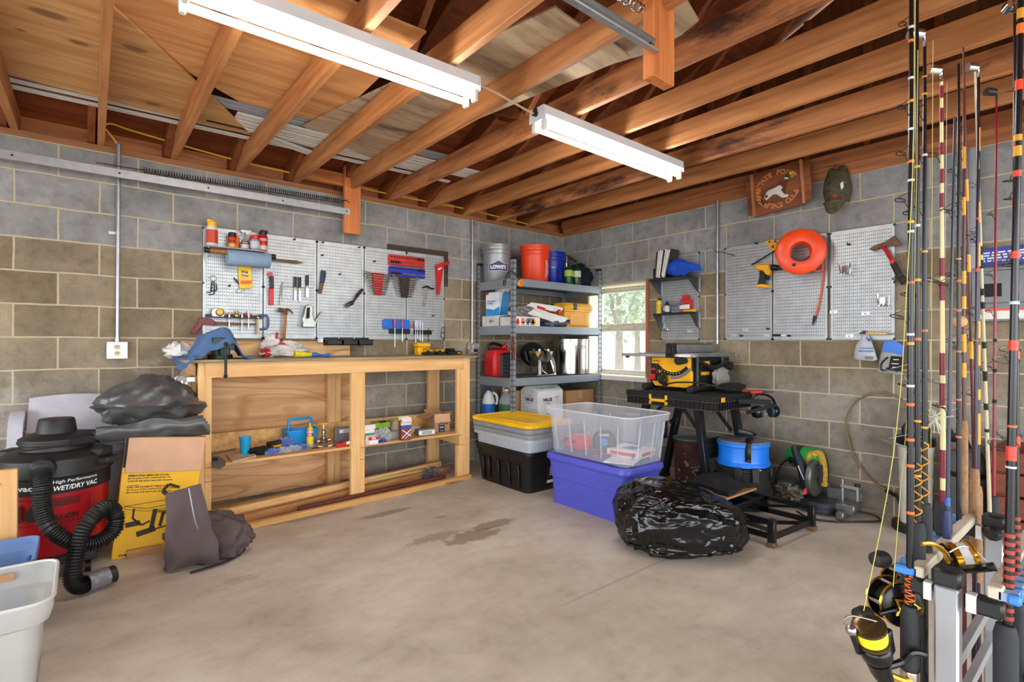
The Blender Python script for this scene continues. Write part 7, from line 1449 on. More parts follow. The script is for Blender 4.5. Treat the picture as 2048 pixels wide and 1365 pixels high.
P(t, 'plug', MB().cyl((-0.04, -2.744, 1.407), (-0.04, -2.734, 1.365), .012, .009).cyl((-0.04, -2.73, 1.365), (-0.04, -2.723, 1.335), .003).cyl((-0.04, -2.737, 1.365), (-0.04, -2.734, 1.335), .003), DARKM)
# hatchet
t = T('hatchet', 'hatchet with red and black handle hung on the pegboard', 'hatchet', (-0.05, -3.283, 1.604))
P(t, 'head', MB().prism([(-p[1], p[2]) for p in ((-0.05, -3.104, 1.868), (-0.05, -3.14, 1.888), (-0.05, -3.197, 1.904), (-0.05, -3.254, 1.94), (-0.05, -3.288, 1.877), (-0.05, -3.286, 1.86), (-0.05, -3.22, 1.873), (-0.05, -3.179, 1.868), (-0.05, -3.131, 1.85), (-0.05, -3.113, 1.856))], (-.04, 0, 0), (0, -1, 0), (0, 0, 1), .02), RUST, bev=.004)
P(t, 'red_shaft', MB().tube([(-0.05, -3.176, 1.879), (-0.05, -3.2, 1.848), (-0.05, -3.22, 1.804), (-0.05, -3.243, 1.759)], .018, 10, sub=3, flat=.7), mat('hatchet_red', (186, 28, 32), .35)); P(t, 'collar', MB().cyl((-0.05, -3.237, 1.764), (-0.05, -3.249, 1.752), .019), ORA); P(t, 'grip', MB().tube([(-0.05, -3.24, 1.756), (-0.05, -3.263, 1.702), (-0.05, -3.286, 1.649), (-0.05, -3.311, 1.605)], lambda q: .018 + .005 * q, 10, sub=3, flat=.7), RUBBER)
# awl and the two bags hung below
t = T('wood_handled_hook', 'tool with turned wooden handle hung across the foot of the hatchet pegboard', 'tool', (-0.05, -3.138, 1.265)); P(t, 'handle', MB().tube([(-0.05, -3.083, 1.269), (-0.05, -3.107, 1.268), (-0.05, -3.173, 1.264), (-0.05, -3.205, 1.267)], lambda q: .012 - .003 * abs(q - .5), 10, sub=3), mat('handle_pale', (214, 176, 116), .5)); P(t, 'metal_end', MB().tube([(-0.05, -3.043, 1.273), (-0.05, -3.064, 1.28), (-0.05, -3.083, 1.269)], .012, 8).cyl((-0.05, -3.205, 1.267), (-0.05, -3.254, 1.26), .006), STEEL)
t = T('clear_tied_bag', 'clear plastic bag of white powder tied at the neck, hung under the hatchet', 'bag', (-0.05, -3.083, 1.073)); 
def hangbag(pts_l, pts_r, x, th):
    L = [V(p) for p in pts_l]; R_ = [V(p) for p in pts_r]; n = len(L); mb = MB(); rings = []
    for i in range(n):
        r = []; m = 16; w_ = (L[i] - R_[i]); c = (L[i] + R_[i]) / 2; dd = th * (.25 + .75 * math.sin(PI * min(.95, (i + .4) / n)))
        for k in range(m): a = 2 * PI * k / m; r.append(c + w_ * .5 * math.cos(a) + V((dd * math.sin(a), 0, 0)) + V((nz((i, k, 1)) * .006, 0, nz((i, k, 4)) * .004)))
        rings.append(r)
    return mb.loft(rings)
P(t, 'bag', hangbag([(-0.055, -3.06, 1.251), (-0.055, -3.047, 1.223), (-0.055, -3.022, 1.187), (-0.055, -3.01, 1.132), (-0.055, -3.007, 1.092), (-0.055, -3.022, 1.078)], [(-0.055, -3.103, 1.251), (-0.055, -3.115, 1.222), (-0.055, -3.127, 1.187), (-0.055, -3.142, 1.134), (-0.055, -3.154, 1.082), (-0.055, -3.133, 1.071)], 0, .025), clear('bag_frost', (206, 212, 220), .75), smooth=60)
P(t, 'tie', MB().tube([(-0.085, -3.096, 1.24), (-0.085, -3.12, 1.208), (-0.085, -3.126, 1.236), (-0.085, -3.105, 1.215)], .003, 6), INKB); P(t, 'print', MB().box((-0.082, -3.092, 1.141), (.002, .09, .012)).box((-0.082, -3.095, 1.162), (.002, .08, .010)), mat('print_blue_pale', (110, 130, 170), .6))
P(t, 'barcode', MB().box((-0.082, -3.111, 1.095), (.002, .05, .02)), mat('barcode_grey', (120, 120, 124), .6))
t = T('blue_header_bag', 'clear bag with blue top holding black strap ends, hung beside the tied bag', 'bag', (-0.05, -3.234, 0.987))
P(t, 'bag', hangbag([(-0.055, -3.192, 1.208), (-0.055, -3.186, 1.17), (-0.055, -3.169, 1.11), (-0.055, -3.16, 1.03), (-0.055, -3.151, 0.998)], [(-0.055, -3.256, 1.215), (-0.055, -3.304, 1.181), (-0.055, -3.301, 1.113), (-0.055, -3.295, 1.035), (-0.055, -3.284, 0.983)], 0, .02), clear('bag_clear', (196, 200, 200), .6), smooth=60)
P(t, 'blue_header', MB().prism([(-p[1], p[2]) for p in ((-0.08, -3.199, 1.208), (-0.08, -3.262, 1.215), (-0.08, -3.31, 1.181), (-0.08, -3.307, 1.114), (-0.08, -3.248, 1.133), (-0.08, -3.187, 1.142))], (-.078, 0, 0), (0, -1, 0), (0, 0, 1), .003), mat('header_blue', (16, 110, 216), .35)); P(t, 'black_label', MB().prism([(-p[1], p[2]) for p in ((-0.08, -3.239, 1.112), (-0.08, -3.304, 1.107), (-0.08, -3.299, 1.005), (-0.08, -3.222, 1.009))], (-.08, 0, 0), (0, -1, 0), (0, 0, 1), .002), INKK); P(t, 'coiled_strap', MB().tube([(-0.075, -3.221, 1.101), (-0.075, -3.186, 1.062), (-0.075, -3.18, 1.021), (-0.075, -3.203, 1.008), (-0.075, -3.221, 1.029)], .006, 6, sub=4), DARKM)
P(t, 'label_print', MB().box((-0.085, -3.269, 1.086), (.002, .03, .006)).box((-0.085, -3.263, 1.058), (.002, .04, .005)).box((-0.085, -3.263, 1.034), (.002, .03, .005)), INKW)
# hose loop on the wall
M('hose_loop', 'loop of clear brown tubing hanging on the right wall near the floor', 'tubing', MB().tube([(-0.03, -3.292, 0.812), (-0.03, -3.221, 0.847), (-0.03, -3.138, 0.844), (-0.03, -3.046, 0.801), (-0.03, -2.977, 0.712), (-0.03, -2.954, 0.607), (-0.03, -2.97, 0.474), (-0.03, -3.015, 0.354), (-0.03, -3.096, 0.243), (-0.05, -3.197, 0.18), (-0.08, -3.29, 0.148)], .0075, 8, sub=5), clear('brown_tube', (140, 112, 78), .8))
M('dark_hose', 'dark flexible hose end leaving the canister by the right wall', 'hose', MB().tube([(-0.05, -3.203, 0.174), (-0.12, -3.286, 0.162), (-.25, -3.33, .16)], .012, 8, sub=4), RUBBER)
# sign
WAL = wood('walnut_sign', (150, 84, 44), (100, 52, 26), 'y', 20, 6, 1.5, .5)
sg = T('wooden_sign', 'carved wooden hunting club sign with a flying duck, hung high on the right wall', 'sign', (-0.08, -2.502, 2.179))
tl, trr, bl, br = V((-0.09, -2.223, 2.592)), V((-0.09, -2.713, 2.594)), V((-0.09, -2.295, 2.215)), V((-0.09, -2.748, 2.281))
ou = ((trr - tl) + (br - bl)).normalized(); ov = V((0, 0, 1)); ov = (ov - ou * ov.dot(ou)).normalized(); oc = (tl + trr + bl + br) / 4
W2, H2 = (trr - tl).length / 2, ((tl - bl).length + (trr - br).length) / 4
def sp2(a, b, o=0): return oc + ou * a + ov * b + ou.cross(ov) * o
P(sg, 'board', MB().prism([(-W2, -H2 * .86), (-W2 * .82, -H2 * .86), (-W2 * .80, -H2), (W2 * .80, -H2), (W2 * .82, -H2 * .86), (W2, -H2 * .86), (W2, H2 * .86), (W2 * .82, H2 * .86), (W2 * .80, H2), (-W2 * .80, H2), (-W2 * .82, H2 * .86), (-W2, H2 * .86)], oc, ou, ov, .022), WAL, bev=.002)
for s_ in (-1, 1): P(sg, 'batten', MB().bar(sp2(s_ * W2 * .78, -H2 * .98, .03), sp2(s_ * W2 * .78, H2 * .98, .03), .018, .02, ou.cross(ov)), wood('sign_batten', (196, 130, 80), (156, 94, 52), 'z'))
CARVE = mat('carved_letter', (214, 132, 76), .6, 0, .12)
def arcl(body, r, a0, a1, up, mb, h=.05):
    n = len(body)
    for i, ch in enumerate(body):
        if ch == ' ': continue
        a = a0 + (a1 - a0) * i / (n - 1); p = sp2(W2 * .62 * math.cos(a), H2 * .76 * math.sin(a), .024)
        tdir = ou * -math.sin(a) * (1 if not up else -1) + ov * math.cos(a) * (1 if not up else -1)
        rd_ = ou.cross(ov).cross(tdir)
        letters(mb, ch, p, tdir, rd_, None, h * .72, .05)
    return mb
tx = MB(); arcl('WINGATE POINT', H2 * .92, math.radians(184), math.radians(32), True, tx, .06); arcl('HUNTING CLUB', H2 * .92, math.radians(204), math.radians(334), False, tx, .06)
P(sg, 'lettering', tx, CARVE)
k = H2 * .92
def dk(poly, o, m, n): P(sg, n, MB().prism([(a * k, b * k) for a, b in poly], sp2(0, 0, o), ou, ov, .008), m)
DKW = mat('duck_white', (222, 220, 214), .6); DKB = mat('duck_brown', (112, 48, 30), .6); DKG = mat('duck_green', (16, 88, 48), .5)
dk([(.12, .34), (.30, .28), (.44, .02), (.36, -.28), (.16, -.02)], .0225, mat('duck_wing', (90, 52, 34), .6), 'far_wing')
dk([(-.05, .04), (.22, .02), (.30, .24), (.44, .36), (.56, .30), (.52, .16), (.40, .02), (.28, -.08)], .028, DKB, 'breast')
dk([(-.62, -.30), (-.52, -.10), (-.40, .02), (-.2, .04), (.18, .12), (.30, -.02), (.20, -.12), (.34, -.38), (.56, -.46), (.46, -.56), (.22, -.52), (0, -.28), (-.2, -.24), (-.4, -.36), (-.52, -.44)], .031, DKW, 'body')
dk([(-.56, -.26), (-.46, -.16), (-.42, -.28), (-.52, -.34)], .039, DKB, 'tail_mark'); dk([(.40, .36), (.56, .30), (.60, .36), (.44, .42)], .033, DKW, 'collar')
dk([(.44, .40), (.60, .36), (.68, .46), (.62, .60), (.50, .60)], .031, DKG, 'head'); dk([(.64, .46), (.86, .56), (.84, .62), (.64, .58)], .031, YEL, 'bill')
# camouflage cap
cm, cnt, cb_ = new_mat('camouflage'); nn = noise(cnt, ocoord(cnt), 22, 4, .6, .8)
link(cnt, ramp(cnt, nn, [(.3, srgb(32, 34, 28)), (.45, srgb(74, 72, 56)), (.52, srgb(100, 84, 54)), (.6, srgb(56, 58, 46)), (.72, srgb(120, 112, 92))]), cb_.inputs['Base Color']); cb_.inputs['Roughness'].default_value = .9
t = T('camouflage_hat', 'camouflage baseball cap hung on the right wall beside the sign', 'cap', (-0.08, -2.901, 2.188))
c = V((-0.06, -2.894, 2.333)); cw = V((-0.06, -2.803, 2.354)) - V((-0.06, -2.979, 2.314)); hw = cw.length / 2
def capf(u, v):
    a = PI * u; wd_ = (.80 + .7 * v if v < .3 else 1.01 - .75 * (v - .3) ** 1.6) if v < .95 else .5; y = c.y + hw * math.cos(a) * wd_; z = c.z - .10 + .27 * v
    return (-.022 - .11 * math.sin(a) * math.sin(PI * (.15 + .8 * v)), y * 1.0, z + .01 * math.sin(3 * a))
P(t, 'crown', MB().sheet(capf, 18, 12, .004), cm, smooth=60)
P(t, 'bill', MB().sheet(lambda u, v: (-.05 - .09 * math.sin(PI * u) * (1 - .3 * v) - .02 * v, c.y + hw * .95 * math.cos(PI * u) * (1 - .25 * v), c.z - .08 - .10 * v * math.sin(PI * u) - .01), 18, 6, .005), cm, smooth=60)
P(t, 'top_button', MB().cyl(c + V((0, 0, .15)), c + V((0, 0, .18)), .02, .012), mat('rust_strap', (112, 58, 32), .8)); P(t, 'logo_patch', MB().prism([(-p[1], p[2]) for p in ((-0.13, -2.947, 2.351), (-0.13, -2.966, 2.365), (-0.13, -2.97, 2.324), (-0.13, -2.954, 2.306))], (-.135, 0, 0), (0, -1, 0), (0, 0, 1), .003), INKW); P(t, 'logo_mark', MB().prism([(-p[1], p[2]) for p in ((-0.14, -2.902, 2.269), (-0.14, -2.934, 2.28), (-0.14, -2.931, 2.262), (-0.14, -2.912, 2.252))], (-.145, 0, 0), (0, -1, 0), (0, 0, 1), .003), INKR)
# electrical panel, label and conduits behind the rods
t = T('breaker_box', 'grey electrical breaker panel on the right wall behind the fishing rods', 'breaker panel', (-.05, -3.87, 1.33)); PG = mat('panel_grey', (128, 132, 136), .5, .3)
P(t, 'box', MB().bb((-.10, -4.08, 1.33), (-.001, -3.66, 1.66)), PG, bev=.004); P(t, 'door', MB().bb((-.112, -4.05, 1.44), (-.10, -3.69, 1.64)), PG, bev=.006); P(t, 'breakers', MB().bb((-.114, -3.80, 1.48), (-.112, -3.70, 1.56)), INKK); P(t, 'label', MB().bb((-.102, -4.0, 1.345), (-.10, -3.70, 1.41)), PAPER); P(t, 'label_band', MB().bb((-.1022, -4.0, 1.395), (-.10, -3.70, 1.41)), ORA)
t = T('blue_warning_plate', 'blue warning plate with white print above the electrical panel', 'sign plate', (-.01, -3.84, 1.68)); P(t, 'plate', MB().bb((-.012, -4.06, 1.68), (-.001, -3.62, 1.79)), mat('plate_blue', (44, 60, 176), .4), bev=.002)
P(t, 'print', letters(MB(), '~4', (-.0132, -3.84, 1.735), (0, -1, 0), (0, 0, 1), .30, .06), INKW)
t = T('service_conduit', 'thick grey conduit rising above the electrical panel', 'conduit', (-.05, -3.66, 1.66)); P(t, 'pipe', MB().cyl((-.05, -3.66, 1.66), (-.05, -3.66, 2.42), .03, n=18), mat('conduit_grey', (150, 154, 158), .5, .3)); P(t, 'coupling', MB().cyl((-.05, -3.66, 1.80), (-.05, -3.66, 1.88), .037, n=18), mat('conduit_grey', (150, 154, 158), .5))

# ------------------------------------------------------------------ fishing rod rack and rods
AL = mat('rack_alu', (172, 174, 178), .35, .6, .05); RKB = mat('rack_bar', (206, 194, 172), .5); CLB = mat('clip_blue', (62, 134, 214), .45)
t = T('rod_rack', 'aluminium fishing rod rack with blue foam clips', 'rod rack', (-2.72, -4.09, 0))
for x in (-2.985, -2.46):
    P(t, 'post', MB().bb((x - .018, -4.104, .03), (x + .018, -4.064, .70)), AL, bev=.004); P(t, 'post_cap', MB().bb((x - .022, -4.108, .70), (x + .022, -4.060, .735)), BLACK, bev=.006)
    P(t, 'foot_bar', MB().bb((x - .02, -4.26, 0), (x + .02, -3.96, .03)), AL, bev=.003)
    for z in (.70,): P(t, 'end_bracket', MB().bar((x, -4.06, z - .02), (x, -4.02, z - .015), .03, .035), BLACK, bev=.006); P(t, 'end_bracket', MB().bar((x, -4.11, z - .02), (x, -4.17, z - .02), .03, .035), BLACK, bev=.006); P(t, 'bracket_clip', MB().bb((x - .021, -4.06, z - .035), (x + .0, -4.048, z)).bb((x - .021, -4.13, z - .035), (x, -4.115, z)), WHITE)
    P(t, 'knob', MB().lathe([(.018, 0), (.02, .006), (.012, .014)], (x - .022, -4.084, .42 if x < -2.9 else .69), 10, (-1, 0, 0)), BLACK)
for y in (-4.02, -4.175):
    P(t, 'top_bar', MB().bb((-2.99, y - .012 + (.02 if y < -4.1 else -.014), .698), (-2.45, y + .012 + (.02 if y < -4.1 else -.014), .722)), RKB, bev=.003)
    s_ = -1 if y < -4.1 else 1
    P(t, 'clip_strip', MB().bb((-2.99, y - .012, .70), (-2.45, y + .014, .716)), mat('clip_pale', (150, 176, 206), .5))
    for k in range(13): P(t, 'foam_clip', MB().bb((-2.998 + .043 * k, y + s_ * .004 - .014, .699), (-2.998 + .043 * k + .018, y + s_ * .012 + .014, .718)), CLB, bev=.004)
    P(t, 'base_tray', MB().bb((-3.0, y - .035, .03), (-2.44, y + .035, .06)), RKB, bev=.003)
for z in (.50, .40, .22): P(t, 'cross_tube', MB().bb((-2.985, -4.09, z), (-2.46, -4.075, z + .025)), AL)
FOAM = mat('grip_foam', (46, 47, 50), .8, 0, .12, 60); CORK = mat('cork', (150, 112, 78), .8, 0, .25, 90)
GDM = mat('guide_steel', (120, 120, 124), .4, .7)
def blank(name, rgb): return mat(name, rgb, .22, 0, .04)
BK = blank('rod_black', (16, 16, 20))
def rod(label, x, y, z0, z1, r0, m, lean=(0, 0), grip=None, wraps=(), guides=(), tipm=None, gs=(-.772, .635), spiral=None, seat=None):
    """one fishing rod standing from z0 to z1; guides = heights with ring radius, wraps = (z, height, material)"""
    t = T('fishing_rod', label, 'fishing rod', (x, y, z0), group='fishing rods')
    at = lambda z: V((x + lean[0] * (z - .7) / 1.3, y + lean[1] * (z - .7) / 1.3, z))
    rr = lambda z: r0 * (1 - .62 * max(0, z - z0) / (z1 - z0))
    bl = P(t, 'blank', MB().cyl(at(z0), at(z1), rr(z0), rr(z1), 12), m)
    for (a, b, g, gm) in grip or (): P(t, 'grip', MB().lathe([(g * .8, a), (g, a + .012), (g, b - .02), (g * .75, b)], (at(a).x, at(a).y, 0), 16), gm)
    for (a, b) in seat or (): P(t, 'reel_seat', MB().lathe([(r0 * 1.9, a), (r0 * 2.0, a + .004), (r0 * 2.0, b - .004), (r0 * 1.9, b)], (at(a).x, at(a).y, 0), 16), mat('seat_chrome', (196, 186, 172), .2, .9))
    by = {}
    for z, h, wm in wraps: by.setdefault(wm.name, (MB(), wm))[0].cyl(at(z), at(z + h), rr(z) + .0012, rr(z + h) + .0012, 12)
    for mb, wm in by.values(): P(bl, 'thread_wraps', mb, wm)
    if spiral:
        a, b, turns, sm = spiral; n = int(turns * 14); mb = MB()
        for ph in (0, PI) if turns < 20 else (0,): mb.tube([at(a + (b - a) * i / n) + V((math.cos(ph + 2 * PI * turns * i / n), math.sin(ph + 2 * PI * turns * i / n) * (1 if ph == 0 else -1), 0)) * (rr(a) + .001) for i in range(n + 1)], .0016, 5)
        P(bl, 'spiral_wrap', mb, sm)
    for i, (z, g) in enumerate(guides):
        c = at(z) + V((gs[0], gs[1], 0)) * (rr(z) + g + .008); mb = MB(); e = V((gs[0], gs[1], .35)).normalized(); f_ = V((-gs[1], gs[0], 0))
        mb.tube([c + (e * math.cos(a) + f_ * math.sin(a)) * g for a in [2 * PI * k / 12 for k in range(12)]], .0011, 5, True)
        mb.tube([at(z + .02), c + e * g * .5 + V((0, 0, g * .3)), c - e * g], .0009, 5).tube([at(z - .025), c - e * g], .0009, 5)
        P(t, 'guide', mb, GDM if g > .0155 else DARKM)
    if tipm:
        p = at(z1); P(t, 'tip', MB().tube([p, p + V((0, 0, .022)), p + V((gs[0] * .012, gs[1] * .012, .032))], rr(z1) * 1.3, 8).cyl(p + V((gs[0], gs[1], 0)) * .006 + V((0, 0, .028)), p + V((gs[0], gs[1], 0)) * .034 + V((0, 0, .03)), .011, .013), tipm)
    return t
GLD = mat('thread_gold', (216, 150, 40), .35, .2); ORT = mat('thread_orange', (222, 104, 34), .4); REDT = mat('thread_red', (226, 62, 38), .35); WHT = mat('thread_white', (206, 208, 216), .4); DRED = mat('thread_darkred', (150, 52, 38), .4); MRN = mat('thread_maroon', (122, 22, 40), .35)
Y0 = -4.022
rod('large black rod with orange wound foregrip at the near end of the rack', -2.99, Y0, .06, 2.20, .0088, BK, (.01, 0), [(.50, .635, .017, FOAM), (.10, .30, .016, FOAM)], [(.83 + .0, .006, ORT), (.93, .006, ORT), (.985, .006, ORT)] + [(1.06 + .13 * k, .006, GLD if k % 2 else ORT) for k in range(8)] + [(1.10 + .11 * k, .005, WHT) for k in range(9)], [(.98, .022), (1.13, .019), (1.25, .014), (1.33, .012), (1.50, .010), (1.60, .009), (1.70, .008), (1.88, .007)], None, spiral=(.64, .70, 5, ORT), seat=[(.47, .50), (.41, .43)])
rod('black rod with gold spiral wrap beside the largest rod', -2.93, Y0, .06, 1.95, .0082, BK, (-.006, 0), [(.70, .80, .0145, FOAM)], [(.90, .005, GLD), (1.02, .005, GLD), (1.20, .006, ORT), (1.33, .006, GLD), (1.45, .006, WHT), (1.58, .005, GLD)], [(1.10, .014), (1.30, .011), (1.48, .009)], None, spiral=(.80, .93, 4, GLD))
rod('black rod with gold spiral wrap and silver tip, third along the rack', -2.873, Y0, .06, 1.87, .0085, BK, (.0, 0), [(.71, .83, .0145, FOAM)], [(1.0, .005, GLD), (1.22, .005, ORT), (1.40, .005, GLD), (1.62, .005, WHT), (1.76, .004, GLD), (1.80, .003, GLD)], [(1.12, .012), (1.34, .010), (1.50, .009), (1.62, .008), (1.72, .008)], STEEL, spiral=(.83, .97, 4, GLD))
CRM = blank('rod_cream', (226, 206, 150)); rod('thick cream rod with dark red wraps and chrome roller tip', -2.70, Y0, .06, 1.84, .0085, CRM, (-.02, 0), [(.715, .80, .018, FOAM)], [(a, h, MRN) for a, h in ((.80, .03), (.86, .07), (1.04, .055), (1.115, .055), (1.30, .045), (1.36, .045), (1.53, .035), (1.59, .035), (1.66, .03), (1.74, .035), (1.80, .03))], [(1.10, .016), (1.35, .013), (1.66, .012)], CHROME)
rod('slim blue grey rod crossing in front of the cream rod', -2.735, -4.035, .06, 1.75, .0062, blank('rod_bluegrey', (44, 52, 70)), (.05, -.01), [(.70, .79, .009, mat('grip_blue', (38, 48, 92)))], [(.80, .02, mat('thread_blue', (40, 90, 180), .3))], [(1.04, .014), (1.34, .011), (1.52, .009)])
rod('black rod with orange rings in the middle of the rack', -2.53, Y0, .06, 1.95, .0078, BK, (0, 0), None, [(.94, .005, ORT), (1.04, .005, ORT), (1.17, .005, ORT), (1.28, .006, ORT), (1.36, .006, ORT), (1.42, .004, GLD)], [(1.0, .016), (1.20, .014), (1.38, .011), (1.55, .009), (1.66, .008)])
BRN_R = blank('rod_brown', (84, 34, 30)); rod('brown rod with gold wraps and a wooden float ball', -2.465, Y0, .06, 1.90, .0066, BRN_R, (.0, 0), [(.72, .98, .009, CORK)], [(1.10, .04, GLD), (1.17, .05, GLD), (1.29, .035, GLD), (1.36, .035, GLD), (1.55, .05, GLD), (1.68, .06, GLD)], [(1.18, .012), (1.42, .010), (1.58, .009), (1.72, .008)])
M('wooden_float', 'small wooden float ball on the brown rod', 'float', MB().sph((-2.463, Y0 + .01, 1.255), .018), mat('float_wood', (206, 150, 90), .5))
def xat(px, y): return px
rod('purple black rod leaning behind the brown one', -2.40, -4.035, .0, 1.92, .0066, blank('rod_purple', (40, 18, 44)), (.05, 0), [(.55, .84, .0115, CORK)], [(1.2, .005, REDT), (1.4, .01, REDT), (1.55, .006, REDT)], [(1.05, .014), (1.28, .012), (1.50, .014)])
rod('black rod with broad gold wraps behind the purple one', -2.335, -4.03, .0, 1.98, .0085, BK, (.02, 0), [(.5, .78, .0125, CORK)], [(.90, .09, mat('thread_gold', (0, 0, 0))), (1.03, .03, GLD), (1.13, .06, GLD), (1.21, .05, GLD), (1.42, .07, GLD), (1.55, .06, GLD), (1.76, .07, GLD)], [(1.20, .014), (1.52, .012), (1.66, .018)], STEEL)
rod('pale bamboo rod with black bands leaning to one side', -2.15, -4.03, .0, 1.98, .0068, blank('rod_bamboo', (190, 180, 150)), (-.22, 0), None, [(.92, .01, INKK), (.99, .02, INKK), (1.08, .03, INKK), (1.18, .02, INKK), (1.30, .02, INKK), (1.34, .02, INKK), (1.42, .025, INKK), (1.46, .025, INKK)], [(1.12, .014), (1.30, .011), (1.50, .010)])
rod('dark red rod at the far end of the rack', -2.07, -4.03, .0, 2.0, .0066, blank('rod_red', (124, 12, 28)), (.05, 0), [(.50, .70, .016, FOAM)], [(1.0, .012, INKK), (1.10, .012, INKK), (1.2, .01, INKK)], [(1.12, .012), (1.30, .010), (1.42, .010), (1.62, .008)], DARKM)
rod('brown rod leaning behind the gold wrapped ones', -2.30, -4.02, .0, 2.02, .006, BRN_R, (-.16, -.0), None, [(1.15, .05, GLD), (1.4, .05, GLD), (1.60, .06, GLD)], [(1.22, .012), (1.44, .010), (1.62, .009), (1.80, .012)])
Y1 = -4.17
rod('thick black rod with red striped foregrip in the outer row of the rack', -2.955, Y1, .06, 2.25, .0095, BK, (.022, -.018), [(.47, .645, .019, FOAM)], [(.965, .028, REDT), (.95, .004, WHT), (1.03, .004, ORT), (1.18, .02, REDT), (1.36, .014, REDT), (1.52, .012, REDT), (1.56, .02, GLD), (1.59, .012, GLD), (1.69, .02, REDT), (1.80, .02, ORT), (1.83, .02, GLD), (1.27, .006, WHT)] + [(.655 + .016 * k, .008, DRED) for k in range(11)], [(.99, .024), (1.16, .021), (1.36, .017), (1.52, .014), (1.70, .012), (1.86, .010)], None, (.9, .4), seat=[(.43, .47)])
rod('black rod with red wraps second in the outer row of the rack', -2.86, Y1, .06, 1.88, .0088, BK, (.0, .0), [(.50, .66, .017, FOAM)], [(.98, .022, REDT), (1.16, .018, REDT), (1.30, .02, REDT), (1.48, .02, REDT), (1.60, .015, REDT), (1.25, .006, WHT)] + [(.70 + .016 * k, .008, DRED) for k in range(9)], [(1.0, .020), (1.18, .017), (1.36, .014), (1.5, .012)], CHROME, (.9, .4))
rod('slim black rod with orange wound foregrip in the outer row of the rack', -2.90, -4.20, .06, 1.7, .0066, BK, (0, 0), [(.30, .55, .016, FOAM)], [(.62 + .014 * k, .007, ORT) for k in range(9)], [], None)
# reels
def ax3(c, d): u, v = frame(d); return c, u, v
GR = mat('reel_black', (20, 20, 22), .25, .2); GG = mat('reel_gold', (226, 168, 50), .2, .85)
c = V((-3.107, -3.984, 0.601)); ax = (V((-3.125, -3.983, 0.65)) - V((-3.067, -3.991, 0.525))).normalized()
t = T('spinning_reel', 'black spinning reel with bright yellow line on the near rod', 'reel', c - V((0, 0, .08)))
P(t, 'spool', MB().lathe([(.022, -.028), (.03, -.024), (.03, -.018), (.027, -.016), (.027, .012), (.031, .014), (.031, .02), (.022, .024), (.012, .025)], c, 26, ax), mat('spool_bronze', (110, 90, 60), .25, .8)); P(t, 'line', MB().lathe([(.0275, -.015), (.029, -.006), (.029, .004), (.0275, .0118)], c, 26, ax, False, False), mat('line_yellow', (238, 226, 40), .5, 0, .08, 200))
u, v = frame(ax); sd = V((.772, -.635, 0))
P(t, 'rotor', MB().lathe([(.018, -.075), (.028, -.06), (.03, -.04), (.026, -.03)], c, 24, ax).bar(c - ax * .05 + sd * .032, c + ax * .008 + sd * .036, .012, .018).bar(c - ax * .05 - sd * .032, c + ax * .008 - sd * .036, .012, .018), GR, bev=.003)
P(t, 'body', MB().tube([c - ax * .07, c - ax * .10, c - ax * .125 + sd * .005], lambda q: .024 - .008 * q, 12), GR); P(t, 'reel_foot', MB().tube([c - ax * .10, c - ax * .12 + sd * .03, c - ax * .14 + sd * .07], .007, 8, sub=4), GG)
P(t, 'bail', MB().tube([c - sd * .038 + ax * .008, c - sd * .05 + ax * .03, c - sd * .03 + ax * .045, c + sd * .02 + ax * .03], .0014, 6, sub=5), CHROME); P(t, 'line_roller', MB().sph(c - sd * .038 + ax * .008, .011), STEEL)
P(t, 'crank_arm', MB().tube([c - ax * .09 + sd * .01, c - ax * .075 + sd * .05, c - ax * .05 + sd * .075, c - ax * .055 + sd * .10], .007, 8, sub=4), GR)
def conv(c, r, ax, label, hd):
    """conventional (drum) reel"""
    c = V(c); t = T('drum_reel', label, 'reel', c - V((0, 0, r)), group='drum reels')
    P(t, 'side_plate', MB().lathe([(r * .2, .018), (r * .9, .016), (r, .012), (r, .006)], c, 30, ax), GR); P(t, 'side_plate', MB().lathe([(r, -.03), (r, -.034), (r * .9, -.038), (r * .2, -.04)], c, 30, ax), GR)
    P(t, 'rim', MB().lathe([(r + .0005, .008), (r + .003, .011), (r + .0005, .0145)], c, 30, ax, False, False).lathe([(r + .0005, -.036), (r + .003, -.033), (r + .0005, -.030)], c, 30, ax, False, False), GG)
    P(t, 'spool', MB().lathe([(r * .62, -.03), (r * .62, .006)], c, 24, ax), mat('spool_dark', (60, 56, 50), .4, .5)); u, v = frame(ax); d = V(ax).normalized(); s_ = MB()
    for k in range(5): a = 2 * PI * k / 5; s_.cyl(c + (u * math.cos(a) + v * math.sin(a)) * r * .9 - d * .03, c + (u * math.cos(a) + v * math.sin(a)) * r * .9 + d * .008, .004, n=8)
    P(t, 'pillars', s_, STEEL); P(t, 'star_drag', MB().tube([c + d * .026 + (u * math.cos(a) + v * math.sin(a)) * r * (.55 if k % 2 else .28) for k, a in enumerate([2 * PI * i / 10 for i in range(10)])], .005, 6, True), GG)
    if hd: h = V(hd); m_ = c + d * .03; P(t, 'crank_arm', MB().tube([m_, m_ + (h - m_) * .45, m_ + (h - m_) * .8 + d * .004], .005, 8), GR); P(t, 'crank_knob', MB().lathe([(.008, -.0), (.016, .008), (.019, .022), (.015, .04), (.005, .046)], h, 18, (V((-.772, .635, 0)) + d * .25)), RUBBER)
    return t
conv((-2.956, -3.992, 0.619), .046, (-.62, -.75, .1), 'black drum reel with gold rims behind the yellow spinning reel', (-3.012, -3.959, 0.599)); conv((-2.812, -3.969, 0.606), .036, (-.55, -.7, .1), 'black drum reel with gold rim and raised crank knob behind the other drum reel', (-2.949, -3.973, 0.709))
c = V((-2.778, -4.074, 0.703)); ax = V((.4, -.7, .25)).normalized(); t = T('spinning_reel', 'gold and black spinning reel with white line between the rack bars', 'reel', c - V((0, 0, .04)))
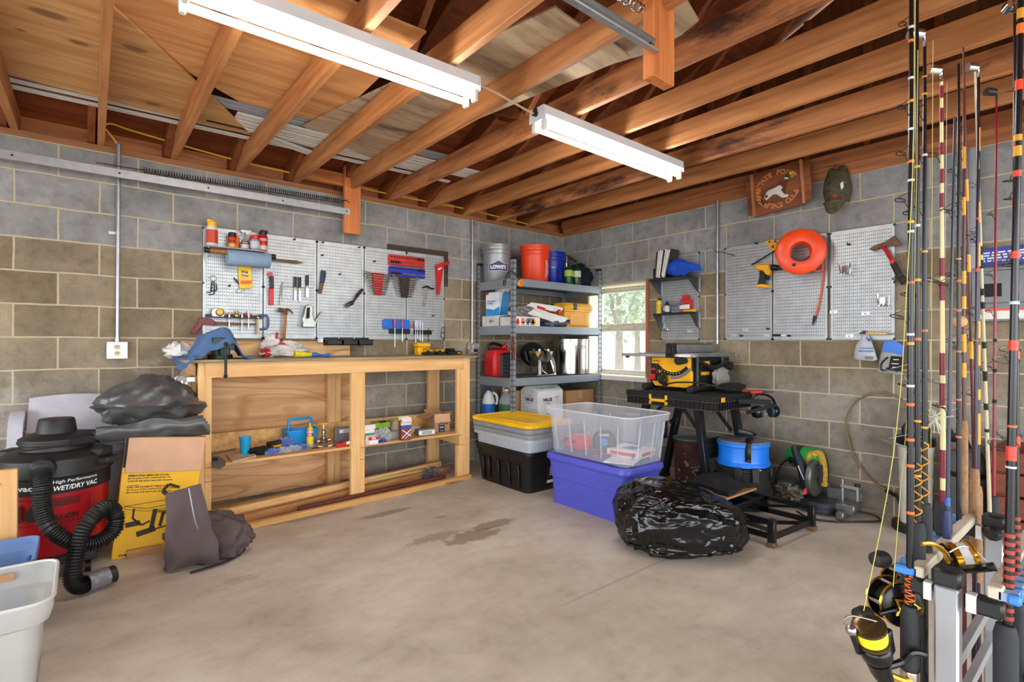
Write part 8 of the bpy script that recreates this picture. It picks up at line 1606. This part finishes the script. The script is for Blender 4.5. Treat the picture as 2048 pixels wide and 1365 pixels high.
P(t, 'spool', MB().lathe([(.02, -.03), (.032, -.022), (.032, -.012), (.028, -.01), (.028, .01), (.033, .012), (.034, .018), (.03, .021), (.01, .022)], c, 28, ax), GG); P(t, 'line', MB().lathe([(.0285, -.009), (.03, 0), (.0285, .009)], c, 28, ax, False, False), WHITE); P(t, 'rotor', MB().lathe([(.012, -.07), (.03, -.055), (.033, -.03), (.02, -.028)], c, 24, ax), GR)
P(t, 'arm', MB().tube([(-2.942, -4.03, 0.758), (-2.909, -4.044, 0.753), (-2.876, -4.059, 0.73), (-2.858, -4.06, 0.705)], .0055, 8, sub=4), GG); P(t, 'bail', MB().tube([(-2.843, -4.06, 0.723), (-2.807, -4.077, 0.733), (-2.772, -4.093, 0.719), (-2.74, -4.106, 0.692)], .0016, 6, sub=5), WHITE); P(t, 'crank', MB().tube([(-2.846, -4.083, 0.693), (-2.883, -4.118, 0.718), (-2.886, -4.142, 0.73)], .009, 8, sub=4), GR)
FL = mat('fishing_line', (196, 186, 92), .5); FLW = clear('line_clear', (210, 210, 200), .5)
M('fishing_line', 'yellow fishing line running up from the yellow spooled reel', 'fishing line', MB().tube([(-3.119, -3.975, 0.647), (-3.059, -4, 0.884), (-3.028, -4.014, 1.086), (-3.019, -4.022, 1.285), (-3.01, -4.031, 1.547), (-3.008, -4.034, 1.809), (-3.007, -4.035, 1.956)], .0009, 5, sub=3), FL)
M('fishing_line', 'fine yellow green line strung just beside the black rod guides', 'fishing line', MB().tube([(-3.001, -3.995, 0.668), (-2.99, -4.004, 0.856), (-2.97, -4.023, 1.18), (-2.965, -4.028, 1.568), (-2.965, -4.03, 1.826)], .0008, 5), FL)
for i, (a, b, lb) in enumerate((((-2.838, -4.026, 0.948), (-2.839, -4.03, 1.895), 'fine yellow line beside the silver tipped black rod'), ((-2.498, -3.982, 0.828), (-2.494, -3.991, 1.923), 'fine clear line beside the cream rod'), ((-2.39, -4.006, 0.743), (-2.409, -3.995, 1.71), 'fine clear line behind the blue grey rod'))): M('fishing_line', lb, 'fishing line', MB().cyl(a, b, .0007, n=5), FL if i == 0 else FLW)
M('feather_jig', 'white and green feathered lure tied to the third black rod', 'lure', (lambda m: [m.cyl(V((-2.859, -4.036, 1.026)), V((-2.859, -4.036, 1.026)) + V((rn.gauss(0, .012), rn.gauss(0, .012), rn.uniform(-.05, .02))), .0018, .0006, 5) for _ in range(40)] and m)(MB()), mat('lure_feather', (206, 206, 180), .7))

# ------------------------------------------------------------------ left corner: vacuum, bins, boxes
vc = (-4.46, -.69); R = .225
t = T('wet_dry_vacuum', 'large red and black wet dry vacuum with thick ribbed hose', 'vacuum cleaner', (vc[0], vc[1], 0))
VR = mat('vac_red', (170, 16, 26), .3); VB = mat('vac_black', (30, 29, 28), .5, 0, .25, 14)
dr_ = P(t, 'drum', MB().lathe([(R - .03, .09), (R - .02, .10), (R, .515)], (vc[0], vc[1], 0), 44), VR)
P(dr_, 'label_band', MB().lathe([(R + .001, .435), (R + .0015, .515)], (vc[0], vc[1], 0), 44, (0, 0, 1), False, False), INKK)
P(t, 'lid', MB().lathe([(R + .004, .51), (R + .014, .52), (R + .012, .545), (R + .004, .60), (R - .03, .625), (.15, .635), (.148, .66), (.152, .665), (.152, .69), (.12, .71), (.085, .715), (.075, .78), (.07, .787), (.01, .79)], (vc[0], vc[1], 0), 44), VB)
P(t, 'lid_ridges', MB().lathe([(.15, .668), (.156, .67), (.156, .678), (.15, .68)], (vc[0], vc[1], 0), 36).box((vc[0] + .10, vc[1] - .11, .675), (.10, .05, .03), (0, 0, .5)), VB)
for a in (-.55, .9, 2.6): P(t, 'lid_latch', MB().box((vc[0] + (R + .02) * math.cos(a), vc[1] + (R + .02) * math.sin(a), .565), (.06, .09, .035), (0, 0, a)).box((vc[0] + (R - .01) * math.cos(a), vc[1] + (R - .01) * math.sin(a), .61), (.06, .10, .04), (0, 0, a)), VB, bev=.006)
P(t, 'power_cord', MB().tube([(vc[0] + .157 * math.cos(a), vc[1] + .157 * math.sin(a), .655 + .006 * math.sin(3 * a)) for a in [-2.9 + .25 * k for k in range(14)]], .006, 6, sub=2), RUBBER)
fv = wrap(vc + (0,), R + .0035, .475); tx = MB()
A2 = math.radians(-86)
letters(tx, 'High Performance', (0, 0, 0), (1, 0, 0), (0, 0, 1), .19, .02, .01, .15, fn=lambda a, b: fv(A2 + .32)(a, b + .018)); letters(tx, 'WET/DRY VAC', (0, 0, 0), (1, 0, 0), (0, 0, 1), .19, .024, .03, .15, fn=lambda a, b: fv(A2 + .32)(a, b - .012)); letters(tx, 'shop-vac', (0, 0, 0), (1, 0, 0), (0, 0, 1), .17, .036, .03, fn=lambda a, b: fv(A2 - .80)(a, b - .004))
P(dr_, 'lettering', tx, INKW)
fd = wrap(vc + (0,), R + .0015, .35); tx = MB(); A3 = A2 - .12
letters(tx, '16', (0, 0, 0), (1, 0, 0), (0, 0, 1), .09, .085, .05, fn=lambda a, b: fd(A3 - .42)(a, b)); letters(tx, 'GALLON', (0, 0, 0), (1, 0, 0), (0, 0, 1), .14, .026, .04, fn=lambda a, b: fd(A3 + .16)(a, b - .03))
for z in (.345, .352, .359, .366, .374): tx.grid(lambda u, v: fd(A3 + .2)(-.07 + .14 * u, z - .35 + .03 + .004 * v), 8, 1)
for b0 in (-.062, .062): tx.grid(lambda u, v: fd(A3)(-.16 + .32 * u, b0 + .003 * v), 16, 1)
for a0 in (-.16, .157): tx.grid(lambda u, v: fd(A3)(a0 + .003 * u, -.062 + .124 * v), 1, 1)
P(dr_, 'drum_print', tx, INKK)
hp = [(-4.50, -.94, .575), (-4.505, -1.02, .57), (-4.50, -1.06, .52), (-4.497, -1.066, .42), (-4.47, -1.08, .32), (-4.40, -1.10, .245), (-4.31, -1.10, .215), (-4.235, -1.08, .25), (-4.225, -1.06, .325), (-4.27, -1.08, .37), (-4.34, -1.13, .31), (-4.375, -1.16, .20), (-4.385, -1.18, .09), (-4.36, -1.18, .05), (-4.33, -1.165, .05)]
pts = spline([V(p) for p in hp], 26); n_ = len(pts)
ho = P(t, 'hose', MB().tube(pts, lambda q: .036 + .0035 * (1 if int(q * (n_ - 1)) % 3 == 0 else -1), 14), mat('hose_black', (30, 29, 27), .5, 0, .2, 20), smooth=20)
P(t, 'hose_elbow', MB().cyl((-4.50, -.92, .575), (-4.503, -.99, .575), .05, n=20), VB, bev=.006)
d = (V((-4.27, -1.135, .05)) - V((-4.34, -1.168, .05))).normalized(); e = V((-4.335, -1.166, .05))
P(ho, 'duct_tape', MB().tube([e, e + d * .03, e + d * .06, e + d * .085], lambda q: .043 + .003 * math.sin(9 * q), 18), mat('duct_tape', (128, 128, 134), .4, .3, .3, 60, .6, 60)); P(ho, 'hose_end', MB().lathe([(.036, .08), (.04, .08), (.041, .115), (.035, .115), (.033, .085)], e, 20, d), BLACK)
for a in (-.9, .6, 2.2, 3.9):
    cx, cy = vc[0] + .21 * math.cos(a), vc[1] + .21 * math.sin(a); ca = P(t, 'caster', MB().cyl((cx - .012, cy, .032), (cx + .012, cy, .032), .032, n=18).cyl((cx, cy, .03), (cx, cy, .1), .01), BLACK); P(ca, 'caster_bracket', MB().box((cx, cy, .11), (.07, .07, .09)), VB, bev=.006)
P(t, 'base_skirt', MB().lathe([(R - .03, .075), (R + .0, .08), (R - .0, .12), (R - .02, .125)], (vc[0], vc[1], 0), 40), VB)
# grey swing-top bin
t = T('swing_top_bin', 'pale grey waste bin with swing lid behind the vacuum', 'waste bin', (-4.41, -.235, 0)); BG = mat('bin_pale', (198, 200, 210), .4)
cx, cy = -4.41, -.235
P(t, 'bin', MB().loft([rrect(w_, d_, .07, z, 5, (cx, cy)) for w_, d_, z in ((.42, .32, 0), (.50, .40, .55))]), mat('bin_bluegrey', (160, 166, 180), .45))
P(t, 'rim', MB().loft([rrect(w_, d_, .08, z, 6, (cx, cy)) for w_, d_, z in ((.53, .43, .54), (.55, .44, .555), (.55, .44, .60), (.52, .41, .615))]), BG)
dome = lambda y0, y1: MB().sheet(lambda u, v: (cx - .25 + .50 * u, cy + (y0 + (y1 - y0) * v), .61 + .20 * math.cos((y0 + (y1 - y0) * v) / .205 * PI / 2) ** .6 * (1 - .9 * abs(2 * u - 1) ** 9)), 16, 14, .006)
for s_ in (-1, 1): P(t, 'dome_side', MB().loft([[(cx + s_ * a, cy + .20 * math.cos(k), .605 + .19 * math.sin(k)) for k in [PI * i / 16 for i in range(17)]] for a in (.20, .262)]), BG)
P(t, 'swing_lid', MB().sheet(lambda u, v: (cx - .19 + .38 * u, cy - .13 + .24 * v + .03 * math.sin(PI * v), .66 + .24 * v - .05 * v * v + .015 * math.sin(PI * u)), 14, 12, .006), BG, smooth=50)
P(t, 'hinge_wire', MB().tube([(cx - .21, cy - .06, .78), (cx - .205, cy - .14, .70), (cx - .14, cy - .20, .64)], .004, 6), mat('wire_tan', (176, 160, 130), .4, .5))
# tilted cardboard box of a table saw
t = T('table_saw_carton', 'tall yellow printed cardboard carton leaning against the left end of the bench', 'box', (-4.075, -.58, 0))
TM = Matrix.Translation(V((-4.232, -.757, 0))) @ Matrix.Rotation(math.radians(5.6), 4, 'Y') @ Matrix.Rotation(math.radians(-3), 4, 'Z')
YB = mat('carton_yellow', (240, 182, 30), .6, 0, .05, 8); bw, bd, bh = .375, .33, .66
def TP(n, mb, m, **k): P(t, n, mb.xf(TM), m, **k)
TP('carton', MB().bb((0, 0, .0), (bw, bd, bh)), YB, bev=.003); TP('bare_side', MB().bb((-.002, .0, .38), (.0, bd, bh)), CARD)
TP('front_flap', MB().bb((.012, -.012, .47), (bw + .006, -.003, bh + .005)).bb((.012, -.012, bh), (bw + .006, .03, bh + .006)), TAN_, bev=.002); TP('flap_edge', MB().bb((.0, -.006, .50), (.018, .0, bh)), INKK)
tx = MB(); L_ = lambda s_, x, z, w_, h: letters(tx, s_, (x, -.0016, z), (1, 0, 0), (0, 0, 1), w_, h, .035)
for k, (s_, w_) in enumerate((('SIERRA PARA MESA DE 210 mm', .19), ('(8-1/4 pulg) CON CAPACIDAD DE', .20), ('CORTE DE 622.3 mm (24-1/2 pulg)', .21), ('', 0), ('SCIE CIRCULAIRE À TABLE 210 mm', .21), ('(8-1/4 po) AVEC CAPACITÉ DE SCIAGE', .23), ('EN LONG DE 622.3 mm (24-1/2 po)', .21))):
    if s_: L_(s_, .03 + w_ / 2, .452 - .0155 * k, w_, .0105)
tx.bb((.03, -.0014, .398), (.085, -.0006, .4)); L_('DEWALT', .21, .245, .055, .014); L_('DWE', .05, .018, .035, .012); TP('lettering', tx, INKK)
dg = MB(); q_ = lambda pts, w_=.004: [dg.bar((a[0], -.0012, a[1]), (b[0], -.0012, b[1]), .001, w_, (0, 0, 1) if abs(a[0] - b[0]) > abs(a[1] - b[1]) else (1, 0, 0)) for a, b in zip(pts, pts[1:])]
q_([(.03, .285), (.24, .31), (.33, .30), (.14, .265), (.03, .285)], .0025); q_([(.03, .285), (.03, .27), (.14, .25), (.33, .28)], .002); q_([(.075, .27), (.075, .215), (.12, .175), (.155, .195)], .01); q_([(.175, .26), (.165, .14)], .022); q_([(.215, .235), (.205, .16)], .016); q_([(.205, .235), (.33, .222)], .012); q_([(.25, .22), (.25, .19)], .012); q_([(.29, .22), (.29, .18), (.33, .19)], .014); q_([(.045, .18), (.11, .19)], .028); q_([(.10, .125), (.185, .15)], .03); q_([(.18, .145), (.27, .17)], .008); q_([(.20, .36), (.225, .395), (.28, .375)], .016); q_([(.20, .36), (.22, .34)], .022); q_([(.21, .34), (.28, .345)], .003)
TP('line_drawing', dg, mat('drawing_ink', (60, 46, 24), .7)); TP('white_sticker', MB().bb((.245, -.002, .135), (.295, -.0005, .195)), PAPER)
M('wood_offcut', 'short strip of wood on the floor against the foot of the yellow carton', 'board', MB().bar((-4.165, -.79, .021), (-3.87, -.80, .021), .018, .042, (0, 0, 1)), wood('offcut_tan', (176, 130, 80), (140, 98, 56), 'x'), bev=.002)
TARP = mat('silver_tarp', (92, 92, 92), .38, .35, .22, 7, .3, 14)
def tarp(u, v):
    a = 2 * PI * u; th = PI * (.03 + .94 * v); d = V((math.sin(th) * math.cos(a), math.sin(th) * math.sin(a), -math.cos(th)))
    f = 1 + .15 * nz(d, 2, 11) + .11 * (.4 - 2 * abs(nz(d, 2.3, 12))) + .035 * (.4 - 2 * abs(nz(d, 5.5, 15))) + .015 * nz(d, 13, 14); k_ = 1.14 if d.z < -.1 else 1 - .28 * max(0, d.z)
    return (-4.03 + d.x * .25 * f * k_, -.50 + d.y * .215 * f * k_, max(.835 + d.z * .16 * f, .6740 + .01 * abs(nz(d, 7, 3))))
M('silver_tarp', 'crumpled silver grey tarpaulin folded on top of the yellow carton', 'tarpaulin', MB().loft([[tarp(i / 90, j / 44) for i in range(90)] for j in range(45)]), TARP, smooth=45)
tf = MB()
for k in range(4): tf.sheet(lambda u, v: (-4.30 + .50 * u + .015 * k, -.772 + .022 * k - .02 * math.sin(PI * v) + .022 * nz((u * 4, v, k)), .735 - .022 * k - .06 * v * (1.2 - .5 * k * .3) + .02 * u * (1 - v) + .02 * nz((u * 3, v * 2, k + 4))), 26, 6, .005)
M('tarp_fold', 'layered edge of the silver tarp hanging over the front of the carton', 'tarpaulin', tf, TARP, smooth=45)
# brown cover on the floor
BRC = mat('brown_cover', (84, 70, 68), .85, 0, .1, 10)
t = T('brown_cover', 'brown fabric cover slumped on the floor in front of the yellow carton', 'cover', (-3.86, -1.0, 0))
a, b_, c_, d_ = V((-4.023, -1.158, 0.414)), V((-3.871, -1.179, 0.444)), V((-3.784, -1.197, 0.094)), V((-4.031, -1.123, 0.081))
c_.z = d_.z = .012
P(t, 'upright_panel', MB().sheet(lambda u, v: a.lerp(b_, u).lerp(d_.lerp(c_, u), v) + V((.02 * nz((u * 2, v * 5, 8)), -.05 * math.sin(PI * v) * (.4 + v) + .05 * nz((u * 3, v * 3, 1)) * v - .03 * v * v * math.sin(9 * u), 0)), 24, 24, .035), BRC, smooth=60)
P(t, 'zip', MB().tube([(-3.933, -1.238, 0.444), (-3.923, -1.265, 0.365), (-3.912, -1.281, 0.29), (-3.899, -1.285, 0.243)], .004, 6, sub=3), mat('zip_silver', (150, 146, 150), .4, .6))
def cov(u, v):
    a = 2 * PI * u; th = PI * (.03 + .94 * v); d = V((math.sin(th) * math.cos(a), math.sin(th) * math.sin(a), -math.cos(th))); f = 1 + .22 * nz(d, 1.6, 21) + .16 * (.5 - 2 * abs(nz(d, 2.8, 22))) + .07 * (.5 - 2 * abs(nz(d, 6, 23)))
    q = V((-3.80, -1.03, 0)) + V((.772, -.5, 0)) * d.x * .23 * f + V((.5, .772, 0)) * d.y * .13 * f; q.z = max(.105 + d.z * (.13 + .02 * d.x) * f, .003 + .003 * (1 - v)); return q
P(t, 'slumped_part', MB().loft([[cov(i / 54, j / 26) for i in range(54)] for j in range(27)]), BRC, smooth=60)
P(t, 'strap', MB().tube([(-3.645, -1.095, 0.02), (-3.668, -1.133, 0.015), (-3.747, -1.197, 0.012), (-3.839, -1.221, 0.01), (-3.925, -1.229, 0.008)], .011, 6, sub=4, flat=.3), mat('strap_black', (34, 34, 36), .7)); P(t, 'buckle', crumple((-3.841, -1.146, 0.02), .05, .02, .018, 25, .3, 9, 16, 10, .002), BLACK)
# bins at the left edge
t = T('clear_storage_bin', 'large milky clear plastic bin in the near left corner', 'bin', (-4.73, -1.83, 0)); MK = clear('milky_clear', (206, 204, 198), .45, .35)
P(t, 'tub', tote([(.52, .36, .0, .04), (.55, .38, .25, .05), (.59, .42, .262, .06), (.61, .44, .30, .06), (.61, .44, .335, .06)], 6, .004), MK, local=True); P(t, 'rim', MB().tube([V(p) for p in rrect(.612, .442, .06, .336, 6)], .006, 6, True), clear('milky_rim2', (222, 220, 214), .8), local=True); P(t, 'label_card', MB().box((.0, .20, .30), (.36, .003, .03), (0, -.03, 0)), CARD, local=True)
t = T('blue_storage_bin', 'blue tinted plastic bin behind the clear one at the left edge', 'bin', (-4.79, -1.30, 0))
P(t, 'tub', tote([(.50, .32, .0, .04), (.54, .35, .25, .05), (.58, .39, .27, .05), (.58, .39, .305, .05)], 5), clear('blue_tint', (120, 150, 196), .8, .35), local=True); P(t, 'handle', MB().box((.262, 0, .235), (.03, .16, .035), (0, .15, 0)), mat('handle_deepblue', (60, 84, 150), .4), bev=.01, local=True)
t = T('pine_gate', 'pale pine frame standing at the left edge beside the vacuum', 'frame', (-4.85, -1.0, 0))
for lo, hi in ((-4.655, -4.585), (-5.12, -5.05)): P(t, 'upright', MB().bb((lo, -1.02, .0), (hi, -.98, .60)), PINEZ, bev=.003)
P(t, 'panel', MB().bb((-5.05, -1.008, .02), (-4.655, -.99, .585)), wood('frame_panel', (222, 170, 104), (196, 140, 80), 'z', 20, 5, 1.3, .4)); P(t, 'brace', MB().bar((-5.05, -1.015, .12), (-4.66, -1.015, .56), .016, .06, (0, 0, 1)), PINEX, bev=.002)
